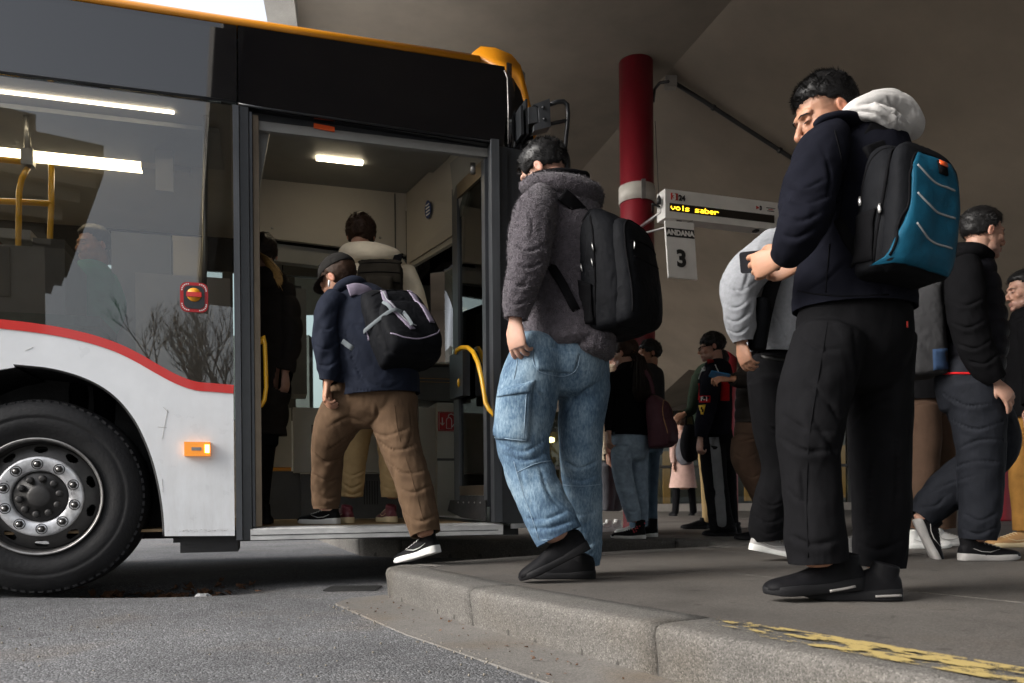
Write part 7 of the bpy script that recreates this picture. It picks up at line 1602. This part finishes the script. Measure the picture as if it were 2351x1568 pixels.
# boy in racing jacket
Y = 6.6
p, hd, o = figure('boy with glasses in a black and red racing jacket facing left', Y, (1634, 797, 84, 6),
    [('racing_jacket', 'racing_black', [[(1642, 832, 0, 24, 26), (1644, 850, 0, 36, 34), (1642, 900, 0, 38, 40), (1642, 960, 0, 38, 40), (1642, 1000, 0, 36, 38)], [(1640, 848, -.14, 18, 22), (1632, 880, -.18, 22, 24, .004), (1624, 930, -.2, 21, 22, .008), (1614, 975, -.22, 19, 20, .008), (1608, 1004, -.22, 13, 14)]], (dict(amp=.005, scale=13, ridge=True),), dict(ft=12, fa=1.2)),
     ('trousers', 'black_trouser', [[(1646, 990, 0, 34, 34), (1648, 1020, 0, 36, 36), (1650, 1050, 0, 32, 30)], [(1636, 1030, -.06, 30, 32), (1640, 1090, -.06, 28, 30, .008), (1648, 1150, -.06, 27, 28, .010), (1656, 1205, -.06, 28, 28, .010), (1660, 1216, -.06, 27, 27)], [(1660, 1030, .08, 28, 32), (1664, 1110, .08, 26, 28, .008), (1670, 1205, .08, 25, 26)]], (), dict(ft=12, fa=1.2))],
    [(1608, 1008, -.22, (-.05, 0, -1), (-.9, -.4, 0), True, (.7, .75, .8, .85), .7)],
    [(1690, 1232, -.06, 90, 0, .28, ('shoe_black', 'shoe_sole_black', 'shoe_black'), 'trainer'), (1700, 1226, .12, 90, 0, .28, ('shoe_black', 'shoe_sole_black', 'shoe_black'), 'trainer')],
    'skin_pale', .008, ('hair_black', HL_FULL, TH_MID, 1800, .02, (0, .6, .2), .35), .97)
creases(o['racing_jacket'], [((1606, 900), (1626, 908), (1648, 898)), ((1602, 940), (1620, 948), (1644, 938)), ((1598, 975), (1614, 980), (1634, 970)), ((1650, 880), (1648, 940), (1655, 990), .8)], .012, .012)
creases(o['trousers'], [((1612, 1060), (1640, 1075), (1680, 1060)), ((1620, 1120), (1650, 1132), (1684, 1120)), ((1628, 1180), (1655, 1192), (1690, 1180)), ((1630, 1200), (1660, 1208), (1692, 1198))], .012, .013)
tj = bvh(o['racing_jacket']); J = o['racing_jacket']
patch('red_panel', tj, [(1656, 868), (1674, 868), (1674, 920), (1654, 920)], M['red_cloth'], J, 4, 6, .004, .004); patch('red_panel', tj, [(1601, 882), (1607, 880), (1606, 918), (1600, 918)], M['red_cloth'], J, 2, 5, .004, .004)
bdg = patch('sleeve_badge', tj, [(1606, 909), (1631, 909), (1630, 924), (1606, 924)], M['red_cloth'], J, 4, 3, .004, .004)
def on(tree, x, y, l=.006): h, n = drop(tree, x, y); return (h + n * l) if h is not None else P(x, y, 6.4)
pa, pb = on(tj, 1609, 921), on(tj, 1629, 921); xx_ = (pb - pa); xx_.y *= 1.0; text('badge_text', 'F-1', .048, pa + Vector((0, -.012, 0)), xx_, (0, 0, 1), M['sticker_white'], J, .001, .001)
mat('badge_yellow', (0.7, 0.45, 0.02), 0.6)
patch('shield_badge', tj, [(1605, 931), (1621, 929), (1615, 952), (1610, 952)], M['badge_yellow'], J, 4, 6, .005, .004)
seam('badge_mark', tj, ((1613, 935), (1611, 939), (1615, 942), (1613, 947)), .006, M['racing_black'], J, 3, .008)
for pl in (((1605, 870), (1612, 850), (1618, 842)), ((1642, 838), (1646, 848), (1650, 856))): seam('white_piping', tj, pl, .004, M['sticker_white'], J, 4, .003)
for k in range(3): seam('chest_print', tj, ((1612, 846 + k * 3), (1620, 844 + k * 3)), .003, M['sticker_white'], J, 3, .003)
patch('red_collar', bvh(J), [(1624, 826), (1636, 822), (1640, 832), (1626, 838)], M['red_cloth'], J, 3, 2, .01, .004)
patch('side_stripe', bvh(o['trousers']), [(1630, 1004), (1650, 1004), (1668, 1208), (1648, 1208)], M['stripe_grey'], o['trousers'], 4, 16, .014, .006)
hair_clumps(hd[0], hd[1], .97, p, M['hair_black'], 200, lambda b: np.clip((b[2] - .0) / .04, 0, 1) * (b[1] < .075), .034, .0042, lambda b: (.1, .8, -.3), .5, 9)
Lw = lambda q: Vector(hd[0] + hd[1] @ (np.array(q) * .97))
tube('glasses', [Lw((-.075, .0, .004)), Lw((-.07, .06, .004)), Lw((-.055, .1, .004)), Lw((-.055, .102, -.022)), Lw((-.012, .11, -.022)), Lw((-.012, .108, .006)), Lw((.012, .108, .006)), Lw((.012, .11, -.022)), Lw((.055, .102, -.022)), Lw((.055, .1, .004)), Lw((-.055, .101, .007))], .0028, M['black_cloth'], p, 6)

# girl with ponytail
Y = 6.35
p, hd, o = figure('girl with a long ponytail, black waistcoat and light jeans', Y, (1436, 812, 50, 2),
    [('waistcoat', 'black_cloth', [[(1442, 838, 0, 26, 26), (1445, 856, 0, 42, 36), (1446, 910, 0, 46, 40), (1444, 960, 0, 46, 42), (1443, 1000, 0, 46, 42)], [(1408, 860, -.04, 14, 16), (1402, 900, -.06, 14, 16, .004), (1400, 960, -.08, 13, 14), (1398, 990, -.1, 10, 10)]], (dict(amp=.004, scale=10, ridge=True),), {}),
     ('jeans', 'blue_jeans', [[(1444, 990, 0, 40, 38), (1445, 1020, 0, 42, 40), (1444, 1050, 0, 38, 32)], [(1428, 1030, -.06, 26, 30), (1428, 1080, -.08, 23, 26, .006), (1440, 1130, -.10, 22, 24, .008), (1452, 1175, -.12, 19, 20, .006), (1456, 1196, -.12, 16, 17)], [(1464, 1030, .06, 25, 30), (1466, 1090, .08, 22, 25, .006), (1470, 1150, .1, 19, 21, .006), (1472, 1196, .12, 16, 17)]], (), dict(ft=14, fa=1.2))],
    [(1398, 992, -.1, (0, 0, -1), (-.9, -.4, 0), True, (.4, .4, .45, .5), .4)], [], 'skin_pale', .008, ('hair_brown', HL_FULL, lambda b: np.full(b.shape[:-1], .008), 1400, .02, (0, -.9, .1), .1), .96)
creases(o['jeans'], [((1402, 1035), (1430, 1050), (1470, 1040)), ((1408, 1075), (1430, 1085), (1452, 1072)), ((1418, 1125), (1440, 1135), (1462, 1122)), ((1436, 1170), (1454, 1176), (1472, 1166)), ((1446, 1010), (1446, 1030), (1442, 1050)), ((1450, 1080), (1468, 1090), (1488, 1078)), ((1455, 1130), (1470, 1138), (1488, 1126))], .010, .012)
mat('hair_dark_brown', (0.016, 0.009, 0.007), 0.5, spec=0.25, var=0.4, vscale=80)
p.children  # ponytail
rs = random.Random(5); bm = bmesh.new()
for k in range(170):
    a, b, c_ = rs.gauss(0, 1), rs.gauss(0, 1), rs.random()
    pts = [P(1450 + a * 2, 808 + b * 2, Y - .06), P(1468 + a * 4, 822 + b * 3, Y - .12 + b * .01), P(1474 + a * 8, 862, Y - .14 + b * .02), P(1474 + a * 9, 895 + 6 * b, Y - .15 + b * .02), P(1472 + a * 6, 915 + 10 * c_, Y - .15 + b * .015)]
    tube_bm(bm, pts, [.006, .007, .007, .005, .0015], 4)
o_ = from_bm('ponytail', bm, M['hair_dark_brown'], p, True); tag(o_, kind='stuff')
tube('hair_tie', [Vector(P(1455, 812, Y - .08)) + Vector((0, .02 * math.cos(t), .02 * math.sin(t))) for t in np.arange(10) / 10 * 6.283], .006, M['orange_line'], p, 6, True)
sh = shoe(p, np.array((G(1484, 1238).x, Y - .12, 0)), dirv(72), 0, .27, ('shoe_black', 'shoe_white', 'shoe_white'), 1.0, 'laced', .13, .03)
tsh = bvh(sh); rs = random.Random(8)
for k in range(16):
    x, y = rs.uniform(1448, 1480), rs.uniform(1196, 1222); h, n = drop(tsh, x, y)
    if h is not None: v, f = ell(h, (.006, .006, .006), None, 8, 5); mesh('shoe_dot', v, f, M['dot_red'], sh, True)
shoe(p, np.array((G(1500, 1230).x, Y + .16, 0)), dirv(72), 0, .27, ('shoe_black', 'shoe_white', 'shoe_white'), 1.0, 'laced', .13, .03)
pk = Pack('maroon backpack worn by the girl with the ponytail', np.array(P(1496, 1030, Y - .06)), dirv(60 + 180), (-.05, 0, 1), .30, .17, .42, M['maroon'], None, .95, .6, wr=.006, seed=51, vox=.008)
fp = pk.vol('front_pocket', [(.04, .6, .6), (.1, .8, 1), (.3, .84, 1.05), (.48, .76, .9), (.56, .5, .5)], .11, .5, M['maroon'], .004, 52, .008); pk.add(fp)
pk.line('zip', 'f', [(-.12, .1), (-.11, .3), (0, .37), (.11, .3), (.12, .1)], .004, M['shoe_tan'])
pk.strap('shoulder_strap', [P(1480, 850, Y - .16), P(1494, 875, Y - .18), P(1500, 905, Y - .16)], .03, .008, M['maroon'])

# companions around the girl
Y = 7.6
p, hd, o = figure('person in cream top and grey jogging trousers left of the ponytail girl', Y, (1413, 812, 60, 0),
    [('top', 'cream', [[(1408, 845, 0, 20, 22), (1404, 862, 0, 32, 28), (1400, 930, 0, 34, 32), (1400, 1040, 0, 34, 32, .004), (1400, 1058, 0, 33, 31)], [(1386, 870, -.1, 12, 14), (1384, 940, -.12, 13, 14, .006), (1390, 1020, -.14, 12, 13, .006), (1396, 1040, -.14, 8, 8)]], (dict(amp=.005, scale=10, ridge=True),), {}),
     ('trousers', 'grey_trouser', [[(1402, 1040, 0, 30, 28), (1402, 1080, 0, 28, 26)], [(1394, 1070, -.05, 20, 24), (1396, 1120, -.05, 17, 20, .008), (1396, 1170, -.05, 14, 16, .008)], [(1410, 1070, .05, 20, 24), (1412, 1120, .05, 17, 20), (1414, 1170, .05, 14, 16)]], (), dict(ft=14))],
    [(1396, 1042, -.14, (.1, 0, -1), (-.9, -.3, 0), True, (.3,) * 4, .3)], [(1404, 1214, -.05, 130, 0, .27, ('shoe_white', 'shoe_white', 'shoe_grey'), 'trainer'), (1424, 1212, .06, 130, 0, .27, ('shoe_white', 'shoe_white', 'shoe_grey'), 'trainer')], 'skin_pale', .009, ('hair_black', HL_FULL, TH_MID, 900, .02, (0, -.5, 0), .2), .97)
Y = 7.0
p, hd, o = figure('person in wide blue jeans half hidden behind the ponytail girl', Y, (1490, 812, 100, 0),
    [('jumper', 'grey_pack', [[(1488, 842, 0, 22, 24), (1488, 860, 0, 36, 32), (1488, 930, 0, 38, 34), (1488, 1010, 0, 38, 34)], [(1470, 865, .1, 14, 14), (1465, 950, .12, 13, 13), (1470, 1010, .1, 10, 10)]], (), {}),
     ('jeans', 'blue_jeans_wide', [[(1488, 1000, 0, 34, 32), (1488, 1040, 0, 34, 30)], [(1476, 1040, .05, 22, 26), (1470, 1130, .05, 21, 24, .008), (1466, 1222, .05, 22, 24, .004)], [(1494, 1040, -.05, 21, 26), (1492, 1130, -.05, 18, 24, .008), (1492, 1226, -.05, 18, 26, .006)]], (), dict(ft=10))],
    [(1470, 1012, .1, (0, 0, -1), (.9, 0, 0), False, (.4,) * 4, .4)], [(1500, 1232, -.05, 95, 0, .27, ('shoe_white', 'shoe_white', 'shoe_grey'), 'trainer'), (1480, 1228, .06, 95, 0, .27, ('shoe_white', 'shoe_white', 'shoe_grey'), 'trainer')], 'skin', .009, ('hair_black', HL_FULL, TH_MID, 900, .02, (0, -.5, 0), .2), .97)

# person in dark padded jacket holding a phone, beside the boy
Y = 6.0
p, hd, o = figure('person in black padded jacket and brown trousers reaching out a phone', Y, (1760, 745, 82, 12),
    [('padded_jacket', 'puffer_brown', [[(1762, 780, 0, 28, 30), (1758, 800, 0, 44, 40), (1750, 860, 0, 52, 46), (1742, 920, 0, 52, 48), (1736, 975, 0, 48, 46)], [(1742, 800, -.14, 22, 26), (1722, 835, -.2, 24, 26, .005), (1712, 868, -.24, 22, 22, .006), (1690, 872, -.28, 16, 17, .004), (1682, 870, -.3, 13, 13)]], (), dict(ft=12)),
     ('trousers', 'brown_dark', [[(1734, 965, 0, 44, 40), (1732, 1000, 0, 46, 42), (1736, 1030, 0, 40, 34)], [(1712, 1010, -.06, 32, 34), (1710, 1050, -.08, 32, 32, .006), (1728, 1095, -.08, 27, 28, .008), (1748, 1140, -.06, 23, 24, .006), (1756, 1190, -.04, 18, 20)], [(1752, 1020, .08, 30, 34), (1766, 1080, .1, 26, 28, .006), (1774, 1150, .12, 22, 24), (1778, 1196, .12, 18, 20)]], (), dict(ft=13))],
    [(1680, 870, -.3, (-1, -.05, 0.05), (.1, -.7, .7), True, (.5, .55, .6, .65), .4)],
    [(1770, 1236, -.04, 92, 0, .28, ('shoe_black', 'shoe_sole_black', 'shoe_black'), 'slip'), (1790, 1230, .12, 92, 0, .28, ('shoe_black', 'shoe_sole_black', 'shoe_black'), 'slip')], 'skin_tan', .0075)
quilt(o['padded_jacket'].data, 2, .09, .010)
creases(o['trousers'], [((1682, 1040), (1712, 1052), (1744, 1036)), ((1702, 1085), (1730, 1096), (1756, 1078)), ((1726, 1130), (1748, 1138), (1770, 1122)), ((1690, 1015), (1720, 1010), (1750, 1000))], .012, .012)
ph = empty('mobile_phone', P(1650, 868, Y - .3)); tag(ph, 'blue-cased phone held out beside the racing jacket', 'phone')
mat('phone_blue', (0.02, 0.12, 0.25), 0.3); po_ = np.array(P(1652, 862, Y - .31)); fm2 = frame((.2, .5, .9), (-1, 0, .2))
prism('phone_body', rr(.035, .07, .008), lambda a, t, b: Vector(po_ + fm2 @ np.array((a, t, b))), -.004, .004, M['phone_blue'], ph, .0015)

# dark green jacket with tote, behind the boy
Y = 8.0
p, hd, o = figure('person in dark green jacket and tan trousers behind the racing jacket boy', Y, (1648, 830, 95, 10),
    [('jacket', 'green_dark', [[(1636, 852, 0, 20, 22), (1622, 866, 0, 30, 28), (1620, 930, 0, 30, 32), (1622, 1010, 0, 30, 30)], [(1604, 866, -.08, 16, 18), (1596, 905, -.12, 16, 16, .004), (1588, 940, -.16, 13, 14), (1572, 950, -.18, 9, 9)]], (dict(amp=.004, scale=11, ridge=True),), {}),
     ('trousers', 'khaki', [[(1624, 1000, 0, 26, 26), (1626, 1040, 0, 26, 24)], [(1620, 1040, -.05, 18, 20), (1624, 1110, -.05, 15, 17, .006), (1626, 1196, -.05, 13, 14)], [(1636, 1040, .05, 18, 20), (1642, 1110, .05, 15, 17), (1646, 1196, .05, 13, 14)]], (), dict(ft=13))],
    [(1570, 951, -.18, (-.8, 0, -.5), (0, -.8, .5), True, (.6,) * 4, .5)], [(1624, 1216, -.05, 92, 0, .27, ('shoe_black', 'shoe_sole_black', 'shoe_black'), 'trainer'), (1650, 1214, .08, 92, 0, .27, ('shoe_black', 'shoe_sole_black', 'shoe_black'), 'trainer')], 'skin', .009, ('hair_black', HL_FULL, TH_MID, 700, .02, (0, -.5, 0), .2), .97)
tb = empty('tote_bag', P(1582, 1050, Y - .2)); tag(tb, 'black cloth bag hanging beside the dark green jacket', 'bag')
garment('bag_body', [loft([(1584, 978, -.18, 14, 12), (1582, 1010, -.18, 20, 18, .004), (1584, 1040, -.18, 20, 18, .004), (1590, 1056, -.18, 14, 12)], Y)], M['black_pack'], tb, .008, 2)
tube('bag_handle', [P(1574, 985, Y - .2), P(1576, 958, Y - .2), P(1590, 955, Y - .2), P(1594, 985, Y - .2)], .008, M['black_cloth'], tb, 6)

# woman in pink coat far back
Y = 13.0
p, hd, o = figure('woman in long pink coat and black boots far behind the tote bag', Y, (1562, 972, 0, 0),
    [('coat', 'pink_coat', [[(1564, 990, 0, 12, 13), (1566, 1000, 0, 20, 18), (1567, 1040, 0, 22, 20), (1568, 1080, 0, 26, 22, .006), (1568, 1120, 0, 32, 25, .006)], [(1550, 1002, -.05, 8, 9), (1545, 1035, -.08, 8, 9), (1546, 1062, -.1, 6, 7)]], (), {}),
     ('boots', 'black_cloth', [[(1554, 1110, 0, 9, 10), (1552, 1150, 0, 8, 9), (1550, 1178, 0, 8, 9)], [(1586, 1110, .1, 9, 10), (1590, 1150, .15, 8, 9), (1592, 1176, .2, 8, 9)]], (), {})],
    [(1546, 1064, -.1, (0, 0, -1), (-1, 0, 0), True, (.4,) * 4, .4)], [(1552, 1186, -.05, 10, 0, .26, ('shoe_black',) * 3, 'slip'), (1592, 1184, .2, 10, .3, .26, ('shoe_black',) * 3, 'slip')], 'skin_pale', .012, ('hair_brown', HL_FULL, TH_MID, 300, .03, (0, -.5, -.5), .1), .97)
sbg = empty('shoulder_bag', P(1572, 1065, Y - .3)); tag(sbg, 'grey shoulder bag carried by the woman in the pink coat', 'bag')
garment('bag_body', [loft([(1572, 1008, -.28, 14, 12), (1573, 1030, -.28, 22, 16), (1574, 1052, -.28, 21, 16), (1575, 1064, -.28, 14, 12)], Y)], M['grey_trouser'], sbg, .012, 2)

# man with earbud at the right edge, and the person in brown between
Y = 5.0
p, hd, o = figure('man in black coat and ochre trousers at the right edge, facing left', Y, (2352, 668, 84, 6),
    [('coat', 'black_cloth', [[(2362, 712, 0, 36, 36), (2368, 740, 0, 54, 46), (2368, 820, 0, 58, 52), (2366, 900, 0, 56, 52), (2362, 962, 0, 52, 50)], [(2366, 745, -.14, 28, 30), (2372, 800, -.2, 28, 28), (2374, 870, -.2, 24, 24), (2366, 930, -.22, 18, 18)]], (dict(amp=.004, scale=9, ridge=True),), {}),
     ('trousers', 'warm_lit_brown', [[(2362, 950, 0, 44, 44), (2362, 1000, 0, 44, 42)], [(2350, 1000, -.06, 34, 36), (2350, 1080, -.08, 30, 32, .007), (2352, 1160, -.08, 26, 28, .008), (2352, 1218, -.08, 24, 24)], [(2380, 1000, .08, 34, 36), (2390, 1090, .1, 28, 30), (2396, 1210, .1, 24, 24)]], (), dict(ft=12))],  # brown trousers with the warm low light put into their colour
    [(2366, 934, -.22, (0, 0, -1), (-.8, -.5, 0), True, (.4,) * 4, .4)], [(2368, 1254, -.08, 92, 0, .29, ('shoe_tan', 'shoe_cream', 'shoe_cream'), 'trainer'), (2416, 1250, .1, 92, 0, .29, ('shoe_tan', 'shoe_cream', 'shoe_cream'), 'trainer')], 'skin_pale', .0075, ('hair_black', HL_SHORT, TH_FADE, 1800, .02, FW, .35), 1.0)
ep = Vector(hd[0] + hd[1] @ np.array((-.092, .004, -.022))); tube('earbud', [ep, ep + Vector((0, -.004, -.012)), ep + Vector((-.002, -.004, -.032))], [.006, .0055, .0035], M['earbud'], p, 8)
Y = 4.9
p, hd, o = figure('person in brown trousers and white trainers between the two walkers', Y, (2150, 600, -84, 5),
    [('coat', 'black_cloth', [[(2140, 650, .1, 34, 36), (2136, 680, .1, 50, 46), (2130, 760, .1, 54, 50), (2126, 850, .1, 54, 50), (2124, 920, .1, 52, 48)], [(2128, 690, .2, 26, 28), (2120, 770, .25, 26, 26), (2130, 860, .25, 20, 20)]], (), {}),
     ('trousers', 'brown_dark', [[(2124, 900, .1, 44, 42), (2124, 950, .1, 44, 40)], [(2120, 940, .04, 36, 38), (2126, 1010, .0, 32, 34, .006), (2122, 1090, -.02, 28, 30, .008), (2104, 1160, -.02, 24, 26, .006), (2098, 1210, -.02, 20, 22)], [(2140, 950, .15, 34, 36), (2160, 1040, .18, 30, 32), (2168, 1130, .2, 26, 28), (2170, 1212, .2, 22, 24)]], (), dict(ft=12))],
    [(2130, 862, .25, (0, 0, -1), (.9, 0, 0), False, (.4,) * 4, .4)], [(2078, 1270, -.02, -92, 0, .28, ('shoe_white', 'shoe_white', 'shoe_grey'), 'trainer'), (2136, 1262, .2, -92, 0, .28, ('shoe_white', 'shoe_white', 'shoe_grey'), 'trainer')], 'skin', .0085)

# ---------------------------------------------------------------- on the bus
Y = 4.92
zf = 0.186
def bus_shoe(x, y, Yd): 
    q = P(x, y, Yd); return np.array((q.x, q.y, zf))
p, hd, o = figure('curly haired person in cream hooded top boarding the bus, seen from behind', Y, (829, 543, 8, 10),
    [('hooded_top', 'cream', [[(850, 590, 0, 46, 42), (858, 618, 0, 76, 56, .003), (866, 680, 0, 92, 64, .006), (868, 770, 0, 96, 66, .006), (862, 850, 0, 90, 64, .004), (858, 900, 0, 86, 62)], [(925, 625, .0, 30, 34), (944, 680, -.02, 32, 34, .006), (958, 750, -.02, 30, 32, .008), (950, 820, -.04, 24, 26, .006)], [(790, 630, .0, 28, 32), (768, 700, 0, 30, 32, .006), (756, 790, -.02, 27, 28, .008), (752, 850, -.04, 22, 22)]], (dict(amp=.004, scale=11, ridge=True),), dict(ft=11)),
     ('trousers', 'khaki', [[(856, 890, 0, 78, 60), (856, 930, 0, 80, 60), (856, 970, 0, 66, 48)], [(820, 940, 0, 44, 48), (812, 1030, 0, 34, 38, .008), (808, 1100, 0, 29, 32, .012), (808, 1140, 0, 25, 28, .004)], [(898, 940, .05, 44, 48), (902, 1040, .05, 34, 38, .008), (902, 1100, .05, 29, 32, .012), (900, 1142, .05, 25, 28, .004)]], (dict(amp=.004, scale=10, stretch=(1, 1, 1.4), ridge=True),), dict(ft=15, fa=1.2))],
    [(750, 856, -.04, (-.1, 0, -1), (-.9, -.3, 0), True, (.5,) * 4, .5)], [], 'skin', .007, None, 1.0, 'people boarding the bus', False)
hair_cap(hd[0], hd[1], 1.0, lambda x, y: np.where(y > .04, .05, -.055), lambda b: np.full(b.shape[:-1], .014), p, M['hair_brown'], 2600, .022, 9, lambda b: np.array((math.sin(b[0] * 160), math.cos(b[2] * 150), math.sin(b[1] * 140))), .5, base_noise=.009)
hair_clumps(hd[0], hd[1], 1.0, p, M['hair_brown'], 420, lambda b: 1.0 if (b[2] > -.05 and b[1] < .05) or b[2] > .05 else 0.0, .030, .0042, lambda b: (math.sin(b[0] * 160), math.cos(b[2] * 150), math.sin(b[1] * 140)), .9, 10)
garment('hood', [loft([(800, 596, .0, 18, 22), (806, 580, -.1, 22, 26, .003), (852, 582, -.13, 26, 28, .006), (896, 588, -.08, 20, 24, .003), (900, 596, 0, 16, 20)], Y, seed=3, n=9, seg=28, ft=20, fa=1.6)], M['cream'], p, .006, 2)
creases(o['trousers'], [((784, 1080), (808, 1092), (836, 1080)), ((784, 1108), (808, 1120), (834, 1108)), ((786, 1128), (808, 1136), (832, 1128)), ((880, 1085), (900, 1096), (926, 1085)), ((880, 1115), (900, 1124), (922, 1115))], .012, .010)
for x, Yd in ((806, Y - .02), (902, Y + .06)): shoe(p, bus_shoe(x, 1190, Yd - .06), dirv(52 if x < 850 else 25), 0, .28, ('shoe_burgundy', 'shoe_cream', 'shoe_cream'), 1.05, 'trainer', .08, .035)
pk = Pack('small black utility backpack worn over the cream hooded top', np.array(P(876, 690, Y - .16)), dirv(182), (0, 0, 1), .27, .10, .24, M['pack_olive'], None, 1.0, .9, wr=.006, seed=61)
for z0 in (.08, .14, .2): pk.line('webbing', 'f', [(-.12, z0), (0, z0 + .004), (.12, z0)], .007, M['black_cloth'], flat=.4)
pk.sheet('front_pouch', 'f', lambda a, b: (-.08 + a * .15, .02 + b * .09), 6, 5, M['pack_olive'], .025, rough=.004)
for s in (-1, 1): pk.strap('shoulder_strap', [pk.T((s * .09, .02, .22)), pk.T((s * .10, -.02, .27)), pk.T((s * .10, -.08, .30))], .05, .012, M['black_cloth'])
Y = 4.85
p, hd, o = figure('person in long black padded coat just inside the bus door', Y, (604, 585, 20, 5),
    [('padded_coat', 'puffer_brown', [[(606, 630, 0, 36, 40), (612, 660, 0, 54, 50), (618, 730, 0, 60, 54), (614, 830, 0, 58, 54), (608, 930, 0, 54, 52), (604, 996, 0, 52, 50)], [(650, 660, -.02, 24, 28), (664, 720, -.04, 26, 28), (668, 780, -.05, 24, 26), (656, 850, -.05, 20, 20)]], (), {}),
     ('trousers', 'black_trouser', [[(600, 980, 0, 40, 40), (600, 1020, 0, 38, 36)], [(592, 1010, -.03, 24, 26), (592, 1100, -.03, 19, 22), (592, 1170, -.03, 16, 18)], [(612, 1010, .04, 22, 26), (606, 1100, .04, 17, 20), (602, 1170, .04, 14, 16)]], (), {})],
    [(654, 856, -.05, (0, 0, -1), (.9, -.3, 0), False, (.5,) * 4, .5)], [], 'skin_pale', .0075, None, .98, 'people boarding the bus', False)
quilt(o['padded_coat'].data, 2, .13, .014)
for x, Yd in ((590, Y - .03), (608, Y + .05)): shoe(p, bus_shoe(x, 1190, Yd - .06), dirv(15), 0, .27, ('shoe_black', 'shoe_sole_black', 'shoe_black'), 1.05, 'slip', .1, .03)
hair_cap(hd[0], hd[1], .98, HL_FULL, TH_MID, p, M['hair_dark_brown'], 500, .02, 9, (0, -.5, -.5), .1)
garment('hood', [loft([(570, 640, .0, 20, 24), (590, 640, -.12, 26, 28), (625, 640, -.12, 26, 28), (640, 648, .0, 20, 24)], Y, n=6)], M['puffer_brown'], p, .007, 2)
rs = random.Random(15); bm = bmesh.new()
for k in range(90):
    a, b = rs.gauss(0, 1), rs.random()
    tube_bm(bm, [P(596 + a * 3, 588 + a * 4, Y - .12), P(612 + b * 8, 604 + a * 4, Y - .17), P(630 + b * 10, 628 + a * 5, Y - .19), P(638 + b * 12, 646 + a * 6, Y - .19)], [.004, .005, .004, .001], 4)
o_ = from_bm('loose_hair', bm, M['hair_blond'], p, True); tag(o_, kind='stuff')
# passenger behind the side glass
fabric('jumper_green', (0.03, 0.16, 0.10))
Y = 5.0
p, hd, o = figure('seated passenger in green jumper behind the side window of the bus', Y, (215, 565, 150, 5),
    [('jumper', 'jumper_green', [[(212, 610, 0, 34, 36), (212, 632, 0, 56, 48), (214, 690, 0, 62, 54), (214, 780, 0, 60, 54), (212, 860, 0, 56, 52)], [(160, 640, -.02, 22, 24), (150, 700, -.06, 22, 24, .004), (175, 760, -.12, 18, 20)], [(262, 640, .02, 22, 24), (272, 700, 0, 22, 24), (250, 760, -.1, 18, 20)]], (), {}),
     ('trousers', 'black_trouser', [[(212, 840, 0, 50, 48), (212, 880, -.06, 48, 46)], [(190, 870, -.1, 26, 30), (184, 885, -.4, 24, 26), (184, 980, -.42, 20, 22), (184, 1100, -.42, 16, 18)], [(236, 870, -.1, 26, 30), (240, 885, -.4, 24, 26), (240, 980, -.42, 20, 22), (240, 1100, -.42, 16, 18)]], (), {})],
    [(178, 764, -.12, (.6, -.4, -.2), (0, 0, 1), False, (.4,) * 4, .4), (248, 764, -.1, (-.6, -.4, -.2), (0, 0, 1), True, (.4,) * 4, .4)], [], 'skin', .009, ('hair_black', HL_SHORT, TH_FADE, 600, .015, FW, .3), 1.0, 'people boarding the bus')
